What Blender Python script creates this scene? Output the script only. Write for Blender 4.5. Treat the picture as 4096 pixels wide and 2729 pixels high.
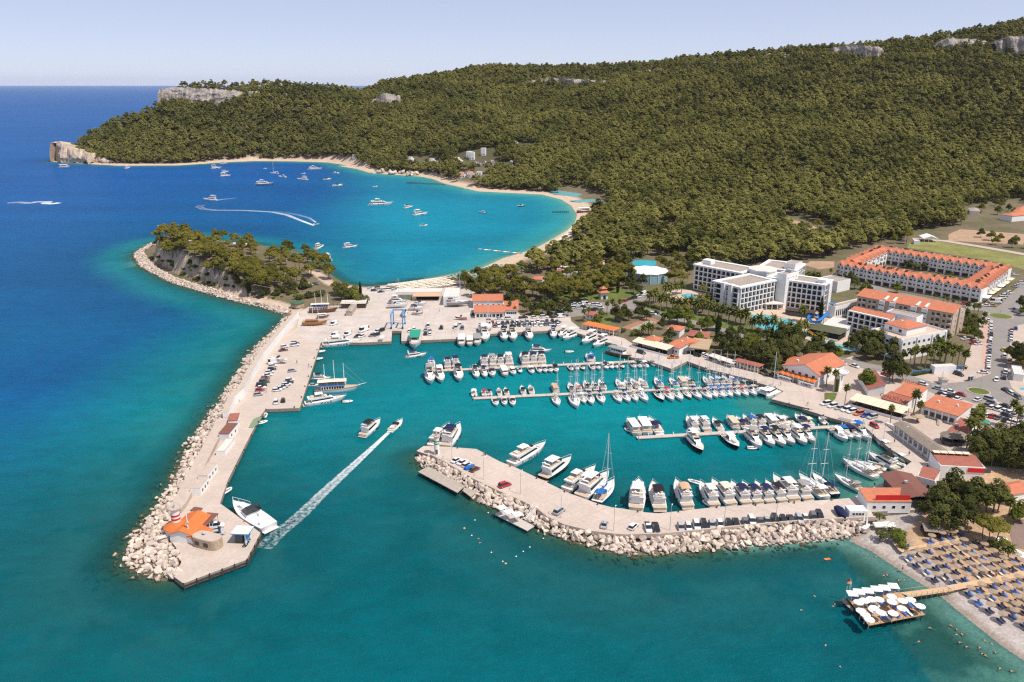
import bpy, bmesh, math, random
import numpy as np
from mathutils import Vector, Matrix, noise as mnoise
from mathutils.geometry import tessellate_polygon
R = math.radians
scn = bpy.context.scene
for o in list(bpy.data.objects): bpy.data.objects.remove(o)
COL = scn.collection
rnd = random.Random(7)
# ---------------------------------------------------------------- camera, sky, sun, exposure
CAM_H = 125.0
PITCH = R(17.93)
FPX = 4096 * 28.0 / 36.0
cd = bpy.data.cameras.new('camera'); cam = bpy.data.objects.new('camera', cd); COL.objects.link(cam)
cd.lens = 28.0; cd.sensor_width = 36.0; cd.clip_start = 1.0; cd.clip_end = 200000.0
cam.location = (0, 0, CAM_H); cam.rotation_euler = (R(90) - PITCH, 0, 0)
scn.camera = cam
SUN_EL = R(60); SUN_H = Vector((0.87, -0.5, 0)).normalized()
sd_ = Vector((SUN_H.x * math.cos(SUN_EL), SUN_H.y * math.cos(SUN_EL), math.sin(SUN_EL)))
world = bpy.data.worlds.new('World'); scn.world = world; world.use_nodes = True
nt = world.node_tree; nt.nodes.clear()
sky = nt.nodes.new('ShaderNodeTexSky'); sky.sky_type = 'NISHITA'; sky.sun_disc = False
sky.sun_elevation = SUN_EL; sky.sun_rotation = math.atan2(SUN_H.x, SUN_H.y)
sky.altitude = 100; sky.air_density = 0.5; sky.dust_density = 0.3; sky.ozone_density = 0.6
bg = nt.nodes.new('ShaderNodeBackground'); bg.inputs[1].default_value = 0.13
wo = nt.nodes.new('ShaderNodeOutputWorld')
tint = nt.nodes.new('ShaderNodeVectorMath'); tint.operation = 'MULTIPLY'; tint.inputs[1].default_value = (1.1, .98, 1.0)
nt.links.new(sky.outputs[0], tint.inputs[0]); hz = nt.nodes.new('ShaderNodeMix'); hz.data_type = 'RGBA'; hz.inputs[0].default_value = .55; hz.inputs[7].default_value = (4.35, 4.6, 5.75, 1)      # pale summer haze all over the sky
nt.links.new(tint.outputs[0], hz.inputs[6]); nt.links.new(hz.outputs[2], bg.inputs[0]); nt.links.new(bg.outputs[0], wo.inputs[0])
sl = bpy.data.lights.new('sun', 'SUN'); so = bpy.data.objects.new('sun', sl); COL.objects.link(so)
sl.energy = 4.2; sl.angle = R(0.5); sl.color = (1.0, 0.93, 0.83)
so.rotation_euler = (-sd_).to_track_quat('-Z', 'Y').to_euler(); so.location = (0, 0, 300)
scn.view_settings.view_transform = 'Standard'; scn.view_settings.look = 'None'
scn.view_settings.exposure = 0.15; scn.view_settings.gamma = 1.0
scn.cycles.use_denoising = False; scn.cycles.pixel_filter_type = 'BLACKMAN_HARRIS'; scn.cycles.filter_width = 1.25
try: scn.cycles.denoiser = 'OPENIMAGEDENOISE'
except Exception: pass
scn.cycles.max_bounces = 5; scn.cycles.diffuse_bounces = 2; scn.cycles.glossy_bounces = 2
scn.cycles.transparent_max_bounces = 8; scn.cycles.caustics_reflective = False; scn.cycles.caustics_refractive = False
scn.cycles.sample_clamp_indirect = 4.0
# ---------------------------------------------------------------- pixel -> ground
FR = {'F': (0, 0, 1.74075), 1: (0, 200, .59473), 2: (1300, 400, .5102), 3: (400, 1000, .38265), 4: (400, 1550, .54217),
      5: (1150, 1120, .50977), 6: (1600, 1350, .46729), 7: (2300, 1350, .46729), 8: (1600, 1700, .42481), 9: (2400, 1700, .46729),
      10: (3200, 1800, .59259), 11: (2200, 950, .42481), 12: (3100, 900, .42311), 13: (3000, 1350, .46559), 14: (2400, 0, .72048),
      15: (3560, 2080, .22955), 16: (3340, 2260, .17857), 17: (3300, 1350, .21240), 18: (3680, 1350, .26147), 19: (3600, 1000, .25514),
      20: (3360, 1620, .31881), 21: (600, 1980, .24236), 22: (1150, 1150, .44610), 23: (2440, 1150, .38662), 24: (2780, 1000, .47584), 25: (2480, 1320, .31227), 26: (3700, 1960, .31255), 27: (780, 1600, .51364)}
CP, SP = math.cos(PITCH), math.sin(PITCH)
def px(c, u, v):
 f = FR[c]; return f[0] + u * f[2], f[1] + v * f[2]
def ray(X, Y):
 u = (X - 2048) / FPX; v = (Y - 1364.5) / FPX
 return u, CP - v * SP, -SP - v * CP
def P(c, u, v, z=0.0):
 d = ray(*px(c, u, v)); t = (z - CAM_H) / d[2]
 return Vector((d[0] * t, d[1] * t, z))
def PL(c, pts, z=0.0): return [P(c, a, b, z) for a, b in pts]
# ---------------------------------------------------------------- mesh helpers
class MB:
 def __init__(s): s.v = []; s.f = []; s.m = []
 def add(s, vs, fs, m=0):
  b = len(s.v); s.v.extend([tuple(x) for x in vs]); s.f.extend([[i + b for i in f] for f in fs]); s.m.extend([m] * len(fs)); return s
 def box(s, x, y, z, sx, sy, sz, rz=0.0, m=0, tx=1.0, ty=1.0):      # z = bottom; tx,ty taper of the top
  c, q = math.cos(rz), math.sin(rz); vs = []
  for k, (ax, ay) in enumerate(((1, 1), (tx, ty))):
   for a, b in ((-1, -1), (1, -1), (1, 1), (-1, 1)):
    dx, dy = a * sx / 2 * ax, b * sy / 2 * ay
    vs.append((x + dx * c - dy * q, y + dx * q + dy * c, z + k * sz))
  return s.add(vs, [(3, 2, 1, 0), (4, 5, 6, 7), (0, 1, 5, 4), (1, 2, 6, 5), (2, 3, 7, 6), (3, 0, 4, 7)], m)
 def prism(s, poly, z0, z1, m=0, mtop=None, bottom=False):
  n = len(poly); area = sum(poly[i][0] * poly[(i + 1) % n][1] - poly[(i + 1) % n][0] * poly[i][1] for i in range(n))
  if area < 0: poly = poly[::-1]
  vs = [(p[0], p[1], z0) for p in poly] + [(p[0], p[1], z1) for p in poly]
  s.add(vs, [(i, (i + 1) % n, n + (i + 1) % n, n + i) for i in range(n)], m)
  tr = tessellate_polygon([[Vector((p[0], p[1], 0)) for p in poly]])
  b = len(s.v); s.v.extend(vs[n:])
  for t in tr:
   a, c, d = (poly[i] for i in t)
   if (c[0] - a[0]) * (d[1] - a[1]) - (c[1] - a[1]) * (d[0] - a[0]) < 0: t = t[::-1]
   s.f.append([b + i for i in t]); s.m.append(m if mtop is None else mtop)
   if bottom: pass
  return s
 def tube(s, p0, p1, r0, r1=None, n=6, m=0, cap=True):
  p0, p1 = Vector(p0), Vector(p1); r1 = r0 if r1 is None else r1
  d = (p1 - p0);
  if d.length < 1e-6: return s
  d.normalize(); a = d.cross(Vector((0, 0, 1)) if abs(d.z) < .95 else Vector((1, 0, 0))).normalized(); b = d.cross(a)
  vs = []
  for p, r in ((p0, r0), (p1, r1)):
   for i in range(n):
    t = 2 * math.pi * i / n; vs.append(p + a * (r * math.cos(t)) + b * (r * math.sin(t)))
  fs = [(i, (i + 1) % n, n + (i + 1) % n, n + i) for i in range(n)]
  if cap: fs += [tuple(range(n))[::-1], tuple(range(n, 2 * n))]
  return s.add(vs, fs, m)
 def lathe(s, prof, n=16, x=0, y=0, m=0):
  vs = []; fs = []
  for r, z in prof:
   for i in range(n):
    t = 2 * math.pi * i / n; vs.append((x + r * math.cos(t), y + r * math.sin(t), z))
  for k in range(len(prof) - 1):
   for i in range(n): fs.append((k * n + i, k * n + (i + 1) % n, (k + 1) * n + (i + 1) % n, (k + 1) * n + i))
  fs.append(tuple(range(n))[::-1]); fs.append(tuple(range((len(prof) - 1) * n, len(prof) * n)))
  return s.add(vs, fs, m)
 def loft(s, secs, m=0, closed=False, caps=True):
  n = len(secs[0]); vs = [p for q in secs for p in q]; fs = []
  for k in range(len(secs) - 1):
   for i in range(n if closed else n - 1):
    j = (i + 1) % n; fs.append((k * n + i, k * n + j, (k + 1) * n + j, (k + 1) * n + i))
  if caps: fs.append(tuple(range(n))[::-1]); fs.append(tuple(range((len(secs) - 1) * n, len(secs) * n)))
  return s.add(vs, fs, m)
 def quad(s, a, b, c, d, m=0): return s.add([a, b, c, d], [(0, 1, 2, 3)], m)
 def mesh(s, name, mats, smooth=False):
  me = bpy.data.meshes.new(name); me.from_pydata(s.v, [], s.f)
  for k in (mats if isinstance(mats, (list, tuple)) else [mats]): me.materials.append(k)
  if any(s.m): me.polygons.foreach_set('material_index', s.m)
  if smooth: me.polygons.foreach_set('use_smooth', [True] * len(s.f))
  me.update(); return me
 def obj(s, name, mats, parent=None, smooth=False): return ob(name, s.mesh(name, mats, smooth), parent)
def ob(name, me, parent=None, loc=None, rz=0.0):
 o = bpy.data.objects.new(name, me); COL.objects.link(o)
 if parent is not None: o.parent = parent
 if loc is not None: o.location = loc
 if rz: o.rotation_euler = (0, 0, rz)
 return o
def tag(o, label, cat, group=None):
 o['label'] = label; o['category'] = cat
 if group: o['group'] = group
 return o
def thing(name, label, cat, loc=(0, 0, 0), rz=0.0, group=None):
 o = ob(name, None, None, loc, rz); o.empty_display_size = .2
 return tag(o, label, cat, group)
def kind(o, k): o['kind'] = k; return o
KIDS = {}
def copy_thing(src, loc, rz, label, group=None, scale=None, recolor=None):
 c = src.copy(); COL.objects.link(c); c.location = loc; c.rotation_euler = (0, 0, rz); c['label'] = label
 if scale is not None: c.scale = (scale, scale, scale) if isinstance(scale, (int, float)) else scale
 if group: c['group'] = group
 def rec(a, b):
  for ch in KIDS.setdefault(a.name, list(a.children)):
   k = ch.copy(); COL.objects.link(k); k.parent = b
   if recolor and ch.name.split('.')[0] in recolor:
    k.material_slots[0].link = 'OBJECT'; k.material_slots[0].material = recolor[ch.name.split('.')[0]]
   rec(ch, k)
 rec(src, c); return c
# ---------------------------------------------------------------- materials
MATS = {}
def M(name, col, rough=.75, var=.12, scale=.6, spec=.3, metal=0.0, bump=0.0, bscale=None, objvar=0.0, scale2=None, coat=0.0):
 if name in MATS: return MATS[name]
 m = bpy.data.materials.new(name); m.use_nodes = True; t = m.node_tree; N = t.nodes; L = t.links
 b = N['Principled BSDF']; b.inputs['Roughness'].default_value = rough; b.inputs['Metallic'].default_value = metal
 b.inputs['Specular IOR Level'].default_value = spec; b.inputs['Coat Weight'].default_value = coat
 g = N.new('ShaderNodeNewGeometry'); nz = N.new('ShaderNodeTexNoise'); nz.inputs['Scale'].default_value = scale; nz.inputs['Detail'].default_value = 5; nz.inputs['Roughness'].default_value = .65
 L.new(g.outputs['Position'], nz.inputs['Vector'])
 mr = N.new('ShaderNodeMapRange'); mr.inputs[1].default_value = .25; mr.inputs[2].default_value = .75; mr.inputs[3].default_value = 1 - var; mr.inputs[4].default_value = 1 + var
 L.new(nz.outputs[0], mr.inputs[0]); fac = mr.outputs[0]
 if scale2:
  n2 = N.new('ShaderNodeTexNoise'); n2.inputs['Scale'].default_value = scale2; n2.inputs['Detail'].default_value = 3; L.new(g.outputs['Position'], n2.inputs['Vector'])
  m2 = N.new('ShaderNodeMapRange'); m2.inputs[1].default_value = .3; m2.inputs[2].default_value = .7; m2.inputs[3].default_value = 1 - var * .8; m2.inputs[4].default_value = 1 + var * .8
  L.new(n2.outputs[0], m2.inputs[0]); mm = N.new('ShaderNodeMath'); mm.operation = 'MULTIPLY'; L.new(fac, mm.inputs[0]); L.new(m2.outputs[0], mm.inputs[1]); fac = mm.outputs[0]
 if objvar:
  oi = N.new('ShaderNodeObjectInfo'); m3 = N.new('ShaderNodeMapRange'); m3.inputs[3].default_value = 1 - objvar; m3.inputs[4].default_value = 1 + objvar
  L.new(oi.outputs['Random'], m3.inputs[0]); mm = N.new('ShaderNodeMath'); mm.operation = 'MULTIPLY'; L.new(fac, mm.inputs[0]); L.new(m3.outputs[0], mm.inputs[1]); fac = mm.outputs[0]
 vm = N.new('ShaderNodeVectorMath'); vm.operation = 'SCALE'; vm.inputs[0].default_value = col[:3]; L.new(fac, vm.inputs['Scale']); L.new(vm.outputs[0], b.inputs['Base Color'])
 if bump:
  n3 = N.new('ShaderNodeTexNoise'); n3.inputs['Scale'].default_value = bscale or scale * 4; n3.inputs['Detail'].default_value = 4; L.new(g.outputs['Position'], n3.inputs['Vector'])
  bp = N.new('ShaderNodeBump'); bp.inputs['Strength'].default_value = 1.0; bp.inputs['Distance'].default_value = bump; L.new(n3.outputs[0], bp.inputs['Height']); L.new(bp.outputs[0], b.inputs['Normal'])
 MATS[name] = m; return m
def vnoise(x, y, s, seed=0.0): return mnoise.fractal(Vector((x * s + seed, y * s - seed, seed * .37)), 1.0, 2.0, 4)
# ---------------------------------------------------------------- coast outlines (read off the photograph, at sea level)
def jit(pl): return pl
BEACH = PL(10, [(1750, 1610), (1512, 1420), (1350, 1310), (1200, 1190), (1050, 1070), (950, 985), (850, 920), (720, 840), (600, 760), (480, 680), (330, 612)])
EASTIN = PL(10, [(420, 540), (560, 420)]) + PL(13, [(1420, 1120), (1300, 900), (1100, 760), (700, 640), (500, 560)]) + PL(11, [(1900, 1310), (1450, 1180), (1290, 1130), (900, 1060), (500, 930), (300, 860)]) + PL(5, [(2050, 370), (1500, 400), (1200, 410), (700, 420), (450, 400), (250, 440), (150, 640), (60, 800)])
LEFTIN = PL(4, [(1180, 60), (1050, 160), (980, 300), (880, 480), (800, 640), (740, 780), (700, 900), (800, 1000), (900, 1100), (820, 1250), (600, 1380)])
LEFTOUT = PL(4, [(560, 1425), (440, 1428), (330, 1392), (230, 1345), (180, 1285), (200, 1170), (330, 1000), (440, 850), (530, 700), (590, 560), (660, 430), (760, 270), (870, 110)]) + PL(3, [(1270, 1560), (1330, 1440), (1450, 1280), (1550, 1100), (1700, 950), (1850, 810), (1930, 715)])
PENOUT = PL(3, [(1900, 680), (1700, 612), (1400, 540), (1150, 470), (900, 400), (700, 330), (560, 250), (420, 180), (352, 70), (370, 30)]) + PL(1, [(1030, 1300)])
PENBACK = [P(1, 1030, 1300) + Vector((25, 22, 0)), P(1, 1500, 1340) + Vector((10, 25, 0)), P(1, 1900, 1400) + Vector((5, 25, 0))] + PL(2, [(150, 1440), (330, 1462)])
BAY = PL(2, [(560, 1440), (900, 1388), (1200, 1330), (1400, 1240), (1640, 1170), (1800, 1080), (1900, 1020), (1960, 960), (1975, 900), (1930, 830), (1850, 780), (1700, 742), (1500, 732), (1200, 717), (1050, 682), (930, 655), (850, 622), (760, 603), (620, 592), (370, 577), (250, 542), (100, 517)]) + PL(1, [(2350, 778), (2200, 757), (2000, 750), (1700, 748), (1500, 757), (1200, 777), (800, 779), (520, 763), (350, 752)])
tip = P(1, 335, 745)
BACK = [tip + Vector((0, 15, 0)), tip + Vector((60, 120, 0)), tip + Vector((170, 260, 0)), tip + Vector((420, 430, 0)), tip + Vector((800, 900, 0)), tip + Vector((1500, 1800, 0)), Vector((3500, 3500, 0)), Vector((3500, 0, 0)), Vector((260, 60, 0))]
LAND = BEACH + EASTIN + LEFTIN + LEFTOUT + PENOUT + PENBACK + BAY + BACK
NEAROUT = PL(8, [(140, 300), (190, 395), (300, 430), (450, 520), (600, 600), (730, 720), (900, 790), (1260, 950), (1400, 1030), (1600, 1100), (1800, 1160), (2000, 1210)]) + PL(9, [(300, 1118), (600, 1112), (900, 1085), (1300, 1045), (1700, 1015), (2000, 990), (2250, 930)])
NEARIN = PL(9, [(2300, 800), (1900, 760), (1200, 820), (500, 880), (100, 860)]) + PL(8, [(1900, 900), (1500, 800), (1200, 660), (900, 540), (600, 420), (350, 300)])
NEARBW = NEAROUT + NEARIN
# pine peninsula: foot of the cliff
PENFOOT = PL(3, [(545, 95), (700, 185), (850, 245), (1000, 300), (1200, 360), (1400, 440), (1600, 490), (1780, 505), (1900, 480), (2080, 430), (2180, 380)], 2.0)
PENH = PENFOOT + [q + Vector((2, 34 + 6 * math.sin(i), 0)) for i, q in enumerate(PENFOOT)][::-1]
def np_poly(pl): return np.array([(p[0], p[1]) for p in pl])
def sdist(X, Y, pl):
 A = np_poly(pl); B = np.roll(A, -1, 0); d2 = np.full(X.shape, 1e18); ins = np.zeros(X.shape, bool)
 for (ax, ay), (bx, by) in zip(A, B):
  ex, ey = bx - ax, by - ay; l2 = ex * ex + ey * ey + 1e-9
  t = np.clip(((X - ax) * ex + (Y - ay) * ey) / l2, 0, 1)
  d2 = np.minimum(d2, (X - ax - t * ex) ** 2 + (Y - ay - t * ey) ** 2)
  if ay != by:
   c = (ay > Y) != (by > Y); ins ^= c & (X < (bx - ax) * (Y - ay) / (by - ay) + ax)
 d = np.sqrt(d2); return np.where(ins, d, -d)
def hashn(ix, iy, s):
 h = np.sin(ix * 127.1 + iy * 311.7 + s * 74.7) * 43758.5453; return h - np.floor(h)
def nz2(X, Y, s, seed=0):
 x, y = X * s, Y * s; ix, iy = np.floor(x), np.floor(y); fx, fy = x - ix, y - iy; fx = fx * fx * (3 - 2 * fx); fy = fy * fy * (3 - 2 * fy)
 a, b, c, d = hashn(ix, iy, seed), hashn(ix + 1, iy, seed), hashn(ix, iy + 1, seed), hashn(ix + 1, iy + 1, seed)
 return (a * (1 - fx) + b * fx) * (1 - fy) + (c * (1 - fx) + d * fx) * fy
def fbm(X, Y, s, seed=0, o=4):
 r = 0; a = .5
 for k in range(o): r = r + a * (nz2(X, Y, s * 2 ** k, seed + k) - .5); a *= .55
 return r
def sstep(a, b, x): t = np.clip((x - a) / (b - a), 0, 1); return t * t * (3 - 2 * t)
# hills: (photo column, foot row, ridge row, ridge distance)
HILL = [(-300, 375, 372, 1440), (100, 375, 371, 1440), (116, 373, 352, 1445), (124, 372, 330, 1452), (150, 372, 310, 1470), (200, 374, 290, 1485), (260, 375, 277, 1500), (310, 374, 270, 1520), (352, 373, 254, 1540),
  (364, 372, 238, 1555), (372, 372, 208, 1590), (440, 371, 202, 1600), (520, 368, 204, 1610), (600, 366, 202, 1620), (700, 368, 205, 1650), (770, 374, 209, 1680), (830, 388, 216, 1700), (880, 392, 199, 1760),
  (950, 398, 188, 1800), (1080, 425, 165, 1850), (1150, 430, 158, 1850), (1250, 432, 159, 1800), (1350, 445, 163, 1750), (1420, 455, 159, 1700), (1500, 462, 152, 1680), (1600, 470, 141, 1650),
  (1700, 472, 133, 1620), (1800, 472, 121, 1600), (1900, 470, 117, 1580), (2000, 466, 110, 1560), (2120, 456, 92, 1540), (2200, 452, 79, 1530), (2353, 445, 48, 1520), (2700, 440, 0, 1500), (3600, 440, -60, 1500)]
_hx = np.array([(a * 1.74075 - 2048) / FPX for a, *_ in HILL])
def _dz(y):                       # (horizontal distance factor, slope) of a row straight ahead
 v = (y * 1.74075 - 1364.5) / FPX; return (-SP - v * CP) / (CP - v * SP)
_foot = np.array([(2.0 - CAM_H) / _dz(f) for _, f, _, _ in HILL]); _rd = np.array([d for *_, d in HILL], float)
_rz = np.array([CAM_H + d * _dz(r) for _, _, r, d in HILL]); _cliff = np.array([1.0 if 366 <= a <= 620 else 0.0 for a, *_ in HILL])
def zland(X, Y):
 u = X / np.maximum(Y, 1.0); col = u            # along a ray the forward distance sets the row
 col = (X / np.maximum(Y, 1.0)) * np.cos(0) * (Y / np.maximum(np.hypot(0, Y), 1))
 # image column of a point near the horizon: u = x / (y*cp) approx
 col = X / np.maximum(Y * CP, 1.0) * (1.0)
 f = np.interp(col, _hx, _foot); rd = np.interp(col, _hx, _rd); rz = np.interp(col, _hx, _rz)
 t = (Y - f) / np.maximum(rd - f, 1.0)
 up = np.clip(t, 0, 1); prof = .75 * up + .25 * up * up
 hz = rz * prof * (1 + 0)
 over = np.clip(t - 1, 0, 5); fall = np.interp(col, _hx, np.where(np.array([a for a, *_ in HILL]) < 850, 1.0, .12))
 hz = np.where(t > 1, rz * (1 - over * (.25 + 3.5 * fall)), hz)
 hz = np.where(t > 0, hz, 0)
 hz = hz + np.clip(hz, 0, 60) / 60 * ((fbm(X, Y, 1 / 150., 3) * 40 + fbm(X, Y, 1 / 330., 6) * 60) * (1 - .75 * up ** 3) * np.clip(hz / 90, .3, 1) + fbm(X, Y, 1 / 45., 9) * 8)
 return np.maximum(hz, -30)
def terrain(X, Y, full=False):
 sd = sdist(X, Y, LAND); s2 = sdist(X, Y, NEARBW)
 wob = fbm(X, Y, 1 / 18., 5) * 3.0 * sstep(5, 60, np.abs(np.minimum(sd, 500)))
 s = np.maximum(sd, s2)
 bk = np.where((X > 92) & (Y < 330) & (sd > s2 - 6), .055, .16); base = np.where(s > 0, np.minimum(1.5, s * .11), np.maximum(s * bk, -12 * bk + (s + 12) * .045))
 base = np.where(s < -12, np.maximum(base, -16), base)
 h = zland(X, Y); base = np.where((sd > 0), base + np.maximum(h, -30) * sstep(0, 22, sd), base)
 sp = sdist(X, Y, PENH); px0 = PENFOOT[0][0]
 ph = np.interp(X, [px0, px0 + 25, px0 + 60, px0 + 90, px0 + 105, px0 + 125], [15, 15.5, 12.5, 10, 6, 2.5])
 ph = ph * (1 + fbm(X, Y, 1 / 9., 21) * .5)
 base = base + ph * sstep(-1.0 + 0, 5.5, sp + fbm(X, Y, 1 / 6., 31) * 5)
 if full: return base, sd, s2, sp, h
 return base
def polar(nu, nd, u0, u1, d0, d1, warp=1.0):
 U = np.linspace(u0, u1, nu); D = np.exp(np.linspace(math.log(d0), math.log(d1), nd))
 Y, XX = np.meshgrid(D, U, indexing='ij'); X = XX * Y
 return X, Y
def grid_mesh(name, X, Y, Z):
 nd, nu = X.shape; me = bpy.data.meshes.new(name); n = nd * nu
 co = np.stack([X, Y, Z], -1).reshape(-1).astype(np.float32)
 i = np.arange(n).reshape(nd, nu); q = np.stack([i[:-1, :-1], i[:-1, 1:], i[1:, 1:], i[1:, :-1]], -1).reshape(-1).astype(np.int32); nf = len(q) // 4
 me.vertices.add(n); me.vertices.foreach_set('co', co); me.loops.add(len(q)); me.loops.foreach_set('vertex_index', q)
 me.polygons.add(nf); me.polygons.foreach_set('loop_start', np.arange(0, nf * 4, 4, dtype=np.int32)); me.polygons.foreach_set('use_smooth', np.ones(nf, bool))
 me.update(calc_edges=True); me.validate(); return me
def setcol(me, name, rgb):
 a = me.attributes.new(name, 'FLOAT_COLOR', 'POINT'); n = rgb.reshape(-1, 3).shape[0]
 a.data.foreach_set('color', np.concatenate([rgb.reshape(-1, 3), np.ones((n, 1))], 1).astype(np.float32).reshape(-1))
def setval(me, name, v): a = me.attributes.new(name, 'FLOAT', 'POINT'); a.data.foreach_set('value', v.reshape(-1).astype(np.float32))
TX, TY = polar(560, 450, -.80, .85, 120, 2900)
TZ, TSD, TS2, TSP, TH = terrain(TX, TY, True)
tme = grid_mesh('terrain', TX, TY, TZ)
# ground cover colour by what lies there
def mixc(c, d, t): return c * (1 - t[..., None]) + np.array(d) * t[..., None]
tc = np.zeros(TX.shape + (3,)) + np.array((.17, .135, .085))                # dry soil under the pines
tc = mixc(tc, (.10, .105, .045), sstep(-.05, .2, fbm(TX, TY, 1 / 20., 44)) * .6)
tc = mixc(tc, (.34, .31, .28), sstep(.0, .3, fbm(TX, TY, 1 / 60., 77) - .12) * .6 * (TH > 40))
tc = mixc(tc, (.070, .072, .030), sstep(5, 25, TH) * .85)
tc = mixc(tc, (.55, .42, .31), sstep(26, 14, TSD) * ((TY > 640) | ((TY > 520) & (TX > -70))))             # bay sand
nearb = (TY < 330) & (TX > 60)
tc = mixc(tc, (.46, .31, .19), (nearb) * sstep(8.5, 11, TSD) * sstep(75, 60, TSD))   # beach sand of the sunbathers
tc = mixc(tc, (.42, .37, .34), nearb * sstep(11, 8.5, TSD))                             # pebble strip
tc = mixc(tc, (.25, .19, .15), nearb * sstep(2.2, .8, np.abs(TSD - .4)) * .7)
gy, gx = np.gradient(TZ); slope = np.hypot(gy / np.maximum(np.gradient(TY, axis=0), .1), gx / np.maximum(np.gradient(TX, axis=1), .1))
tc = mixc(tc, (.52, .40, .30), sstep(4, 6, TSD) * sstep(14, 12, TSD) * (TX < -50) * (TX > -185) * (TY > 370) * (TY < 545) * (TSP < .5))
tc = mixc(tc, (.42, .335, .26), sstep(.75, 1.1, slope) * (TSP > -4) * (TZ > 1))
under = sstep(.15, -.6, TZ)
bed = np.zeros_like(tc) + np.array((.36, .36, .27)); bed = mixc(bed, (.09, .095, .05), sstep(-.02, .12, fbm(TX, TY, 1 / 14., 91)) * (TY < 700) * .85)
bed = mixc(bed, (.085, .085, .045), sstep(-16, -8, np.maximum(TSD, TS2)) * (TY < 560) * (TX < 105) * .9)
bed = mixc(bed, (.60, .55, .42), ((TY > 520) & (TX > -60)) * .8)
tc = tc * (1 - under[..., None]) + bed * under[..., None]
setcol(tme, 'Col', tc)
def vcol_mat(name, attr, rough, var, s1, s2, bump, bs):
 m = M(name, (1, 1, 1), rough, var, s1, scale2=s2, bump=bump, bscale=bs, spec=.15); t = m.node_tree
 a = t.nodes.new('ShaderNodeAttribute'); a.attribute_name = attr
 vm = [n for n in t.nodes if n.type == 'VECT_MATH'][0]; t.links.new(a.outputs['Color'], vm.inputs[0]); return m
tme.materials.append(vcol_mat('ground_cover', 'Col', .95, .22, .35, 1.6, .25, .9))
kind(ob('terrain', tme), 'structure')
# ---------------------------------------------------------------- sea
def sea_depth(X, Y):
 z = terrain(X, Y); return np.maximum(-z, 0), sdist(X, Y, LAND), sdist(X, Y, NEARBW)
X1, Y1 = polar(420, 330, -1.6, 1.6, 40, 3200); D1, S1, S2 = sea_depth(X1, Y1)
X2, Y2 = polar(60, 40, -1.6, 1.6, 3200, 45000)
sea = np.maximum(S1, S2)
def sea_cols(X, Y, sd, dep):
 n = fbm(X, Y, 1 / 160., 55) ; n2 = fbm(X * .35, Y, 1 / 60., 66)
 out = sstep(10, 85 - 45 * sstep(380, 450, Y), -sd) * sstep(20, -120, X + .18 * Y - 20) * sstep(150, 330, Y) + sstep(700, 1500, Y) * sstep(-240, -720, X)       # how far out into deep water
 out = np.clip(out + n * .45 * sstep(330, 420, Y) * sstep(100, -50, X), 0, 1)
 c = np.zeros(X.shape + (3,)) + np.array((.000, .185, .215))             # harbour teal
 c = mixc(c, (.000, .225, .240), sstep(-40, 120, X) * sstep(240, 330, Y) * sstep(520, 420, Y))
 c = mixc(c, (.0, .105, .128), sstep(300, 190, Y))                         # foreground green teal
 c = mixc(c, (.000, .20, .30), sstep(430, 520, Y) * sstep(-560, -60, X + n * 160 + .2 * (Y - 700)))    # bay
 c = mixc(c, (.000, .080, .215), out)
 c = mixc(c, (.002, .080, .27), sstep(600, 1600, Y + (-X) * .8) * out)
 c = mixc(c, (.01, .33, .38), sstep(45, 6, -sd) * sstep(440, 520, Y) * sstep(-130, -40, X + .25 * (Y - 700)) * .75)
 c = c * (1 + (n2 * .35)[..., None])
 return c
setc = sea_cols(X1, Y1, sea, D1)
c2 = sea_cols(X2, Y2, np.full(X2.shape, -3000.), np.full(X2.shape, 20.))
op1 = 1 - np.exp(-np.maximum(D1, 0) * .62); op1 = np.maximum(op1, .12)
def join_sea():
 me1 = grid_mesh('sea', X1, Y1, X1 * 0); setcol(me1, 'Col', setc); setval(me1, 'opq', op1)
 me2 = grid_mesh('sea_far', X2, Y2, X2 * 0); setcol(me2, 'Col', c2); setval(me2, 'opq', np.ones(X2.shape))
 a, b = ob('sea', me1), ob('open_sea', me2); return a, b
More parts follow.
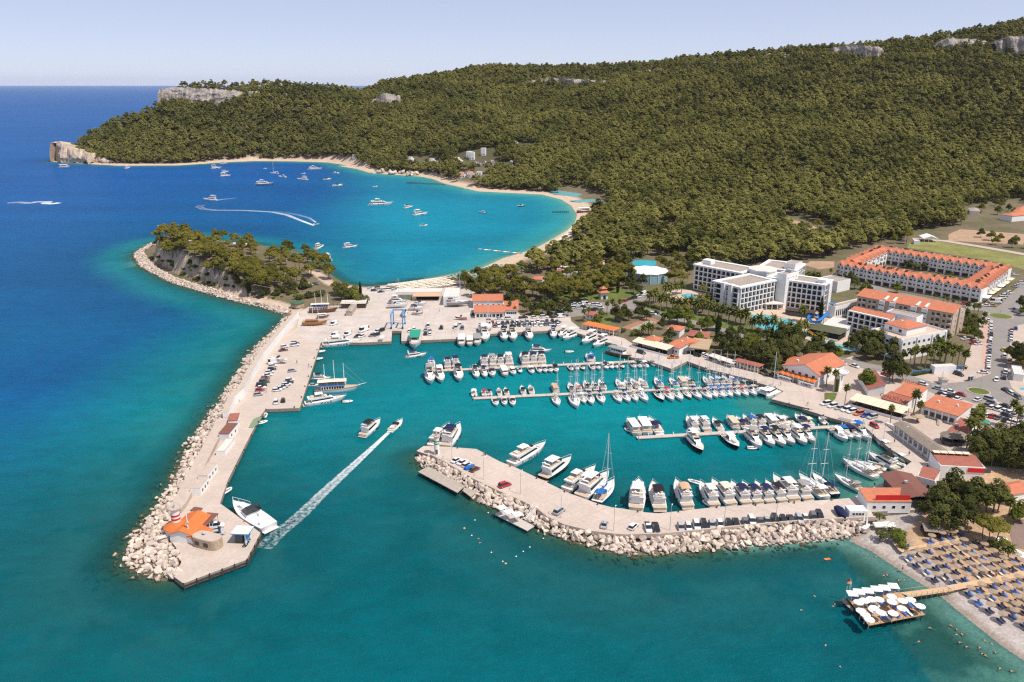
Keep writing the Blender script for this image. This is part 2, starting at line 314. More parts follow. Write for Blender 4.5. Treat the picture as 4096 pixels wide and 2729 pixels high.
def water_mat(name, opq=True):
 m = bpy.data.materials.new(name); m.use_nodes = True; t = m.node_tree; N = t.nodes; L = t.links
 b = N['Principled BSDF']; out = N['Material Output']
 a = N.new('ShaderNodeAttribute'); a.attribute_name = 'Col'; L.new(a.outputs['Color'], b.inputs['Base Color'])
 pass
 g = N.new('ShaderNodeNewGeometry'); mp = N.new('ShaderNodeMapping'); mp.inputs['Scale'].default_value = (.5, 1.0, 1); mp.inputs['Rotation'].default_value = (0, 0, R(-25)); L.new(g.outputs['Position'], mp.inputs['Vector'])
 n1 = N.new('ShaderNodeTexNoise'); n1.inputs['Scale'].default_value = .55; n1.inputs['Detail'].default_value = 6; n1.inputs['Roughness'].default_value = .6; L.new(mp.outputs[0], n1.inputs['Vector'])
 bp = N.new('ShaderNodeBump'); bp.inputs['Strength'].default_value = .9; bp.inputs['Distance'].default_value = .9; L.new(n1.outputs[0], bp.inputs['Height']); N.remove(b); b = N.new('ShaderNodeBsdfDiffuse'); L.new(a.outputs['Color'], b.inputs[0]); gl = N.new('ShaderNodeBsdfGlossy'); gl.inputs['Roughness'].default_value = .25; L.new(bp.outputs[0], gl.inputs['Normal']); L.new(bp.outputs[0], b.inputs['Normal'])
 rn = N.new('ShaderNodeTexNoise'); rn.inputs['Scale'].default_value = .16; rn.inputs['Detail'].default_value = 8; rn.inputs['Roughness'].default_value = .68; L.new(mp.outputs[0], rn.inputs['Vector']); rm = N.new('ShaderNodeMapRange'); rm.inputs[1].default_value = .3; rm.inputs[2].default_value = .7; rm.inputs[3].default_value = .84; rm.inputs[4].default_value = 1.16; L.new(rn.outputs[0], rm.inputs[0]); rs_ = N.new('ShaderNodeVectorMath'); rs_.operation = 'SCALE'; L.new(a.outputs['Color'], rs_.inputs[0]); L.new(rm.outputs[0], rs_.inputs['Scale']); L.new(rs_.outputs[0], b.inputs[0])
 fr = N.new('ShaderNodeFresnel'); fr.inputs[0].default_value = 1.33; L.new(bp.outputs[0], fr.inputs['Normal']); fm = N.new('ShaderNodeMath'); fm.operation = 'MULTIPLY'; fm.inputs[1].default_value = .22; L.new(fr.outputs[0], fm.inputs[0])
 wx = N.new('ShaderNodeMixShader'); L.new(fm.outputs[0], wx.inputs[0]); L.new(b.outputs[0], wx.inputs[1]); L.new(gl.outputs[0], wx.inputs[2]); b = wx
 tr = N.new('ShaderNodeBsdfTransparent'); tr.inputs[0].default_value = (.55, .86, .84, 1)
 mx = N.new('ShaderNodeMixShader'); o = N.new('ShaderNodeAttribute'); o.attribute_name = 'opq'
 L.new(o.outputs['Fac'], mx.inputs[0]); L.new(tr.outputs[0], mx.inputs[1]); L.new(b.outputs[0], mx.inputs[2]); L.new(mx.outputs[0], out.inputs[0])
 return m
sea1, sea2 = join_sea(); wm = water_mat('sea_water'); sea1.data.materials.append(wm); sea2.data.materials.append(wm)
kind(sea1, 'structure'); kind(sea2, 'structure')
# ---------------------------------------------------------------- trees
def foliage(name, col, col2, trans=.25):
 m = bpy.data.materials.new(name); m.use_nodes = True; t = m.node_tree; N = t.nodes; L = t.links; N.clear()
 out = N.new('ShaderNodeOutputMaterial'); d = N.new('ShaderNodeBsdfDiffuse'); tl = N.new('ShaderNodeBsdfTranslucent'); mx = N.new('ShaderNodeMixShader'); mx.inputs[0].default_value = trans
 oi = N.new('ShaderNodeObjectInfo'); g = N.new('ShaderNodeNewGeometry'); nz = N.new('ShaderNodeTexNoise'); nz.inputs['Scale'].default_value = .35; nz.inputs['Detail'].default_value = 3; L.new(g.outputs['Position'], nz.inputs['Vector'])
 n2 = N.new('ShaderNodeTexNoise'); n2.inputs['Scale'].default_value = .012; n2.inputs['Detail'].default_value = 2; L.new(g.outputs['Position'], n2.inputs['Vector'])
 a = N.new('ShaderNodeMath'); a.operation = 'MULTIPLY_ADD'; a.inputs[1].default_value = .75; L.new(oi.outputs['Random'], a.inputs[0]); L.new(nz.outputs[0], a.inputs[2])
 a2 = N.new('ShaderNodeMath'); a2.operation = 'MULTIPLY_ADD'; a2.inputs[1].default_value = 1.5; L.new(n2.outputs[0], a2.inputs[0]); L.new(a.outputs[0], a2.inputs[2])
 r = N.new('ShaderNodeMapRange'); r.inputs[1].default_value = 1.05; r.inputs[2].default_value = 2.1; L.new(a2.outputs[0], r.inputs[0])
 c = N.new('ShaderNodeMix'); c.data_type = 'RGBA'; c.inputs[6].default_value = (*col, 1); c.inputs[7].default_value = (*col2, 1); L.new(r.outputs[0], c.inputs[0])
 L.new(c.outputs[2], d.inputs[0]); L.new(c.outputs[2], tl.inputs[0]); L.new(d.outputs[0], mx.inputs[1]); L.new(tl.outputs[0], mx.inputs[2]); L.new(mx.outputs[0], out.inputs[0])
 MATS[name] = m; return m
F_PINE = foliage('pine_needles', (.085, .092, .020), (.30, .265, .060), .38)
F_DARK = foliage('dark_leaves', (.042, .054, .017), (.150, .155, .048), .3)
F_FOREST = foliage('forest_needles', (.085, .096, .028), (.36, .335, .10), .42)
F_GREEN = foliage('fresh_leaves', (.070, .105, .018), (.190, .200, .035))
F_PALM = foliage('palm_leaves', (.075, .090, .022), (.20, .20, .055), .3)
F_CYP = foliage('cypress_leaves', (.012, .020, .008), (.032, .045, .016), .1)
BARK = M('bark', (.16, .115, .085), .9, .25, 2.0, spec=.1)
BARK_P = M('palm_bark', (.22, .175, .13), .9, .25, 2.0, spec=.1)
def leaf(mb, rg, c, nrm, s):
 n = Vector(nrm).normalized(); a = n.cross(Vector((rg.uniform(-1, 1), rg.uniform(-1, 1), rg.uniform(-1, 1))))
 if a.length < 1e-3: a = Vector((1, 0, 0))
 a.normalize(); b = n.cross(a); a *= s * rg.uniform(.6, 1.3); b *= s * rg.uniform(.5, 1.0); c = Vector(c)
 mb.add([c - a, c - b * .8 + a * .1, c + a, c + b], [(0, 1, 2, 3)])
def clumps(mb, rg, cs, nleaf, ls, up=.5, flat=.65):
 tot = sum(r * r for _, r in cs)
 for c, r in cs:
  for _ in range(max(3, int(nleaf * r * r / tot))):
   while True:
    d = Vector((rg.gauss(0, 1), rg.gauss(0, 1), rg.gauss(0, 1)))
    if d.length > .1: break
   d.normalize()
   if d.z < -.35 and rg.random() < .7: d.z *= -1
   k = r * rg.uniform(.72, 1.08)
   leaf(mb, rg, (c[0] + d.x * k, c[1] + d.y * k, c[2] + d.z * k * flat), (d.x + rg.uniform(-.5, .5), d.y + rg.uniform(-.5, .5), d.z + up + rg.uniform(-.4, .4)), ls)
def pine_cs(rg, h, r, n, base=.5):
 cs = [((rg.uniform(-.1, .1) * r, rg.uniform(-.1, .1) * r, h * .88), r * .42)]
 for k in range(n):
  a = rg.uniform(0, 6.283); q = r * math.sqrt(rg.uniform(.12, 1)) * .72
  z = h * (base + (1 - base) * .82 * (1 - (q / r) ** 1.6) * rg.uniform(.55, 1.05))
  cs.append(((q * math.cos(a), q * math.sin(a), z), r * rg.uniform(.24, .40)))
 return cs
def trunk_limbs(mb, rg, h, cs, r0, nl):
 p = Vector((0, 0, -.6)); lean = Vector((rg.uniform(-.05, .05) * h, rg.uniform(-.05, .05) * h, 0)); q = Vector((0, 0, h * .45)) + lean; e = Vector((0, 0, h * .85)) + lean * 1.3
 mb.tube(p, q, r0, r0 * .7, 6); mb.tube(q, e, r0 * .7, r0 * .25, 5)
 for c, r in cs[:nl]:
  t = rg.uniform(0, .6); s = q.lerp(e, t) if t > 0 else q; mb.tube(s - Vector((0, 0, h * .05)), Vector(c) - Vector((0, 0, r * .2)), r0 * .35, r0 * .1, 4)
PROTO = {}
def make_tree(key, kindname, seed, h, r, ncl, nleaf, ls, fm, base=.5, cs=None, up=.5, flat=.65):
 rg = random.Random(seed); cs = cs or pine_cs(rg, h, r, ncl, base); a = MB(); trunk_limbs(a, rg, h, cs, max(.16, h * .022), 7); b = MB(); clumps(b, rg, cs, nleaf, ls, up, flat)
 PROTO.setdefault(key, []).append((a.mesh('trunk', BARK), b.mesh('crown', fm)))
for k in range(5): make_tree('pine', 'pine', 100 + k, 10.5, 4.6, 13, 1500, .42, F_PINE, .48 + .05 * (k % 3))
for k in range(3): make_tree('broad', 'broad', 200 + k, 8.0, 4.0, 16, 1500, .40, F_GREEN, .28, up=.35, flat=.85)
for k in range(3): make_tree('dark', 'dark', 300 + k, 10.0, 4.3, 18, 1700, .42, F_DARK, .25, up=.35, flat=.9)
def cyp(seed):
 rg = random.Random(seed); return [((rg.uniform(-.15, .15), rg.uniform(-.15, .15), 1.0 + i * .85), 1.05 * math.sin(math.pi * (.12 + .85 * (i + 1) / 14) ** .75) + .12) for i in range(13)]
for k in range(2): make_tree('cypress', 'cypress', 400 + k, 11, 1.2, 0, 900, .34, F_CYP, cs=cyp(k), up=.2, flat=1.0)
def bushcs(seed):
 rg = random.Random(seed); return [((rg.uniform(-1, 1), rg.uniform(-1, 1), rg.uniform(.4, 1.0)), rg.uniform(.6, 1.0)) for _ in range(7)]
for k in range(3): make_tree('bush', 'bush', 500 + k, 1.2, 1.6, 0, 420, .24, F_DARK if k else F_GREEN, cs=bushcs(k), up=.4, flat=.8)
def make_palm(seed, h, tall=True):
 rg = random.Random(seed); a = MB(); b = MB(); n = 6; pts = [Vector((math.sin(i * .4 + seed) * .12, 0, h * i / n)) for i in range(n + 1)]
 for i in range(n): a.tube(pts[i], pts[i + 1], .26 - .015 * i, .245 - .015 * i, 7)
 top = pts[-1]; nf = 34
 for i in range(nf):
  az = i * 2.399 + rg.uniform(-.2, .2); el = R(75) - R(120) * (i / nf) ** .9; L_ = (2.6 if tall else 4.0) * rg.uniform(.85, 1.1); c = top.copy(); d = Vector((math.cos(az) * math.cos(el), math.sin(az) * math.cos(el), math.sin(el)))
  sd = Vector((-math.sin(az), math.cos(az), 0)); ns = 5; prev = None
  for s in range(ns + 1):
   t = s / ns; w = (.16 + .5 * math.sin(math.pi * min(1, t * .8 + .2))) * (1.35 if tall else 1.15) * (1 - t * .35)
   dr = Vector((0, 0, -.22 * w)); row = [c - sd * w + dr, c, c + sd * w + dr]
   if prev:
    b.add(prev + row, [(0, 1, 4, 3), (1, 2, 5, 4)])
   prev = row; d = (d + Vector((0, 0, -.20 - .12 * t))).normalized(); c = c + d * (L_ / ns)
 if tall: b.lathe([(.25, h - 2.0), (.5, h - 1.2), (.42, h - .3), (.2, h)], 7)
 PROTO.setdefault('palm' if tall else 'datepalm', []).append((a.mesh('trunk', BARK_P), b.mesh('crown', F_PALM)))
for k in range(3): make_palm(600 + k, 8.5 + k)
for k in range(3): make_palm(650 + k, 6.0 + .5 * k, False)
TREE_N = {'pine': ('pine_tree', 'pine tree'), 'broad': ('broadleaf_tree', 'tree'), 'dark': ('evergreen_tree', 'tree'), 'cypress': ('cypress_tree', 'cypress'), 'bush': ('shrub', 'shrub'), 'palm': ('fan_palm', 'palm tree'), 'datepalm': ('date_palm', 'palm tree')}
def tree(key, loc, s, label, group, rz=None):
 nm, cat = TREE_N[key]; tr, cr = rnd.choice(PROTO[key]); t = thing(nm, label, cat, loc, rnd.uniform(0, 6.28) if rz is None else rz, group)
 t.scale = (s * rnd.uniform(.92, 1.08), s * rnd.uniform(.92, 1.08), s * rnd.uniform(.9, 1.1)); ob('trunk', tr, t); ob('crown', cr, t); return t
def gz(x, y): return float(terrain(np.array([[x]]), np.array([[y]]))[0, 0])
# far forest: low-detail trees, one mass
def far_proto(seed, h, r, ncl, nleaf, ls, fm, base, up=.5, flat=.7, cs=None):
 rg = random.Random(seed); cs = cs or pine_cs(rg, h, r, ncl, base); b = MB(); clumps(b, rg, cs, nleaf, ls, up, flat); k = len(b.f)
 b.tube((0, 0, -1), (0, 0, h * .7), .22, .12, 4, m=1); return b.mesh('forest_tree', [fm, BARK])
fprotos = [far_proto(700 + k, 9.0, 4.0, 8, 230, .9, F_FOREST, .42, 1.2) for k in range(4)] + [far_proto(720 + k, 6.5, 3.4, 8, 200, .8, F_FOREST, .15, .9, .9) for k in range(2)] + [far_proto(740, 4.0, 2.6, 6, 130, .7, F_DARK, .1, .35, .9)]
fcol = bpy.data.collections.new('forest_kinds')
for i, me in enumerate(fprotos):
 o = bpy.data.objects.new('forest_kind_%d' % i, me); fcol.objects.link(o)
def to_px(X, Y, Z):
 zc = Y * CP - (Z - CAM_H) * SP; yc = -Y * SP - (Z - CAM_H) * CP
 return 2048 + FPX * X / zc, 1364.5 + FPX * yc / zc
FB = np.array([(-500, 430), (1040, 430), (1062, 440), (1064, 668), (1090, 668), (1200, 690), (1330, 700), (1440, 655), (1500, 608), (1590, 612), (1640, 614), (1780, 606), (1905, 592), (1930, 578), (2080, 548), (2100, 532), (2353, 500), (3000, 480)], float) * 1.74075
HOLES = [[(1270, 425), (1345, 432), (1395, 452), (1400, 500), (1310, 470)], [(1780, 488), (1850, 500), (1930, 530), (1925, 560), (1830, 556), (1800, 520)], [(1500, 515), (1560, 515), (1560, 545), (1500, 545)],
         [(2190, 520), (2353, 500), (2500, 505), (2500, 640), (2353, 610), (2070, 560), (2090, 545)], [(2200, 475), (2353, 455), (2500, 460), (2500, 520), (2210, 520)], [(1500, 592), (1585, 580), (1600, 640), (1440, 660), (1430, 600)], [(1180, 640), (1430, 600), (1430, 640), (1200, 672)],
         [(935, 358), (1010, 360), (1020, 388), (930, 388)], [(1045, 352), (1140, 338), (1150, 380), (1050, 388)], [(1095, 378), (1185, 372), (1200, 395), (1090, 398)], [(1180, 330), (1230, 328), (1230, 350), (1180, 350)], [(1050, 395), (1120, 392), (1125, 425), (1050, 425)]]
def in_px(PX, PY, pl):
 A = np.array(pl) * 1.74075; ins = np.zeros(PX.shape, bool)
 for (ax, ay), (bx, by) in zip(A, np.roll(A, -1, 0)):
  if ay != by: ins ^= ((ay > PY) != (by > PY)) & (PX < (bx - ax) * (PY - ay) / (by - ay) + ax)
 return ins
rg = np.random.RandomState(5)
n = 300000; yy = np.sqrt(rg.uniform(430. ** 2, 2350. ** 2, n)); xx = rg.uniform(-.74, .84, n) * yy
zz, sd, _, _, hh = terrain(xx, yy, True)
pxx, pyy = to_px(xx, yy, zz)
ok = (sd > np.where((yy < 660) & (xx < 150), 36, 16)) & (pyy < np.interp(pxx, FB[:, 0], FB[:, 1])) & (hh > -3)
for pl in HOLES: ok &= ~in_px(pxx, pyy, pl)
cl = fbm(xx, yy, 1 / 70., 12) ; ok &= rg.uniform(0, 1, n) < np.where(hh < 12, .75, np.clip(1.05 + cl * 1.0, .4, 1))
back = np.interp(xx / np.maximum(yy * CP, 1), _hx, _rd); ok &= yy < back + 130
FXY = np.stack([xx, yy, zz, hh, sd], 1)[ok]
order = np.argsort(FXY[:, 1]); FXY = FXY[order]
# thin out so that crowns stand apart
cell = {}; keep = []
for i, (x, y, z, h, s) in enumerate(FXY):
 rr = 6.6 if h < 25 else 5.7
 k = (int(x // rr), int(y // rr))
 if cell.get(k, 0): continue
 cell[k] = 1; keep.append(i)
FXY = FXY[keep]; print('FOREST', len(FXY))
# the nearest wood trees stand as individuals, the rest is one mass
NEAR_PINES = 80
for i, (x, y, z, h, s) in enumerate(FXY[:NEAR_PINES]):
 tree('pine' if rnd.random() < .85 else 'dark', (x, y, z), rnd.uniform(.75, 1.15), 'olive green pine in the wood between hotel and bay beach', 'pines of the bay wood')
far = FXY[NEAR_PINES:]; nf = len(far)
me = bpy.data.meshes.new('forest'); me.vertices.add(nf); me.vertices.foreach_set('co', far[:, :3].astype(np.float32).reshape(-1))
r2 = np.random.RandomState(9); hh = far[:, 3]
idx = np.where(r2.uniform(0, 1, nf) < np.clip(.12 + hh / 260., .1, .75), r2.randint(4, 7, nf), r2.randint(0, 4, nf))
sc = r2.uniform(.8, 1.5, nf) * np.where(hh > 120, 1.0, 1.12)
for nm, ty, arr in (('idx', 'INT', idx.astype(np.int32)), ('sc', 'FLOAT', sc.astype(np.float32)), ('rot', 'FLOAT', r2.uniform(0, 6.28, nf).astype(np.float32))):
 a = me.attributes.new(nm, ty, 'POINT'); a.data.foreach_set('value', arr)
fo = ob('forest', me); kind(fo, 'stuff'); fo['label'] = 'dense pine forest covering the hills and the headland'; fo['category'] = 'forest'
ng = bpy.data.node_groups.new('forest_nodes', 'GeometryNodeTree'); ng.interface.new_socket('Geometry', in_out='INPUT', socket_type='NodeSocketGeometry'); ng.interface.new_socket('Geometry', in_out='OUTPUT', socket_type='NodeSocketGeometry')
N = ng.nodes; L = ng.links; gi = N.new('NodeGroupInput'); go = N.new('NodeGroupOutput'); ip = N.new('GeometryNodeInstanceOnPoints'); ci = N.new('GeometryNodeCollectionInfo')
ci.inputs[0].default_value = fcol; ci.inputs[1].default_value = True; ci.inputs[2].default_value = True
def attr(nm, ty):
 a = N.new('GeometryNodeInputNamedAttribute'); a.data_type = ty; a.inputs[0].default_value = nm; return a.outputs[0]
L.new(gi.outputs[0], ip.inputs['Points']); L.new(ci.outputs[0], ip.inputs['Instance']); ip.inputs['Pick Instance'].default_value = True
L.new(attr('idx', 'INT'), ip.inputs['Instance Index']); L.new(attr('sc', 'FLOAT'), ip.inputs['Scale'])
cx = N.new('ShaderNodeCombineXYZ'); L.new(attr('rot', 'FLOAT'), cx.inputs[2]); L.new(cx.outputs[0], ip.inputs['Rotation'])
L.new(ip.outputs[0], go.inputs[0]); md = fo.modifiers.new('forest', 'NODES'); md.node_group = ng
# ---------------------------------------------------------------- quays, breakwaters, rocks
def pave(name, col, joint, size, var=.10, rough=.85):
 """concrete with cast joints (fine relief only) and stains"""
 m = M(name, col, rough, var, .12, scale2=1.3, bump=.01, bscale=6.0, spec=.2); t = m.node_tree; N = t.nodes; L = t.links
 b = N['Principled BSDF']; src = b.inputs['Base Color'].links[0].from_socket
 g = N.new('ShaderNodeNewGeometry'); mp = N.new('ShaderNodeMapping'); mp.inputs['Rotation'].default_value = (0, 0, R(joint)); L.new(g.outputs['Position'], mp.inputs['Vector'])
 br = N.new('ShaderNodeTexBrick'); br.offset = 0.0; br.inputs['Scale'].default_value = 1.0 / size; br.inputs['Mortar Size'].default_value = .012; br.inputs['Brick Width'].default_value = 1.0; br.inputs['Row Height'].default_value = 1.0
 br.inputs['Color1'].default_value = (1, 1, 1, 1); br.inputs['Color2'].default_value = (.94, .945, .95, 1); br.inputs['Mortar'].default_value = (.84, .82, .80, 1); L.new(mp.outputs[0], br.inputs['Vector'])
 mu = N.new('ShaderNodeMix'); mu.data_type = 'RGBA'; mu.blend_type = 'MULTIPLY'; mu.inputs[0].default_value = 1.0; L.new(src, mu.inputs[6]); L.new(br.outputs[0], mu.inputs[7]); L.new(mu.outputs[2], b.inputs['Base Color'])
 return m
CON = pave('quay_concrete', (.53, .44, .375), 12, 6.0)
CON_Y = pave('yard_concrete', (.54, .47, .415), 3, 5.0, .16)
CON_N = pave('pier_concrete', (.545, .45, .385), -38, 8.0)
QSIDE = M('quay_side', (.30, .265, .225), .9, .3, .8, bump=.05, spec=.1)
WHITE = M('white_wall', (.80, .79, .77), .8, .05, .25, scale2=2.0, spec=.2)
CAP = M('wall_cap', (.50, .41, .34), .9, .14, .5, spec=.15)
WOOD = M('deck_wood', (.48, .30, .17), .8, .2, .8, bump=.01, bscale=5)
DARKW = M('dark_timber', (.07, .05, .04), .8, .25, 1.5)
STEEL = M('galvanised_steel', (.42, .43, .44), .5, .1, 2, spec=.5)
BLACK = M('black_rubber', (.018, .018, .02), .7, .2, 3)
ROCKM = M('breakwater_rock', (.60, .50, .42), .95, .22, .9, scale2=4.0, bump=.06, bscale=3.0, spec=.1, objvar=.18)
def wet(m):          # weed and wet stain below the swash line
 t = m.node_tree; N = t.nodes; L = t.links; b = N['Principled BSDF']; src = b.inputs['Base Color'].links[0].from_socket
 g = N.new('ShaderNodeNewGeometry'); s = N.new('ShaderNodeSeparateXYZ'); L.new(g.outputs['Position'], s.inputs[0])
 nz = N.new('ShaderNodeTexNoise'); nz.inputs['Scale'].default_value = .8; L.new(g.outputs['Position'], nz.inputs['Vector'])
 ad = N.new('ShaderNodeMath'); ad.operation = 'MULTIPLY_ADD'; ad.inputs[1].default_value = -.9; L.new(nz.outputs[0], ad.inputs[0]); L.new(s.outputs[2], ad.inputs[2])
 r = N.new('ShaderNodeMapRange'); r.inputs[1].default_value = -.15; r.inputs[2].default_value = .12; L.new(ad.outputs[0], r.inputs[0])
 mx = N.new('ShaderNodeMix'); mx.data_type = 'RGBA'; mx.inputs[6].default_value = (.085, .072, .042, 1); L.new(r.outputs[0], mx.inputs[0]); L.new(src, mx.inputs[7]); L.new(mx.outputs[2], b.inputs['Base Color'])
wet(ROCKM); wet(QSIDE)
def slab(name, pl, z1, mat, z0=-4.0, side=None):
 return kind(MB().prism([tuple(p) for p in pl], z0, z1, 1, 0).obj(name, [mat, side or QSIDE]), 'structure')
QT = 1.8
Q_LEFT = PL(4, [(545, 1395), (615, 1447), (1080, 1272), (1185, 1072), (885, 855), (945, 680), (1065, 440), (1180, 215), (1222, 160), (1465, 152)], QT) + PL(5, [(97, 1000), (262, 490)], QT)
Q_LEFT_B = PL(5, [(160, 470), (60, 420)], QT) + PL(3, [(2080, 800), (1880, 930), (1700, 1150), (1560, 1400), (1480, 1560)], QT) + PL(4, [(985, 110), (930, 250), (830, 450), (760, 600), (650, 800), (480, 1080), (560, 1180), (600, 1290)], QT)
slab('quay', Q_LEFT + Q_LEFT_B, QT, CON)
Q_YARD = PL(5, [(262, 491), (580, 492), (815, 482), (820, 400), (895, 400), (893, 480), (1340, 462), (1495, 428), (2050, 398), (2215, 398), (2275, 418), (2354, 440)], QT) + PL(11, [(300, 925), (440, 962), (640, 1014), (615, 1032), (770, 1130), (870, 1143), (1145, 1238), (1290, 1166)], QT)
Q_YARD_B = PL(11, [(1400, 1130), (1290, 1090), (1220, 1085), (900, 1050), (760, 990), (700, 950), (280, 850), (200, 790), (190, 740), (0, 690)], QT) + PL(5, [(2050, 270), (1830, 280), (1760, 200), (1640, 140), (1450, 90), (1350, 40), (1250, 30), (880, 30), (560, 70), (620, 150), (600, 210), (400, 200), (170, 210), (100, 250), (60, 421), (160, 471)], QT)
slab('boatyard_quay', Q_YARD + Q_YARD_B, QT + .004, CON_Y)
Q_EAST = PL(11, [(1291, 1165), (1500, 1242), (1950, 1352)], QT) + PL(7, [(1560, 388), (1705, 424), (1785, 462), (1680, 527), (2050, 622)], QT) + PL(13, [(450, 612), (700, 692), (900, 742), (985, 767), (1100, 872), (1210, 962), (1390, 1067), (1150, 1242), (905, 1366)], QT)
Q_EAST_B = PL(13, [(1000, 1500), (1450, 1480), (1420, 1200), (1560, 1060), (1580, 1030), (1250, 770), (1180, 740), (1100, 680), (880, 600), (620, 540), (560, 440), (230, 350)], QT) + PL(11, [(2150, 1340), (1980, 1290), (1720, 1180), (1480, 1100), (1401, 1130)], QT)
slab('east_quay', Q_EAST + Q_EAST_B, QT + .008, CON)
NT = 2.0
Q_NEAR = PL(9, [(2250, 590), (2190, 622), (1600, 667), (1000, 702), (500, 757), (370, 747), (200, 717)], NT) + PL(8, [(2000, 777), (1880, 747), (1590, 642), (1280, 492), (1080, 397), (940, 345), (720, 227), (470, 207), (225, 197), (155, 245)], NT)
Q_NEAR_OUT = PL(8, [(290, 290), (450, 372), (700, 522), (950, 642), (1160, 732), (1300, 802), (1400, 882), (1550, 952), (1800, 1012), (2000, 1037)], NT) + PL(9, [(200, 950), (500, 945), (800, 917), (1200, 877), (1600, 842), (1950, 817), (2350, 800)], NT)
slab('pier', Q_NEAR + Q_NEAR_OUT, NT, CON_N)
def ribbon(mb, pl, w, z0, z1, m=0, mt=None):
 """wall of width w along a line, to the right-hand side of travel"""
 n = len(pl); off = []
 for i in range(n):
  d = (pl[min(i + 1, n - 1)] - pl[max(i - 1, 0)]); d.z = 0; d.normalize(); off.append(Vector((d.y, -d.x, 0)) * w)
 z0 = z0 if isinstance(z0, list) else [z0] * n; z1 = z1 if isinstance(z1, list) else [z1] * n
 secs = []
 for p, o, a, b in zip(pl, off, z0, z1):
  q = p + o; secs.append([(p.x, p.y, a), (p.x, p.y, b), (q.x, q.y, b), (q.x, q.y, a)])
 mb.loft(secs, m, closed=True); return mb
# parapet of the near pier
t = MB(); ribbon(t, [Vector((p.x, p.y, 0)) for p in Q_NEAR_OUT], .55, NT - .5, NT + .85); w = t.obj('parapet_wall', CAP); tag(w, 'low tan parapet wall along the rock side of the curved pier', 'wall')
# white sea wall of the long breakwater
WL = PL(3, [(2085, 705), (1900, 925), (1720, 1150), (1590, 1370), (1515, 1530)], 1.8) + PL(4, [(1000, 130), (955, 250)], 1.8)
t = MB(); ribbon(t, [Vector((p.x, p.y, 0)) for p in WL], 2.2, .5, 5.6); w = thing('sea_wall', 'tall white sea wall backing the long breakwater quay', 'wall'); t.obj('wall', WHITE, w)
t = MB(); ribbon(t, [Vector((p.x, p.y, 0)) for p in WL], 2.3, 5.604, 5.7); t.obj('cap', CAP, w)
WL2 = PL(4, [(955, 255), (880, 400), (800, 560), (720, 730), (640, 880), (600, 930)], 1.8)
t = MB(); ribbon(t, [Vector((p.x, p.y, 0)) for p in WL2], 4.2, .5, 3.4); w = thing('lower_sea_wall', 'broad low cream sea wall on top of the long breakwater', 'wall'); t.obj('wall', CAP, w)
# rocks
def rock_mesh(seed, n=15):
 rg = random.Random(seed); bm = bmesh.new(); ax = (rg.uniform(.8, 1.2), rg.uniform(.7, 1.05), rg.uniform(.6, .9))
 for _ in range(n):
  d = Vector((rg.gauss(0, 1), rg.gauss(0, 1), rg.gauss(0, 1))).normalized() * rg.uniform(.85, 1.05); bm.verts.new((d.x * ax[0], d.y * ax[1], d.z * ax[2]))
 bmesh.ops.convex_hull(bm, input=bm.verts); me = bpy.data.meshes.new('rock')
 bmesh.ops.delete(bm, geom=[v for v in bm.verts if not v.link_faces], context='VERTS')
 bmesh.ops.bevel(bm, geom=list(bm.edges), offset=.07, segments=1, affect='EDGES') if False else None
 bm.to_mesh(me); bm.free(); me.materials.append(ROCKM); return me
ROCKS = [rock_mesh(900 + k, 14 + k % 5) for k in range(14)]
def resample(pl, n):
 L_ = [0];
 for a, b in zip(pl, pl[1:]): L_.append(L_[-1] + (b - a).length)
 out = []; j = 0
 for i in range(n):
  s = L_[-1] * i / (n - 1)
  while j < len(pl) - 2 and L_[j + 1] < s: j += 1
  t = (s - L_[j]) / max(1e-6, L_[j + 1] - L_[j]); out.append(pl[j].lerp(pl[j + 1], min(1, max(0, t))))
 return out, L_[-1]
def rocks(root, top, toe, z1, size, vmax, seed, kmax=300, near=(0, 0)):
 rg = random.Random(seed); A, L1 = resample(top, 200); B, L2 = resample(toe, 200); L_ = max(L1, L2); nu = int(L_ / (size * .72)); allr = []
 for i in range(nu):
  f = (i + .5) / nu * 199; k = int(f); a = A[k].lerp(A[min(k + 1, 199)], f - k); b = B[k].lerp(B[min(k + 1, 199)], f - k); wdt = (b - a).length; nv = max(3, int(wdt * vmax / (size * .66)))
  for j in range(nv):
   v = (j + rg.uniform(.1, .9)) / nv * vmax; p = a.lerp(b, v); p = p + Vector((rg.uniform(-.4, .4), rg.uniform(-.4, .4), 0)) * size
   q = z1 * (1 - v) + (-.25) * v if v < 1 else -.75 - (v - 1) * 1.8
   s = size * rg.choice((.42, .52, .60, .68, .78)) * rg.uniform(.85, 1.2)
   allr.append((p.x, p.y, q + rg.uniform(-.25, .35) * size, s, rg.randrange(len(ROCKS)), [rg.uniform(0, 6.28) for _ in range(3)]))
 vis = sorted([r for r in allr if r[2] > -.1], key=lambda r: -r[3] / math.hypot(r[0], r[1])); ind = vis[:kmax]; ids = set(id(r) for r in ind); rest = [r for r in allr if id(r) not in ids]
 for x, y, z, s, k, e in ind:
  o = ob('rock', ROCKS[k], root, (x, y, z)); o.rotation_euler = e; o.scale = (s, s, s)
 mb = MB(); from mathutils import Euler
 RV = [([v.co.copy() for v in me.vertices], [tuple(p.vertices) for p in me.polygons]) for me in ROCKS]
 for x, y, z, s, k, e in rest:
  E = Euler(e).to_matrix(); mb.add([E @ v * s + Vector((x, y, z)) for v in RV[k][0]], RV[k][1])
 o = mb.obj('rock_mass', ROCKM, root); kind(o, 'stuff'); return len(allr)
bw = thing('breakwater', 'pale boulder breakwater on the outer side of the curved pier', 'breakwater')
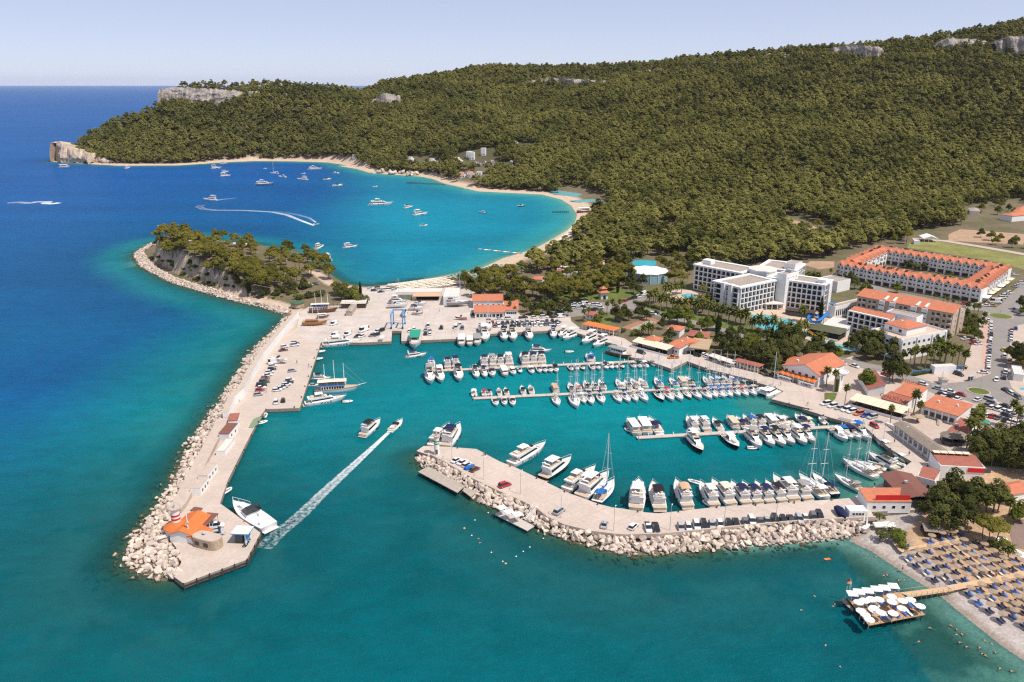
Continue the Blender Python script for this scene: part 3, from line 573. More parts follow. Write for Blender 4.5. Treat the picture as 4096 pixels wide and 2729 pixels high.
TOPN = PL(8, [(270, 300), (450, 388), (700, 538), (950, 658), (1160, 748), (1300, 818), (1400, 898), (1550, 968), (1800, 1028), (2000, 1053)], 1.9) + PL(9, [(200, 964), (500, 959), (800, 932), (1200, 892), (1600, 857), (1950, 832), (2250, 818)], 1.9)
n1 = rocks(bw, TOPN, NEAROUT, 1.9, 1.75, 1.8, 11)
bw = thing('long_breakwater', 'long rubble breakwater along the white sea wall, ending at the red striped lighthouse', 'breakwater')
TOPL = PL(3, [(2010, 690), (1850, 905), (1680, 1115), (1540, 1355), (1450, 1560)], 2.4) + PL(4, [(960, 170), (900, 280), (820, 430), (770, 545), (700, 660), (640, 790), (590, 880), (480, 1060), (520, 1140), (590, 1250), (570, 1370)], 2.4)
n2 = rocks(bw, TOPL, LEFTOUT[::-1], 2.2, 1.75, 1.8, 12)
bw = thing('rock_revetment', 'rubble rock edge around the foot of the pine covered peninsula', 'breakwater')
TOPP = PL(3, [(2000, 625), (1900, 598), (1700, 562), (1500, 512), (1300, 445), (1100, 378), (900, 330), (740, 268), (600, 190), (500, 100), (440, 10)], 2.0) + [P(1, 1030, 1300, 2.0)]
n3 = rocks(bw, TOPP, PENOUT, 1.7, 1.6, 1.25, 13)
print('ROCKS', n1, n2, n3)
# floating docks
DECK = M('dock_concrete', (.52, .44, .39), .8, .1, .7, spec=.2)
FLOATS = M('dock_floats', (.16, .15, .14), .8, .2, 1.0)
DOCKS = {}
def dock(key, a, b, label, w=2.3, z=.62):
 a, b = Vector((a.x, a.y, 0)), Vector((b.x, b.y, 0)); d = b - a; L_ = d.length; d.normalize(); n = Vector((-d.y, d.x, 0)); rz = math.atan2(d.y, d.x)
 if n.y < 0: n = -n
 DOCKS[key] = (a, d, n, L_, w); t = thing('floating_dock', label, 'dock', a, rz, 'floating docks')
 k = max(1, round(L_ / 10)); s = L_ / k; me = MB().box(0, 0, z - .28, s - .12, w, .28).mesh('deck_section', DECK); m2 = MB().box(0, 0, -.3, s - .6, w - .3, z).mesh('float', FLOATS); pm = MB().lathe([(.17, -3), (.17, 1.7), (.02, 2.0)], 8).mesh('pile', STEEL)
 pd = MB().box(0, 0, z, .28, .22, .95).mesh('service_pedestal', WHITE)
 for i in range(k):
  o = ob('deck_section', me, t, ((i + .5) * s, 0, 0)); ob('float', m2, o)
  if i % 2 == 0: ob('pile', pm, t, (i * s + .4, (w / 2 + .2) * (1 if i % 4 else -1), 0))
  ob('service_pedestal', pd, t, ((i + .5) * s, .8, 0))
 return t
dock('A', P(6, 228, 288, .6), P(11, 800, 1165, .6), 'long floating dock lined with motor cruisers, beside the boatyard basin')
dock('B', P(6, 622, 520, .6), P(7, 1560, 408, .6), 'long floating dock lined with sailing yachts')
dock('C', P(7, 527, 856, .6), P(13, 900, 755, .6), 'floating dock of cruisers beside the harbour corner quay')
def gangway(a, b, label):
 d = b - a; L_ = Vector((d.x, d.y, 0)).length; t = thing('gangway', label, 'gangway', a, math.atan2(d.y, d.x), 'gangways to the floating docks'); h = d.z
 MB().add([(0, -.7, 0), (L_, -.7, h), (L_, .7, h), (0, .7, 0), (0, -.7, -.12), (L_, -.7, h - .12), (L_, .7, h - .12), (0, .7, -.12)], [(0, 1, 2, 3), (7, 6, 5, 4), (0, 4, 5, 1), (2, 6, 7, 3), (0, 3, 7, 4), (1, 5, 6, 2)]).obj('walkway', STEEL, t)
 for s in (-.7, .7):
  m = MB(); m.tube((0, s, 1), (L_, s, h + 1), .05, n=4)
  for k in range(5): m.tube((L_ * k / 4, s, h * k / 4), (L_ * k / 4, s, h * k / 4 + 1), .04, n=4)
  m.obj('handrail', STEEL, t)
gangway(P(11, 800, 1165, .7), P(11, 885, 1150, 1.85), 'steel gangway from quay to the motor cruiser dock')
gangway(P(7, 1560, 408, .7), P(7, 1640, 388, 1.85), 'steel gangway from quay to the sailing yacht dock')
gangway(P(13, 900, 755, .7), P(13, 985, 745, 1.85), 'steel gangway from harbour corner quay to the cruiser dock')
# ---------------------------------------------------------------- boats
GEL = M('white_gelcoat', (.80, .80, .79), .32, .03, 1.0, spec=.5)
GELB = M('cream_gelcoat', (.70, .66, .58), .4, .05, 1.0, spec=.4)
GLASS = M('tinted_glass', (.018, .022, .028), .12, .2, .8, spec=.6)
TEAK = M('teak_deck', (.52, .41, .30), .7, .15, 3.0, bump=.005, bscale=14)
CUSH = M('cushion', (.62, .53, .42), .8, .1, 2.0)
ALU = M('mast_alloy', (.68, .69, .70), .4, .05, 2, spec=.5)
NONSKID = M('deck_nonskid', (.66, .64, .60), .75, .06, 1.5)
WOODB = M('varnished_wood', (.40, .19, .07), .4, .2, 1.6, spec=.5)
WOODD = M('brown_planking', (.20, .10, .055), .55, .25, 1.2)
CLOTH = {'navy': (.018, .024, .075), 'black': (.02, .02, .023), 'grey': (.30, .29, .28), 'beige': (.60, .50, .38), 'white': (.80, .79, .76), 'blue': (.02, .13, .42), 'red': (.48, .03, .03), 'teal': (.02, .33, .26), 'tan': (.58, .37, .24), 'maroon': (.25, .03, .04), 'orange': (.75, .38, .10), 'green': (.03, .30, .20), 'cream': (.72, .63, .50)}
CM = {k: M('canvas_' + k, v, .85, .08, 1.2, spec=.15) for k, v in CLOTH.items()}
HULLC = {'white': GEL, 'navy': M('hull_navy', (.012, .02, .06), .25, .05, 1, spec=.5), 'black': M('hull_black', (.015, .015, .018), .25, .05, 1, spec=.5), 'grey': M('hull_grey', (.30, .31, .33), .35, .05, 1, spec=.5), 'red': M('hull_red', (.30, .02, .02), .35, .05, 1, spec=.5), 'wood': WOODB, 'blue': M('hull_blue', (.02, .07, .28), .3, .05, 1, spec=.5), 'brown': WOODD, 'cream': GELB}
ANTIF = M('antifouling', (.05, .045, .05), .8, .2, 1.0)
def hull_secs(L, B, fs, fb, dr, tran=.86, wid=.42, bowp=2.3, n=11, rake=.12):
 S = []
 for i in range(n):
  t = i / (n - 1); s = t / wid if t < wid else (t - wid) / (1 - wid)
  hb = B / 2 * ((tran + (1 - tran) * math.sin(s * math.pi / 2)) if t < wid else max(.012, 1 - s ** bowp))
  sz = fs + (fb - fs) * t ** 1.7; k = max(0, (t - .45) / .55); wl = hb * (1 - .16 - .50 * k * k); ch = hb * (.80 - .55 * k * k)
  x = -L / 2 + L * t; xw = x - rake * L * k * k * .8; xk = x - rake * L * k * k * 1.4
  q = [(x, hb, sz), (x - (x - xw) * .5, hb * .985 - (hb - wl) * .3, sz * .5), (xw, wl, .02), (xk, ch * .6, -dr * .6), (xk, 0, -dr * (1 - .6 * k))]
  S.append(q + [(a, -b, c) for a, b, c in q[-2::-1]])
 return S
def mk_hull(mb, S, m=0): return mb.loft(S, m)
def mk_deck(mb, S, drop=.06, inset=.03, m=0, x0=-99, x1=99):
 for a, b in zip(S, S[1:]):
  if a[0][0] < x0 - 1e-3 or b[0][0] > x1 + 1e-3: continue
  f = lambda p, s: (p[0], p[1] - s * min(inset, abs(p[1])), p[2] - drop)
  mb.add([f(a[0], 1), f(a[-1], -1), f(b[-1], -1), f(b[0], 1)], [(0, 1, 2, 3)], m)
 return mb
def cab(mb, x0, x1, w0, w1, z0, z1, rb=0., rf=0., tw=.9, m=0, f0=0., f1=1., grow=0.):
 vs = []
 for f in (f0, f1):
  a = x0 + rb * f - grow; b = x1 - rf * f + grow; k = 1 + (tw - 1) * f; z = z0 + (z1 - z0) * f
  vs += [(a, -w0 / 2 * k - grow, z), (b, -w1 / 2 * k - grow, z), (b, w1 / 2 * k + grow, z), (a, w0 / 2 * k + grow, z)]
 return mb.add(vs, [(3, 2, 1, 0), (4, 5, 6, 7), (0, 1, 5, 4), (1, 2, 6, 5), (2, 3, 7, 6), (3, 0, 4, 7)], m)
def rail(S, k0, h, inset=.12):
 m = MB(); pts = [Vector((p[0][0] - .05, p[0][1] - inset * (1 if p[0][1] > inset else 0), p[0][2])) for p in S[k0:]]; both = pts + [Vector((p.x, -p.y, p.z)) for p in pts[::-1]]
 for a, b in zip(both, both[1:]): m.tube(a + Vector((0, 0, h)), b + Vector((0, 0, h)), .03, n=4, cap=False)
 for a in both[::1]: m.tube(a, a + Vector((0, 0, h)), .025, n=4, cap=False)
 return m
def canopy(x0, x1, w, z, rise=.25):
 m = MB(); S = []
 for i in range(5):
  x = x0 + (x1 - x0) * i / 4; k = math.sin(math.pi * (i / 4)) * .12; S.append([(x, w / 2 * c, z + rise * (1 - (abs(c)) ** 2.2) + k) for c in (-1, -.8, -.35, .35, .8, 1)])
 m.loft(S, caps=False); b = len(m.v); m.add([(x, y, zz - .06) for x, y, zz in m.v[:b]], [tuple(j for j in f[::-1]) for f in m.f]); return m
def posts(xs, w, z0, z1, r=.03):
 m = MB()
 for x in xs:
  for s in (-1, 1): m.tube((x, s * w / 2, z0), (x, s * w / 2, z1), r, n=4, cap=False)
 return m
TPL = {}
def root(key, name, label, cat, L):
 t = thing(name, label, cat); t['tl'] = L; TPL[key] = (t, L); return t
def fender(t, S, ks, side=(1, -1)):
 me = MB().lathe([(.02, .1), (.14, .2), (.14, .75), (.02, .85)], 6).mesh('fender', BLACK)
 for k in ks:
  for s in side: p = S[k][0]; ob('fender', me, t, (p[0], s * (p[1] + .12), p[2] - 1.0))
def flybridge(key, L=14, hard=False, arch=True):
 t = root(key, 'motor_yacht', 'x', 'motor yacht', L); q = L / 14; S = hull_secs(L, 4.3 * q, 1.35 * q, 2.15 * q, .6)
 h = mk_hull(MB(), S).obj('hull', GEL, t, True); d = MB(); mk_deck(d, S); d.obj('deck', NONSKID, t)
 MB().box(-L * .455, 0, 1.30 * q, L * .12, 3.3 * q, .06).obj('cockpit_floor', TEAK, t); MB().box(-L * .515, 0, .30, L * .075, 3.5 * q, .14).obj('swim_platform', TEAK, t)
 c = cab(MB(), -L * .36, L * .27, 3.5 * q, 1.9 * q, 1.35 * q, 2.95 * q, -.3, L * .15, .82).obj('cabin', GEL, t)
 w = cab(MB(), -L * .34, L * .255, 3.5 * q, 1.9 * q, 1.35 * q, 2.95 * q, -.3, L * .15, .82, 0, .42, .84, .025).obj('window', GLASS, c)
 for s in (1, -1): cab(MB(), -L * .05, L * .20, .05, .05, .75 * q, 1.15 * q, .2, .5, 1).obj('porthole_strip', GLASS, h).location = (0, s * 2.03 * q, 0)
 f = MB(); cab(f, -L * .40, L * .10, 3.3 * q, 2.3 * q, 2.95 * q, 3.5 * q, -.1, L * .05, 1.02); f = f.obj('flybridge', GEL, t)
 MB().box(-L * .17, 0, 3.503 * q, L * .36, 2.5 * q, .02).obj('fly_deck', TEAK, f); MB().box(-L * .05, -.6 * q, 3.5 * q, 1.0, 1.2 * q, .38).obj('seat', CUSH, f); MB().box(-L * .25, .7 * q, 3.5 * q, 1.5, .8 * q, .35).obj('seat', CUSH, f)
 cab(MB(), L * .02, L * .075, 2.1 * q, 1.8 * q, 3.5 * q, 3.95 * q, .35, .05, .9).obj('wind_deflector', GLASS, f)
 if hard: b = MB().box(-L * .19, 0, 5.2 * q, L * .28, 2.9 * q, .16, tx=.94, ty=.9).obj('bimini', GEL, t)
 else: b = canopy(-L * .33, -L * .04, 2.9 * q, 4.95 * q).obj('bimini', CM['navy'], t, True)
 posts([-L * .32, -L * .06], 2.7 * q, 3.4 * q, 5.0 * q).obj('bimini_frame', ALU, b)
 if arch:
  a = MB();
  for s in (1, -1): a.tube((-L * .36, s * 1.5 * q, 3.4 * q), (-L * .40, s * 1.2 * q, 4.75 * q), .12, n=4)
  a.box(-L * .40, 0, 4.65 * q, .5, 2.5 * q, .14); a = a.obj('radar_arch', GEL, t); MB().lathe([(.3, 4.8 * q), (.34, 5.0 * q), (.1, 5.2 * q)], 8, -L * .40, .5).obj('radar_dome', GEL, a)
 cab(MB(), L * .20, L * .33, 1.7 * q, 1.2 * q, 1.75 * q, 1.95 * q, .1, .1, .9).obj('sunpad', CUSH, t)
 rail(S, 6, .65).obj('bow_rail', ALU, t); fender(t, S, (3, 5)); return t
def cruiser(key, L=9, top=True, hardtop=False):
 t = root(key, 'cabin_cruiser', 'x', 'motorboat', L); q = L / 9; S = hull_secs(L, 2.95 * q, .95 * q, 1.45 * q, .4); h = mk_hull(MB(), S).obj('hull', GEL, t, True); d = MB(); mk_deck(d, S, .04); d.obj('deck', NONSKID if L < 8 else GEL, t)
 MB().box(-L * .28, 0, .93 * q, L * .34, 2.2 * q, .05).obj('cockpit_floor', TEAK if L > 8 else NONSKID, t); MB().box(-L * .53, 0, .25, L * .07, 2.3 * q, .1).obj('swim_platform', NONSKID, t)
 c = cab(MB(), -L * .08, L * .32, 2.3 * q, 1.0 * q, 1.05 * q, 1.72 * q, 0, L * .16, .8).obj('cuddy', GEL, t); MB().box(L * .17, 0, 1.5 * q, .5, .5, .03).obj('hatch', GLASS, c)
 w = cab(MB(), -L * .10, L * .10, 2.35 * q, 1.8 * q, 1.5 * q, 2.25 * q, 0, L * .10, .85).obj('windscreen', GLASS, t)
 if hardtop: cab(MB(), -L * .24, L * .03, 2.2 * q, 1.7 * q, 2.26 * q, 2.42 * q, .1, .2, .92).obj('bimini', GEL, t)
 elif top:
  b = canopy(-L * .34, -L * .04, 2.3 * q, 2.35 * q, .2).obj('bimini', CM['navy'], t, True); posts([-L * .33, -L * .05], 2.2 * q, 1.0 * q, 2.4 * q).obj('bimini_frame', ALU, b)
 MB().box(-L * .40, 0, .95 * q, .55, 1.9 * q, .42).obj('seat', CUSH, t); MB().box(-L * .16, -.6, .95 * q, .6, .6, .5).obj('seat', CUSH, t); cab(MB(), L * .10, L * .28, 1.1 * q, .8 * q, 1.68 * q, 1.76 * q).obj('sunpad', CUSH, t)
 rail(S, 7, .5).obj('bow_rail', ALU, t); fender(t, S, (4,)); return t
def openboat(key, L=6, outb=True):
 t = root(key, 'open_motorboat', 'x', 'motorboat', L); S = hull_secs(L, 2.2, .7, 1.0, .3); mk_hull(MB(), S).obj('hull', GEL, t, True); d = MB(); mk_deck(d, S, .05); d.obj('deck', NONSKID, t)
 MB().box(-.8, 0, .66, 2.8, 1.5, .06).obj('cockpit_floor', CUSH, t); MB().box(.0, 0, .7, .7, .8, .7, tx=.7).obj('console', GEL, t); MB().box(-1.1, 0, .7, .5, 1.2, .4).obj('seat', CUSH, t)
 cab(MB(), -.1, .4, .9, .7, 1.35, 1.75, 0, .25, .9).obj('windscreen', GLASS, t); b = canopy(-1.6, .5, 1.7, 2.0, .15).obj('bimini', CM['navy'], t, True); posts([-1.5, .4], 1.6, .7, 2.05).obj('bimini_frame', ALU, b)
 MB().box(-L / 2 - .25, 0, -.1, .45, .4, 1.25, tx=.8).obj('outboard_motor', BLACK, t); return t
def sailboat(key, L=11, spray=True):
 t = root(key, 'sailing_yacht', 'x', 'sailing yacht', L); q = L / 11; S = hull_secs(L, 3.5 * q, 1.05 * q, 1.4 * q, .7, tran=.72, wid=.45, bowp=1.75, rake=.06); mk_hull(MB(), S).obj('hull', GEL, t, True); d = MB(); mk_deck(d, S, .03); d.obj('deck', NONSKID, t)
 c = cab(MB(), -L * .14, L * .24, 2.1 * q, 1.0 * q, 1.1 * q, 1.6 * q, 0, L * .08, .8).obj('cabin_trunk', GEL, t)
 for s in (1, -1): cab(MB(), -L * .10, L * .13, .04, .04, 1.25 * q, 1.45 * q, .1, .3, 1).obj('window', GLASS, c).location = (0, s * .93 * q, 0)
 MB().box(-L * .29, 0, 1.07 * q, L * .26, 1.5 * q, .05).obj('cockpit_floor', TEAK, t)
 MB().box(-L * .29, .95 * q, 1.07 * q, L * .24, .4, .3).obj('bench', TEAK, t); MB().box(-L * .29, -.95 * q, 1.07 * q, L * .24, .4, .3).obj('bench', TEAK, t)
 H = 1.36 * L; mx = L * .08; m = MB().tube((mx, 0, 1.2), (mx - .15, 0, H), .115 * q, .075 * q, n=6).obj('mast', ALU, t)
 for f, w in ((.42, 1.05), (.68, .8)): MB().tube((mx - .08, -w * q, H * f), (mx - .08, w * q, H * f), .045, n=4).obj('spreader', ALU, m)
 r = MB();
 for s in (1, -1): r.tube((mx - .3, s * 1.55 * q, 1.2), (mx - .1, s * 1.05 * q, H * .42), .022, n=3).tube((mx - .1, s * 1.05 * q, H * .42), (mx - .13, 0, H * .97), .022, n=3)
 r.tube((L * .485, 0, 1.4 * q), (mx - .12, 0, H * .96), .035, n=4).tube((-L * .49, 0, 1.1), (mx - .15, 0, H), .022, n=3).obj('rigging', STEEL, m)
 b = MB().tube((mx, 0, 2.3 * q), (-L * .26, 0, 2.25 * q), .08, n=5).obj('boom', ALU, t); MB().tube((mx - .15, 0, 2.45 * q), (-L * .25, 0, 2.38 * q), .20 * q, .13 * q, n=6).obj('sail_cover', CM['white'], b)
 b = canopy(-L * .44, -L * .25, 2.0 * q, 2.65 * q, .15).obj('bimini', CM['navy'], t, True); posts([-L * .43, -L * .26], 1.9 * q, 1.1, 2.7 * q).obj('bimini_frame', ALU, b)
 if spray: cab(MB(), -L * .17, -L * .07, 1.9 * q, 1.5 * q, 1.55 * q, 2.15 * q, .05, .55, .85).obj('sprayhood', CM['navy'], t)
 rail(S, 8, .6).obj('bow_pulpit', ALU, t); m = MB(); m.lathe([(.45, 0), (.45, .05)], 10).obj('wheel', STEEL, t).location = (-L * .36, 0, 1.9 * q)
 return t
def dinghy(key):
 t = root(key, 'inflatable_dinghy', 'x', 'dinghy', 3.4); m = MB(); pts = [(-1.6, .65, .35), (.6, .65, .38), (1.35, .35, .45), (1.65, 0, .5), (1.35, -.35, .45), (.6, -.65, .38), (-1.6, -.65, .35)]
 for a, b in zip(pts, pts[1:]): m.tube(a, b, .22, n=7)
 m.obj('tube', CM['white'], t, True); MB().box(-.2, 0, .15, 2.7, 1.1, .08).obj('floor', CM['grey'], t); MB().box(-.3, 0, .25, .3, 1.1, .2).obj('seat', CM['grey'], t); MB().box(-1.8, 0, .0, .35, .3, .95, tx=.8).obj('outboard_motor', BLACK, t)
def superyacht(key, L=24):
 t = root(key, 'large_motor_yacht', 'x', 'motor yacht', L); q = L / 24; S = hull_secs(L, 5.9 * q, 2.0 * q, 3.1 * q, .9, tran=.9, wid=.5, bowp=2.2); h = mk_hull(MB(), S).obj('hull', GEL, t, True); d = MB(); mk_deck(d, S, .08); d.obj('deck', NONSKID, t)
 for s in (1, -1):
  for k in range(4): MB().box(-L * .12 + k * L * .075, s * 2.86 * q, 1.15 * q, .95 * q, .06, .38 * q).obj('porthole', GLASS, h)
 MB().box(-L * .52, 0, .35, L * .06, 4.8 * q, .2).obj('swim_platform', TEAK, t)
 c = cab(MB(), -L * .34, L * .24, 4.8 * q, 2.8 * q, 2.0 * q, 4.0 * q, -.4, L * .10, .88).obj('cabin', GEL, t); cab(MB(), -L * .33, L * .235, 4.8 * q, 2.8 * q, 2.0 * q, 4.0 * q, -.4, L * .10, .88, 0, .40, .80, .03).obj('window', GLASS, c)
 f = cab(MB(), -L * .42, L * .12, 4.5 * q, 3.0 * q, 4.0 * q, 4.75 * q, -.2, L * .05, 1.0).obj('flybridge', GEL, t); MB().box(-L * .2, 0, 4.755 * q, L * .38, 3.6 * q, .03).obj('fly_deck', TEAK, f); MB().box(-L * .31, .5 * q, 4.75 * q, 2.2, 2.4 * q, .4).obj('seat', CUSH, f); MB().box(-L * .02, 0, 4.75 * q, 1.2, 2.6 * q, .4).obj('seat', CUSH, f)
 cab(MB(), L * .03, L * .085, 2.6 * q, 2.2 * q, 4.75 * q, 5.3 * q, .5, .05, .9).obj('wind_deflector', GLASS, f)
 b = MB().box(-L * .16, 0, 6.5 * q, L * .19, 3.5 * q, .2, tx=.94, ty=.9).obj('bimini', GEL, t); posts([-L * .24, -L * .09], 3.2 * q, 4.7 * q, 6.55 * q, .07).obj('bimini_frame', GEL, b); MB().lathe([(.4, 6.7 * q), (.45, 7.0 * q), (.1, 7.3 * q)], 8, -L * .2, .6).obj('radar_dome', GEL, b)
 MB().box(-L * .40, 0, 2.02 * q, 1.2, 3.6 * q, .5).obj('cockpit_seat', CUSH, t); cab(MB(), L * .26, L * .36, 2.4 * q, 1.8 * q, 2.7 * q, 2.95 * q).obj('sunpad', CUSH, t); rail(S, 6, .8).obj('bow_rail', ALU, t); fender(t, S, (2, 4, 6)); return t
def dayboat(key, L=12, roof=None):
 t = root(key, 'cabin_boat', 'x', 'boat', L); q = L / 12; S = hull_secs(L, 4.0 * q, 1.3 * q, 1.9 * q, .6, bowp=2.6); mk_hull(MB(), S).obj('hull', GEL, t, True); d = MB(); mk_deck(d, S); d.obj('deck', TEAK, t)
 c = cab(MB(), -L * .30, L * .22, 3.0 * q, 2.2 * q, 1.35 * q, 3.2 * q, 0, .6, .95).obj('cabin', GEL, t)
 for s in (1, -1):
  for k in range(5): MB().box(-L * .24 + k * L * .095, s * 1.40 * q - .03 * s * k, 2.2 * q, L * .07, .1, .6 * q).obj('window', GLASS, c)
 MB().box(L * .213 - .28, 0, 2.2 * q, .12, 1.7 * q, .65 * q).obj('windscreen', GLASS, c)
 b = MB().box(-L * .10, 0, 3.2 * q, L * .66, 3.3 * q, .14, tx=.97, ty=.94).obj('bimini', CM['white'], t); posts([-L * .41, -L * .32], 3.0 * q, 1.3 * q, 3.25 * q, .05).obj('bimini_frame', GEL, b)
 MB().box(-L * .4, 0, 1.35 * q, .6, 2.6 * q, .45).obj('seat', CUSH, t); rail(S, 6, .7).obj('bow_rail', ALU, t); fender(t, S, (3, 5)); return t
def gulet(key, L=24, masts=3, bare=False):
 t = root(key, 'wooden_gulet', 'x', 'ship', L); q = L / 24; S = hull_secs(L, 6.2 * q, 2.3 * q, 3.3 * q, 1.0, tran=.74, wid=.45, bowp=2.0, rake=.14); mk_hull(MB(), S).obj('hull', GEL if not bare else WOODB, t, True); d = MB(); mk_deck(d, S, .35); d.obj('deck', TEAK, t)
 m = MB()
 for a, b in zip(S, S[1:]):
  for s in (0, -1): m.tube(a[s], b[s], .1, n=4)
 m.obj('rubbing_strake', WOODB, t)
 c = cab(MB(), -L * .36, L * .16, 4.8 * q, 3.8 * q, 1.9 * q, 4.3 * q, 0, .4, .96).obj('cabin', GEL if not bare else WOODB, t)
 for s in (1, -1):
  for k in range(9): MB().box(-L * .33 + k * L * .055, s * (2.34 * q - .04 * k), 2.5 * q, L * .036, .12, 1.2 * q).obj('window', GLASS, c)
 if not bare:
  u = MB().box(-L * .12, 0, 4.3 * q, L * .60, 5.0 * q, .14).obj('upper_deck', TEAK, t); r = MB()
  for s in (1, -1): MB().box(-L * .12, s * 2.45 * q, 4.4 * q, L * .58, .06, .7).obj('deck_cloth', CM['blue'], u)
  a = canopy(-L * .43, L * .20, 5.2 * q, 6.4 * q, .35).obj('awning', CM['cream'], t); posts([-L * .42, -L * .22, 0, L * .19], 4.9 * q, 4.4 * q, 6.45 * q, .06).obj('awning_post', GEL, a)
 for k in range(masts):
  x = -L * .27 + k * L * .21; H = (15.5 if k != 1 else 17.5) * q; mm = MB().tube((x, 0, 2), (x, 0, H), .22 * q, .15 * q, n=7).obj('mast', GEL, t); MB().tube((x, -.9 * q, H * .72), (x, .9 * q, H * .72), .12, n=5).obj('crosstree', GEL, mm)
  if k == masts - 1:
   MB().tube((x, 0, H * .98), (L * .60, 0, 3.9 * q), .03, n=3).tube((x, 0, H * .72), (L * .5, 0, 3.5 * q), .03, n=3).tube((x, 0, H * .97), (x - .5, 2.8 * q, 2.4 * q), .03, n=3).tube((x, 0, H * .97), (x - .5, -2.8 * q, 2.4 * q), .03, n=3).obj('rigging', STEEL, mm)
 MB().tube((L * .46, 0, 3.3 * q), (L * .63, 0, 4.1 * q), .2 * q, .1 * q, n=6).obj('bowsprit', GEL if not bare else WOODB, t); return t
def catamaran(key, L=13):
 t = root(key, 'catamaran', 'x', 'catamaran', L);
 for s in (1, -1):
  S = [[(x, y + s * 2.9, z) for x, y, z in r] for r in hull_secs(L, 1.7, 1.3, 1.6, .5, tran=.7)]; mk_hull(MB(), S).obj('hull', GEL, t, True); d = MB(); [d.add([a[0], a[-1], b[-1], b[0]], [(0, 1, 2, 3)]) for a, b in zip(S, S[1:])]; d.obj('deck', NONSKID, t)
 MB().box(-1.6, 0, .9, 7.6, 5.2, .6).obj('bridge_deck', GEL, t); c = cab(MB(), -4, 2.4, 5.0, 3.4, 1.5, 2.7, 0, 1.8, .85).obj('cabin', GEL, t); cab(MB(), -4, 2.4, 5.0, 3.4, 1.5, 2.7, 0, 1.8, .85, 0, .35, .8, .03).obj('window', GLASS, c)
 MB().box(-4.7, 0, 3.0, 2.4, 4.4, .12).obj('bimini', GEL, t); MB().box(3.9, 0, 1.3, 3.0, 4.2, .04).obj('trampoline', CM['grey'], t); m = MB().tube((1.2, 0, 2.2), (1.1, 0, 18), .14, .09, n=6).obj('mast', ALU, t)
 MB().tube((1, -1.2, 9.5), (1, 1.2, 9.5), .05, n=4).obj('spreader', ALU, m); MB().tube((6.2, 0, 1.5), (1.1, 0, 17.6), .03, n=3).tube((-1.5, 2.9, 1.4), (1.1, 0, 17.6), .025, n=3).tube((-1.5, -2.9, 1.4), (1.1, 0, 17.6), .025, n=3).obj('rigging', STEEL, m)
 b = MB().tube((1, 0, 3.9), (-4.6, 0, 3.9), .1, n=5).obj('boom', ALU, t); MB().tube((.8, 0, 4.15), (-4.4, 0, 4.05), .28, .18, n=6).obj('sail_cover', CM['grey'], b)
flybridge('fly'); flybridge('flyhard', hard=True); cruiser('cru'); cruiser('crunt', top=False); cruiser('cruhard', hardtop=True); openboat('open'); sailboat('sail'); sailboat('sailbare', spray=False); dinghy('ding'); superyacht('super'); dayboat('day'); gulet('gulet'); gulet('guletbare', bare=True); catamaran('cat')
USED = set(); BCOUNT = {}
def boat(key, pos, rz, L, label, group=None, canvas=None, hull=None, z=None):
 src, tl = TPL[key]; rc = {}
 if canvas: rc['bimini'] = CM[canvas]; rc['sprayhood'] = CM[canvas]
 if canvas and key.startswith('sail'): rc['sail_cover'] = CM[canvas if rnd.random() < .5 else 'white']
 if hull: rc['hull'] = HULLC[hull]
 s = L / tl; return copy_thing(src, (pos.x, pos.y, pos.z if z is None else z), rz, label, group, (s, s * rnd.uniform(.96, 1.04), s * rnd.uniform(.96, 1.04)), rc)
ORD = 'first second third fourth fifth sixth seventh eighth ninth tenth eleventh twelfth thirteenth fourteenth fifteenth sixteenth seventeenth eighteenth nineteenth twentieth twenty-first twenty-second twenty-third twenty-fourth twenty-fifth twenty-sixth twenty-seventh twenty-eighth twenty-ninth thirtieth'.split()
KW = {'fly': 'flybridge cruiser', 'flyhard': 'flybridge cruiser', 'cru': 'cabin cruiser', 'crunt': 'open-topped cruiser', 'cruhard': 'hardtop cruiser', 'open': 'open motorboat', 'sail': 'sailing yacht', 'sailbare': 'sailing yacht', 'day': 'cabin boat'}
def kword(k, c, h): return ((h + '-hulled ') if h and h != 'white' else 'white ') + KW[k] + ((', %s canvas' % c) if c and KW[k] != 'open-topped cruiser' and k not in ('flyhard', 'cruhard') else '')
def moor(dk, side, lst, where, grp):
 a, d, n, L_, w = DOCKS[dk]; out = []
 for it in lst:
  c, x, k, L = it[:4]; cv = it[4] if len(it) > 4 else None; hl = it[5] if len(it) > 5 else None
  # point on the dock line seen at photo column x
  X = FR[c][0] + x * FR[c][2]; u = (X - 2048) / FPX; zc = lambda p: p.y * CP - (.6 - CAM_H) * SP
  f = lambda s: (a + d * s).x / zc(a + d * s) - u
  lo, hi = -30., L_ + 30.
  for _ in range(40):
   mid = (lo + hi) / 2
   if (f(lo) < 0) == (f(mid) < 0): lo = mid
   else: hi = mid
  out.append((lo, k, L, cv, hl))
 out.sort(key=lambda r: -r[0])
 for i, (s, k, L, cv, hl) in enumerate(out):
  p = a + d * s + n * side * (w / 2 + 1.0 + L / 2 + rnd.uniform(-.2, .4)); dr = n * side; rz = math.atan2(dr.y, dr.x) + rnd.uniform(-.05, .05)
  boat(k, p, rz, L, '%s, %s from gangway, %s' % (kword(k, cv, hl), ORD[i], where), grp, cv, hl, 0)
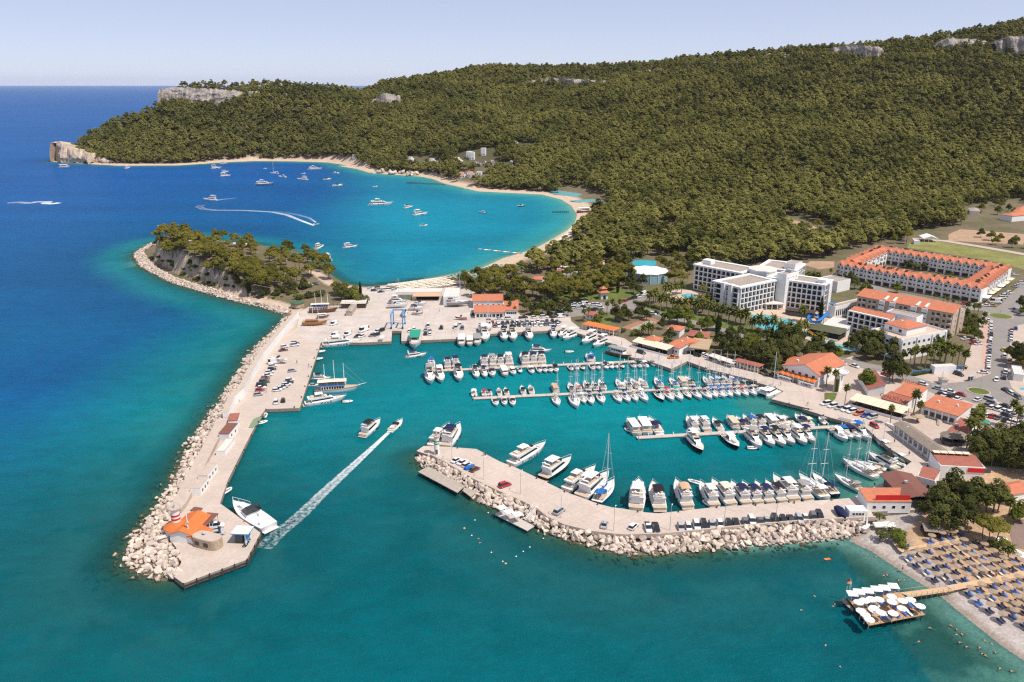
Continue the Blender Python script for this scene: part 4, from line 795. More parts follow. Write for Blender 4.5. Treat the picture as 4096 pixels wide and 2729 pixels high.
A_NEAR = [(6, 250, 'fly', 15.5, 'grey'), (6, 335, 'flyhard', 14), (6, 490, 'fly', 14, 'black'), (6, 637, 'fly', 11, 'black'), (6, 707, 'fly', 10.5, 'navy'), (6, 772, 'cru', 10.5, 'grey'), (6, 875, 'day', 11, 'white'), (6, 948, 'cruhard', 9.5), (6, 1012, 'open', 6.5, 'grey', 'grey'), (6, 1105, 'cru', 8.5, 'white'), (6, 1172, 'crunt', 8), (6, 1220, 'cru', 8, 'white'), (6, 1262, 'crunt', 8.2), (6, 1310, 'cru', 8.5, 'black'),
          (6, 1440, 'crunt', 7.5, None, 'red'), (6, 1490, 'open', 6.5, 'white'), (6, 1540, 'crunt', 7, None, 'wood'), (6, 1620, 'crunt', 8), (6, 1668, 'cru', 7.5, 'white'), (6, 1735, 'open', 7, 'black'), (6, 1780, 'open', 6.8, 'white'), (6, 1822, 'crunt', 7), (6, 1870, 'crunt', 7, None, 'black'), (6, 1965, 'cru', 8, 'beige'), (6, 2012, 'cru', 8, 'black'), (6, 2065, 'cru', 8.5, 'white'), (6, 2135, 'open', 6, 'grey')]
A_FAR = [(6, 275, 'fly', 12.5, 'blue'), (6, 415, 'fly', 12, 'navy'), (6, 485, 'fly', 13, 'navy'), (6, 735, 'fly', 12.5, 'navy'), (6, 803, 'fly', 13, 'grey'), (6, 870, 'fly', 12.5, 'black'), (6, 945, 'flyhard', 14), (6, 1088, 'fly', 14, 'black'), (6, 1158, 'fly', 13.5, 'navy'), (6, 1232, 'fly', 14, 'black'), (6, 1645, 'cru', 9, 'blue')]
B_NEAR = [(6, 805, 'crunt', 8), (6, 880, 'cru', 8, 'beige'), (6, 948, 'cru', 8.6, 'beige'), (6, 1312, 'sail', 11, 'beige'), (6, 1458, 'sail', 14, 'grey'), (6, 1537, 'sailbare', 9.5, 'white'), (6, 1597, 'sail', 11, 'navy'), (6, 1687, 'sail', 11, 'navy'), (6, 1827, 'sail', 10.5, 'beige'), (6, 1897, 'sail', 11, 'navy'), (6, 1967, 'sailbare', 10.5, 'beige'), (6, 2040, 'sail', 11.5, 'white'),
          (7, 678, 'sail', 11.5, 'black', 'black'), (7, 757, 'sail', 12, 'red'), (7, 832, 'sail', 12, 'teal'), (7, 915, 'sailbare', 10, 'white', 'wood'), (7, 985, 'sail', 11.5, 'navy'), (7, 1070, 'sail', 11.5, 'black'), (7, 1132, 'sail', 11, 'blue'), (7, 1192, 'sail', 10.5, 'blue'), (7, 1257, 'sail', 10.5, 'blue'), (7, 1325, 'sail', 10, 'navy'), (7, 1387, 'sail', 10.5, 'red'), (7, 1455, 'sail', 10, 'navy')]
B_FAR = [(6, 640, 'open', 7, 'white'), (6, 727, 'open', 6.2, 'red'), (6, 775, 'open', 6.2, 'navy'), (6, 862, 'cru', 7, 'grey'), (6, 922, 'cru', 7, 'black'), (6, 1068, 'cru', 8, 'black'), (6, 1140, 'cru', 8, 'grey'), (6, 1347, 'day', 9, 'tan'), (6, 1490, 'sail', 9.5, 'navy'), (6, 1550, 'sailbare', 10, 'red'), (6, 1632, 'sail', 11, 'black'), (6, 1697, 'sailbare', 10, 'black'), (6, 1762, 'sail', 11, 'navy'),
         (7, 420, 'sailbare', 11, 'white'), (7, 485, 'sail', 10, 'navy'), (7, 552, 'sail', 11, 'beige'), (7, 622, 'sailbare', 11, 'grey'), (7, 757, 'sail', 11, 'blue'), (7, 888, 'sail', 10, 'blue'), (7, 960, 'day', 10, 'beige'), (7, 1025, 'sail', 11, 'black'), (7, 1178, 'sailbare', 10, 'grey'), (7, 1235, 'sail', 10.5, 'blue'), (7, 1290, 'sail', 10, 'navy'), (7, 1345, 'sailbare', 10, 'grey'), (7, 1410, 'sail', 10, 'blue')]
C_NEAR = [(7, 960, 'flyhard', 14.5, None, 'black'), (7, 1262, 'cruhard', 13, None, 'black'), (7, 1450, 'fly', 13.5, 'grey'), (7, 1562, 'fly', 12.5, 'navy'), (7, 1645, 'fly', 13, 'black'), (7, 1725, 'fly', 12.5, 'grey'), (7, 1828, 'flyhard', 12.5), (7, 1908, 'fly', 11.5, 'navy'), (7, 2170, 'cruhard', 12), (7, 2230, 'cru', 10.5, 'blue'), (7, 2285, 'cru', 11, 'navy'), (7, 2350, 'fly', 12.5, 'blue')]
C_FAR = [(7, 545, 'day', 12.5, 'white', 'cream'), (7, 645, 'day', 13, 'white'), (7, 735, 'cru', 12.5, 'navy'), (7, 1062, 'flyhard', 12), (7, 1155, 'flyhard', 12), (7, 1275, 'cru', 10, 'black'), (7, 1410, 'day', 10.5, 'beige'), (7, 1487, 'cru', 10, 'navy'), (7, 1558, 'fly', 11, 'blue'), (7, 1635, 'fly', 11.5, 'black'), (7, 1745, 'day', 10.5, 'white'), (7, 1832, 'cruhard', 10.5), (7, 1900, 'crunt', 9), (7, 2005, 'cru', 9.5, 'navy'), (7, 2050, 'cru', 9, 'cream'), (7, 2180, 'open', 6.5, 'grey')]
moor('A', -1, A_NEAR, 'sailing side of motor dock', 'boats moored on the floating docks'); moor('A', 1, A_FAR, 'boatyard side of motor dock', 'boats moored on the floating docks')
moor('B', -1, B_NEAR, 'outer side of sailing dock', 'boats moored on the floating docks'); moor('B', 1, B_FAR, 'inner side of sailing dock', 'boats moored on the floating docks')
moor('C', -1, C_NEAR, 'pier side of corner dock', 'boats moored on the floating docks'); moor('C', 1, C_FAR, 'sailing side of corner dock', 'boats moored on the floating docks')
def sb(key, c, s, b, label, group=None, canvas=None, hull=None, z=0.0, zz=1.0, L=None):
 a, e = P(c, *s, zz + z), P(c, *b, zz + z); d = e - a; m = (a + e) / 2; return boat(key, Vector((m.x, m.y, z)), math.atan2(d.y, d.x), L or d.length, label, group, canvas, hull)
g = 'yachts moored stern-to along the curved pier'
PIERB = [('flyhard', 9, (310, 722), (330, 495), None, None, 'slim old-style white motor yacht with cream deck covers'), ('fly', 9, (515, 720), (450, 510), 'black', None, 'white flybridge yacht with black hardtop canvas'), ('fly', 9, (755, 700), (645, 495), 'tan', None, 'white flybridge yacht with wide tan awning'), ('flyhard', 9, (985, 690), (855, 505), None, None, 'tall white yacht with dark side windows and cream aft cover'), ('fly', 9, (1130, 680), (955, 490), 'cream', None, 'white flybridge yacht with cream awning'),
         ('fly', 9, (1260, 668), (1120, 500), 'navy', None, 'white flybridge yacht with navy canopy, beside the cream awning yacht'), ('fly', 9, (1365, 660), (1215, 500), 'navy', None, 'white flybridge yacht, middle of three navy canopies'), ('fly', 9, (1465, 658), (1325, 495), 'navy', None, 'white flybridge yacht with navy canopy, beside the black canopy yacht'), ('fly', 9, (1570, 650), (1415, 490), 'black', None, 'white flybridge yacht with black canopy on curved pier'), ('flyhard', 9, (1670, 640), (1480, 450), None, None, 'white yacht with grey solar panel foredeck'),
         ('fly', 9, (1790, 632), (1612, 465), 'grey', None, 'white trawler yacht with pale grey canopy'), ('sail', 9, (1930, 622), (1700, 430), 'white', None, 'white sailing yacht under a pale boom tent'), ('sail', 9, (2020, 598), (1815, 420), 'navy', 'navy', 'navy-hulled sailing yacht with teak decks'), ('sail', 9, (2235, 552), (2005, 425), 'grey', None, 'white sailing yacht with a red dinghy on deck')]
for k, c, s, b, cv, hl, lb in PIERB: sb(k, c, s, b, lb, g, cv, hl)
BIG = [('super', 8, (300, 200), (465, 12), 'large white motor yacht behind the green striped lighthouse', None, None), ('fly', 8, (425, 205), (565, 22), 'white motor yacht with navy sunshade beside the green striped lighthouse', 'navy', None), ('super', 8, (1040, 372), (1372, 195), 'large white motor yacht with hardtop and tender at its stern', None, None), ('flyhard', 8, (1345, 500), (1612, 330), 'dark-hulled sport yacht with white awning on the curved pier', None, 'black'), ('super', 8, (1560, 612), (1840, 415), 'tall white motor yacht with full flybridge roof', None, None), ('flyhard', 8, (1700, 682), (1965, 478), 'white motor yacht with dark side glass next to the tall blue-hulled sailing yacht', None, None), ('sail', 8, (1850, 732), (2015, 528), 'blue-hulled sailing yacht with very tall mast and blue sprayhood', 'blue', 'blue'),
       ('super', 5, (275, 512), (585, 487), 'long white motor yacht alongside the boatyard quay', None, None), ('super', 5, (135, 972), (465, 925), 'white motor yacht with a black-fendered hull next to the three-masted gulet', None, None), ('gulet', 5, (215, 872), (575, 850), 'three-masted white excursion gulet with cream awnings', None, None), ('fly', 5, (195, 765), (345, 768), 'small white flybridge yacht behind the three-masted gulet', 'black', None), ('cru', 5, (165, 818), (260, 815), 'white cruiser squeezed between quay and gulet', 'grey', None),
       ('day', 5, (1010, 445), (992, 538), 'white excursion boat with a green roof at the boatyard quay', 'green', None), ('fly', 5, (930, 598), (1095, 580), 'white motor yacht with navy bimini crossing off the boatyard slip', 'navy', None), ('fly', 5, (1905, 548), (2072, 556), 'white flybridge yacht under way near the boatyard car park', 'navy', None), ('day', 11, (545, 1068), (770, 1132), 'brown wooden day boat with grey canopy tied to the restaurant quay', 'grey', 'brown'), ('cat', 13, (95, 492), (262, 432), 'white sailing catamaran at the marina office quay', None, None),
       ('fly', 'F', (833, 1000), (874, 968), 'white flybridge yacht under way in the harbour entrance', 'black', None), ('crunt', 4, (1250, 1038), (985, 878), 'white patrol boat with low wheelhouse tied to the breakwater fuel quay', None, None)]
for k, c, s, b, lb, cv, hl in BIG:
 o = sb(k, c, s, b, lb, None, cv, hl)
 if 'patrol' in lb:
  for q in o.children:
   if q.name.split('.')[0] in ('seat', 'sunpad', 'cockpit_floor', 'deck'): q.material_slots[0].link = 'OBJECT'; q.material_slots[0].material = GEL
NQ = [('day', (1365, 438), (1365, 525), 'white'), ('day', (1430, 442), (1430, 520), 'white'), ('day', (1485, 432), (1490, 515), 'grey'), ('flyhard', (1545, 385), (1550, 490), None), ('fly', (1697, 392), (1705, 480), 'black'), ('fly', (1763, 388), (1775, 482), 'black'), ('fly', (1888, 388), (1905, 475), 'grey'), ('fly', (2090, 378), (2085, 458), 'navy'), ('flyhard', (2183, 378), (2130, 450), None), ('flyhard', (2262, 400), (2160, 470), None)]
for i, (k, s, b, cv) in enumerate(NQ): sb(k, 5, (s[0], s[1] + 20), b, '%s, %s from the green-roofed boat on boatyard quay' % (kword(k, cv, None), ORD[i]), 'boats stern-to on the boatyard quay', cv)
EQ = [('flyhard', 11, (425, 932), (300, 1002), None, 'white motor yacht bow-out beside the orange pergola quay'), ('flyhard', 11, (535, 968), (405, 1032), None, 'white motor yacht next to a parked black van on the pergola quay'), ('cru', 11, (400, 1165), (385, 1098), 'blue', 'white cruiser with blue bimini near the gangway of the motor dock'), ('cru', 7, (1165, 282), (1072, 250), 'black', 'black-topped cruiser tied along the tree-lined quay'), ('open', 7, (1468, 368), (1380, 340), 'grey', 'small launch tied beside the red-roofed car shelter'), ('crunt', 7, (1590, 425), (1490, 440), None, 'white runabout beside the catamaran'),
      ('sail', 13, (1085, 1198), (795, 1052), 'white', 'white ketch with a blue stripe in the harbour corner'), ('sail', 13, (1170, 1135), (890, 1060), 'grey', 'grey sailing yacht inside the ketch in the harbour corner'), ('fly', 13, (1265, 1128), (1012, 1000), 'black', 'white sport yacht with grey side in the harbour corner'), ('crunt', 13, (1335, 1090), (1180, 1040), None, 'white open boat in the very corner of the harbour'), ('cru', 13, (1205, 945), (1075, 862), 'white', 'white cruiser along the long thatched arcade quay'), ('cru', 13, (1345, 1052), (1215, 975), 'white', 'white cruiser with blue stripe at the end of the arcade quay'), ('sailbare', 13, (1130, 1165), (880, 1068), 'beige', 'wood-trimmed sailing yacht moored beside the ketch'), ('day', 13, (880, 740), (715, 698), 'grey', 'low black barge tied under the red car quay')]
for k, c, s, b, cv, lb in EQ: sb(k, c, s, b, lb, None, cv, 'black' if 'barge' in lb else ('grey' if 'grey sailing' in lb else None))
DG = [(4, 1215, 212, 1.6, 'grey inflatable dinghy at the breakwater quay steps'), (4, 1195, 262, .6, 'white tender with outboard at the breakwater quay'), (4, 935, 768, 1.1, 'white inflatable dinghy beside the breakwater gate'), (5, 262, 565, .4, 'white dinghy at the wide quay, beside the long motor yacht'), (5, 242, 622, .3, 'white dinghy between long motor yacht and gulet'), (5, 470, 958, .1, 'grey dinghy at the bow of the fendered yacht'), (5, 2210, 567, .0, 'small white launch drifting off the boatyard car park'), (7, 465, 800, 2.4, 'white and red dinghy at the end of the corner dock'), (7, 1518, 950, 0., 'white dinghy hanging off a cruiser bow on corner dock'), (7, 1265, 502, .2, 'dark dinghy under a sailing yacht bow'), (9, 805, 492, 2.6, 'white tender at the bow of the tall white yacht'), (9, 925, 680, 2.2, 'white tender tucked under the stern of the tall white yacht')]
for c, x, y, rz, lb in DG: boat('ding', P(c, x, y, .2), rz, 4.2, lb, 'dinghies and tenders', None, None, 0)
g = 'boats anchored in the bay'; BAYB = [('day', 1, 437, 793, 18, 0, 'white', 'white excursion ferry anchored off the headland cliff'), ('fly', 1, 860, 798, 13, 1.4, 'white', 'white yacht anchored off the far sandy beach, alone'), ('flyhard', 1, 1455, 800, 16, .3, None, 0), ('flyhard', 1, 1505, 768, 13, .1, None, 0), ('fly', 1, 1516, 826, 13, 1.0, 'grey', 0), ('flyhard', 1, 1518, 852, 15, .2, None, 0), ('open', 1, 1785, 801, 6, .3, 'red', 'small boat with red canopy anchored in the bay'), ('sail', 1, 1845, 834, 14, 2.9, 'white', 'lone sailing yacht anchored in the bay'), ('cru', 1, 1898, 858, 12, 2.9, 'white', 0), ('super', 1, 2122, 806, 22, .1, None, 'large white motor yacht anchored near the far beach houses'), ('crunt', 1, 2042, 834, 7, .3, None, 0), ('crunt', 1, 2262, 832, 8, 3.0, None, 0), ('fly', 1, 2034, 876, 15, 3.1, 'white', 0), ('cru', 1, 2203, 874, 11, .3, 'black', 0), ('super', 1, 1782, 910, 24, .05, None, 'grey-hulled expedition yacht anchored in the bay'), ('crunt', 1, 2274, 917, 13, .2, None, 0), ('flyhard', 1, 1415, 1014, 16, 3.1, None, 'white motor yacht under way trailing foam in the bay'), ('crunt', 1, 2128, 1177, 7, -.3, None, 'white speedboat at the head of the curling wake'), ('cru', 1, 1090, 1194, 9, 3.0, 'maroon', 'small boat with maroon canopy off the pine peninsula'), ('fly', 1, 2150, 1335, 12, 1.2, 'white', 'white yacht anchored behind the pine peninsula, alongside another'), ('flyhard', 1, 2185, 1412, 14, 2.4, None, 'white flybridge yacht anchored closest to the peninsula pines'),
 ('fly', 2, 200, 1160, 12, .4, 'white', 'white yacht anchored off the umbrella beach'), ('super', 2, 443, 828, 26, .1, None, 'largest white motor yacht anchored in mid bay'), ('fly', 2, 655, 848, 12, .8, 'navy', 0), ('flyhard', 2, 748, 905, 16, .5, None, 0), ('cru', 2, 777, 990, 8, .3, 'grey', 0), ('crunt', 2, 100, 676, 13, .1, None, 0), ('crunt', 2, 395, 683, 7, .4, None, 0), ('cru', 2, 90, 577, 9, .1, 'white', 0), ('crunt', 2, 1537, 835, 9, .2, 'navy', 'navy-hulled speedboat anchored off the eastern bay beach'), ('open', 2, 1232, 888, 8, 3.0, 'grey', 'grey open boat anchored alone in the shallow bay')]
for k, c, x, y, L, rz, cv, lb in BAYB: boat(k, P(c, x, y, 0), rz, L, lb or ('white %s anchored in the bay' % KW.get(k, 'yacht')), g, cv, 'grey' if 'grey' in (lb or '') else ('navy' if 'navy-h' in (lb or '') else None), 0)
boat('day', P(2, 2045, 878, 1.2), .05, 18, 'maroon wooden boat hauled up on the bay sand', None, 'white', 'red', .6)
sb('crunt', 'F', (897, 988), (925, 966), 'white speedboat cutting a long wake in the harbour mouth')
YARD = [('guletbare', 5, (115, 335), (315, 330), 1.8, 'varnished wooden gulet standing on stocks in the boatyard', None), ('day', 5, (230, 280), (330, 275), 1.8, 'unfinished wooden hull under a white cover in the boatyard', 'brown'), ('gulet', 5, (170, 240), (400, 232), 1.5, 'planked hull under construction inside timber staging', 'brown'), ('sail', 5, (785, 195), (945, 188), 2.2, 'white sailing yacht on stands in the boatyard', None), ('flyhard', 5, (800, 160), (940, 170), 2.0, 'white motor yacht on stands before the boatyard shed', None), ('cru', 5, (985, 180), (1095, 178), 1.9, 'white cruiser on stands under the shed awning', None), ('cru', 5, (950, 215), (1070, 215), 1.9, 'white cruiser with tan deck on stands beside the blue boat hoist', None), ('crunt', 5, (980, 250), (1065, 255), 1.9, 'grey hull on a cradle beside the boat hoist', 'grey'), ('cru', 5, (918, 270), (918, 235), 2.0, 'white cruiser hanging in the blue boat hoist', None), ('sailbare', 5, (1250, 180), (1435, 172), 2.6, 'large grey sailing yacht on stands before the white shed', 'grey'), ('crunt', 5, (1410, 290), (1310, 288), 1.9, 'red and white speedboat on a trailer in the boatyard', 'red'), ('sail', 5, (1512, 355), (1512, 392), 2.2, 'small white sailing yacht on stands beside the yacht club', None), ('sail', 5, (1578, 335), (1572, 390), 2.4, 'larger white sailing yacht on stands beside the yacht club', None), ('crunt', 3, (1945, 1135), (1775, 1125), 2.6, 'white motorboat on a trailer on the breakwater car park', None)]
for k, c, s, b, z, lb, hl in YARD: sb(k, c, s, b, lb, 'boats laid up ashore', None, hl, z + .9, .8)
for t, L in TPL.values():
 for o in [t] + list(t.children_recursive): bpy.data.objects.remove(o)
# keels and stands for the laid-up boats
def stand(c, x, y, L, rz, n, label):
 p = P(c, x, y, 1.8); t = thing('boat_stand', label, 'boat stand', p, rz, 'boat stands in the yard')
 for i in range(n):
  X = (i / (n - 1) - .5) * L; m = MB()
  for s in (-1, 1): m.tube((X, s * 1.6, 0), (X, s * .9, 2.0), .07, n=4)
  m.tube((X, -1.4, .3), (X, 1.4, .3), .06, n=4); m.obj('trestle', DARKW, t)
for c, x, y, L, rz, lb in ((5, 865, 205, 8, 0, 'sailing yacht'), (5, 1340, 195, 11, 0, 'large grey sailing yacht'), (5, 1015, 225, 6, 0, 'tan-decked cruiser'), (5, 1025, 262, 5, 0, 'grey hull'), (5, 215, 345, 12, 0, 'varnished gulet'), (5, 870, 175, 8, 0, 'white motor yacht'), (5, 1040, 185, 7, 0, 'cruiser by the shed'), (5, 1513, 390, 5, 1.57, 'small yacht by the club'), (5, 1575, 385, 6, 1.57, 'larger yacht by the club')): stand(c, x, y, L, rz, 4, 'dark trestles holding up the ' + lb)
# foam wakes
FOAM = M('foam', (.80, .84, .85), .6, .05, 1.0);
def foam_mat():
 m = FOAM; t = m.node_tree; N = t.nodes; L = t.links; b = N['Principled BSDF']; g_ = N.new('ShaderNodeNewGeometry'); nz = N.new('ShaderNodeTexNoise'); nz.inputs['Scale'].default_value = .9; nz.inputs['Detail'].default_value = 5; nz.inputs['Roughness'].default_value = .6; L.new(g_.outputs['Position'], nz.inputs['Vector'])
 a = N.new('ShaderNodeAttribute'); a.attribute_name = 'den'; s = N.new('ShaderNodeMath'); s.operation = 'ADD'; L.new(nz.outputs[0], s.inputs[0]); L.new(a.outputs['Fac'], s.inputs[1])
 r = N.new('ShaderNodeMapRange'); r.inputs[1].default_value = .80; r.inputs[2].default_value = 1.45; L.new(s.outputs[0], r.inputs[0]); L.new(r.outputs[0], b.inputs['Alpha'])
foam_mat()
def wake(c, pts, w0, w1, d0, d1, label, edge=True):
 A, L_ = resample(PL(c, pts, .05), 60); v = []; f = []; den = []; nx = 9
 for i, p in enumerate(A):
  t_ = i / 59; d = (A[min(i + 1, 59)] - A[max(i - 1, 0)]).normalized(); n = Vector((-d.y, d.x, 0)); w = w0 + (w1 - w0) * t_
  for k in range(nx):
   s = k / (nx - 1) * 2 - 1; v.append(tuple(p + n * s * w)); q = d0 + (d1 - d0) * t_; den.append(q - (.55 * abs(s) ** 2 if not edge else .5 * (abs(s) ** 6) + .22 * (1 - abs(s)) * (t_ > .12)))
 for i in range(59):
  for k in range(nx - 1): f.append((i * nx + k, i * nx + k + 1, (i + 1) * nx + k + 1, (i + 1) * nx + k))
 me = bpy.data.meshes.new('wake'); me.from_pydata(v, [], f); a = me.attributes.new('den', 'FLOAT', 'POINT'); a.data.foreach_set('value', den); me.materials.append(FOAM); o = ob('wake', me); kind(o, 'stuff'); o['label'] = label
wake('F', [(897, 990), (860, 1025), (800, 1080), (740, 1135), (690, 1185), (640, 1225), (605, 1260)], .7, 3.2, .95, .50, 'long white wake of the speedboat in the harbour mouth')
wake(1, [(2110, 1180), (2030, 1150), (1930, 1110), (1830, 1090), (1650, 1080), (1450, 1078), (1370, 1070), (1335, 1055), (1360, 1042)], 1.5, 5.0, .9, .50, 'curling white wake of the speedboat in the bay')
wake(1, [(2125, 1160), (2080, 1130), (2000, 1108), (1900, 1092), (1830, 1085)], 1.0, 4.0, .7, .45, 'second strand of the curling wake')
wake(1, [(1450, 1013), (1500, 1005), (1600, 995)], 2.0, 4.0, .75, .45, 'short wake of the motor yacht in the bay')
wake(1, [(400, 1028), (350, 1035), (300, 1033), (330, 1022), (250, 1022), (200, 1030), (120, 1025), (50, 1030)], 4.0, 6.0, 1.0, .6, 'looping foam of a jet ski in the open sea')
# ---------------------------------------------------------------- cars
CARC = {'w': ('white', (.78, .78, .77)), 's': ('silver', (.42, .43, .45)), 'g': ('grey', (.14, .145, .155)), 'k': ('black', (.018, .018, .022)), 'r': ('red', (.45, .018, .02)), 'b': ('blue', (.02, .09, .42)), 'o': ('orange', (.70, .15, .03)), 'B': ('brown', (.13, .055, .04)), 'G': ('green', (.02, .12, .06)), 'y': ('yellow', (.75, .45, .03)), 't': ('tan', (.50, .35, .16))}
CARM = {k: M('car_paint_' + v[0], v[1], .28, .04, 1.5, spec=.5, coat=.4) for k, v in CARC.items()}
LAMP = M('headlamp', (.75, .75, .72), .2, .02, 1.0, spec=.6); RIM = M('wheel_rim', (.45, .45, .46), .35, .05, 2.0, spec=.5)
CART = {}
def car_tpl(key, name, L, W, H, hood, trunk, van=False, pick=False):
 t = thing(name, 'x', 'car' if not van else 'van'); hb = .52 * H if not van else .48 * H; b = MB(); x0, x1 = -L / 2, L / 2
 S = []
 for x, zt, wf in ((x0, .62 * hb, .86), (x0 + .12, .97 * hb, .95), (x0 + .5, hb, 1), (0, hb, 1), (x1 - hood, hb * .98, 1), (x1 - .45, hb * .86, .96), (x1 - .1, hb * .70, .88), (x1, hb * .5, .80)):
  w = W / 2 * wf; S.append([(x, -w * .93, .24), (x, -w, .42), (x, -w, zt * .82), (x, -w * .90, zt), (x, w * .90, zt), (x, w, zt * .82), (x, w, .42), (x, w * .93, .24)])
 b.loft(S, closed=True); bo = b.obj('body', CARM['w'], t, False)
 gx0, gx1 = x0 + trunk, x1 - hood + .15
 if pick: gx0 = -.55; MB().box((x0 + gx0) / 2, 0, hb - .02, gx0 - x0 - .25, W * .8, .05).obj('load_bed', BLACK, t)
 rb, rf = (.12, .55) if van else ((.55, .85) if trunk > .3 else (.30, .80))
 cab(MB(), gx0, gx1, W * .90, W * .88, hb - .02, H - .05, rb, rf, .80 if not van else .9).obj('window', GLASS, t)
 cab(MB(), gx0 + rb * .9, gx1 - rf * .92, W * .90 * (.81 if not van else .905), W * .88 * (.81 if not van else .905), H - .10, H, .05, .08, .93).obj('roof', CARM['w'], t)
 if van:
  for s in (1, -1): MB().box((gx0 + gx1) / 2 - .5, s * (W * .45 + .005), hb - .02, (gx1 - gx0) * .5, .05, H - hb - .05).obj('panel', CARM['w'], t)
 wm_ = MB().tube((0, -.11, 0), (0, .11, 0), .33, n=10).mesh('wheel', BLACK); rm_ = MB().tube((0, -.115, 0), (0, .115, 0), .19, n=8).mesh('rim', RIM)
 for x in (x0 + L * .19, x1 - L * .19):
  for s in (1, -1): w = ob('wheel', wm_, t, (x, s * (W / 2 - .10), .33)); ob('rim', rm_, w)
 for s in (1, -1): MB().box(x1 - .10, s * W * .32, hb * .58, .12, .34, .13).obj('headlight', LAMP, t)
 CART[key] = t
car_tpl('sedan', 'sedan_car', 4.5, 1.8, 1.45, 1.25, .75); car_tpl('hatch', 'hatchback_car', 4.1, 1.78, 1.5, 1.1, .12); car_tpl('suv', 'suv_car', 4.6, 1.9, 1.75, 1.2, .12); car_tpl('van', 'delivery_van', 4.9, 1.95, 2.05, .75, .05, True); car_tpl('bus', 'minibus', 6.6, 2.1, 2.6, .6, .05, True); car_tpl('pick', 'pickup_truck', 5.2, 1.9, 1.8, 1.25, .2, pick=True); car_tpl('truck', 'box_truck', 7.0, 2.3, 3.0, .9, .05, True)
TW = {'sedan': 'sedan', 'hatch': 'hatchback', 'suv': 'SUV', 'van': 'van', 'bus': 'minibus', 'pick': 'pickup', 'truck': 'box truck'}
NCAR = [0]; LABSEEN = {}
def car(c, x, y, code, rz, label, group, typ=None, z=1.812):
 typ = typ or rnd.choice(('sedan', 'sedan', 'hatch', 'hatch', 'suv')); m = CARM[code]; NCAR[0] += 1
 return copy_thing(CART[typ], P(c, x, y, z), rz + rnd.uniform(-.05, .05), label.replace('{}', CARC[code][0] + ' ' + TW[typ]), group, rnd.uniform(.97, 1.04), {'body': m, 'roof': m, 'panel': m})
def hd(c, a, b): d = P(c, *b, 2) - P(c, *a, 2); return math.atan2(d.y, d.x)
def row(c, lst, rz, where, group, z=1.812):
 for i, it in enumerate(lst):
  x, y, code = it[:3]; typ = it[3] if len(it) > 3 else None; r = it[4] if len(it) > 4 else rz
  car(c, x, y, code, r, '{}, %s %s' % (ORD[i], where), group, typ, z)
def pts(s):
 out = []
 for q in s.split():
  a, b, k = q.split(','); n = {'S': 'suv', 'V': 'van', 'P': 'pick', 'M': 'bus', 'T': 'truck'}
  out.append((float(a), float(b), k[0]) + ((n[k[1]],) if len(k) > 1 else ()))
 return out
row(9, pts('1878,790,kS 1827,803,g 1757,806,w 1703,818,s 1632,817,k 1567,822,k 1497,825,kS 1430,832,s 1373,840,g 1298,834,wS 1243,848,g 1163,846,k 1100,856,k 1027,861,w 957,866,s 890,868,kS 825,874,wS 757,886,w 690,888,s'), hd(9, (1270, 790), (1300, 860)), 'from the container hut in the curved pier row', 'cars parked on the curved pier', 2.01)
row(9, pts('478,894,kP 410,890,wP'), hd(9, (470, 850), (490, 920)), 'pickup past the end of the curved pier row', 'cars parked on the curved pier', 2.01)
car(9, 285, 880, 'w', hd(9, (255, 900), (310, 845)), '{} standing alone at a slant on the curved pier', 'cars parked on the curved pier', 'hatch', 2.01)
car(9, 38, 862, 's', hd(9, (35, 890), (50, 830)), '{} standing alone where the curved pier bends', 'cars parked on the curved pier', 'sedan', 2.01)
car(8, 1500, 824, 's', hd(8, (1460, 850), (1540, 790)), '{} beside the lamp post above the swimming platform stairs', 'cars parked on the curved pier', 'suv', 2.01)
car(8, 987, 578, 'r', hd(8, (945, 590), (1030, 565)), '{} standing alone in the middle of the curved pier', 'cars parked on the curved pier', 'suv', 2.01)
row(8, pts('705,428,B 632,386,w 590,362,w 532,343,w'), hd(8, (600, 400), (660, 370)), 'from the blue covered boat by the green lighthouse', 'cars parked on the curved pier', 2.01)
row(13, pts('650,578,wS 707,597,wS 765,615,s 825,630,wS 872,645,wS 933,663,oS 992,680,b 1050,693,sS'), hd(17, (220, 1288), (70, 1318)), 'from the grass corner on the awning restaurant quay', 'cars on the awning restaurant quay')
car(13, 1068, 768, 'r', hd(13, (1045, 755), (1095, 785)), '{} on the quay above the corner dock gangway', None, 'hatch')
car(11, 500, 932, 'k', hd(11, (535, 925), (465, 935)), '{} parked by the orange pergola', None, 'van')
car(11, 858, 1092, 'k', hd(11, (825, 1082), (890, 1100)), '{} below the dark awning restaurant', None, 'suv')
car(11, 1160, 1138, 'o', hd(11, (1200, 1135), (1120, 1140)), '{} on the open corner of the quay', None, 'pick')
row(11, pts('1385,1112,k 1448,1110,w 1480,1124,w 1517,1133,g 1562,1141,g 1638,1163,r 1670,1173,k'), hd(11, (1360, 1130), (1410, 1095)), 'along the white shade roof of the tree-lined quay', 'cars under the shade roof')
car(11, 1700, 1210, 'w', hd(11, (1735, 1215), (1665, 1200)), '{} parked before the red-roofed shelter', None, 'van')
row(11, pts('2015,1272,k 2100,1305,k'), hd(11, (1990, 1260), (2050, 1290)), 'beside the marina office terrace', 'cars beside the marina office')
g = 'cars in the boatyard car park'; r1 = hd(5, (1800, 345), (1810, 365))
row(5, pts('1625,368,g 1657,364,w 1705,363,k 1815,360,k 1862,360,g 1903,358,k 1942,358,w 1985,357,w 2025,355,g 2058,352,s 2122,353,w'), r1, 'from the yachts on stands, waterside row', g)
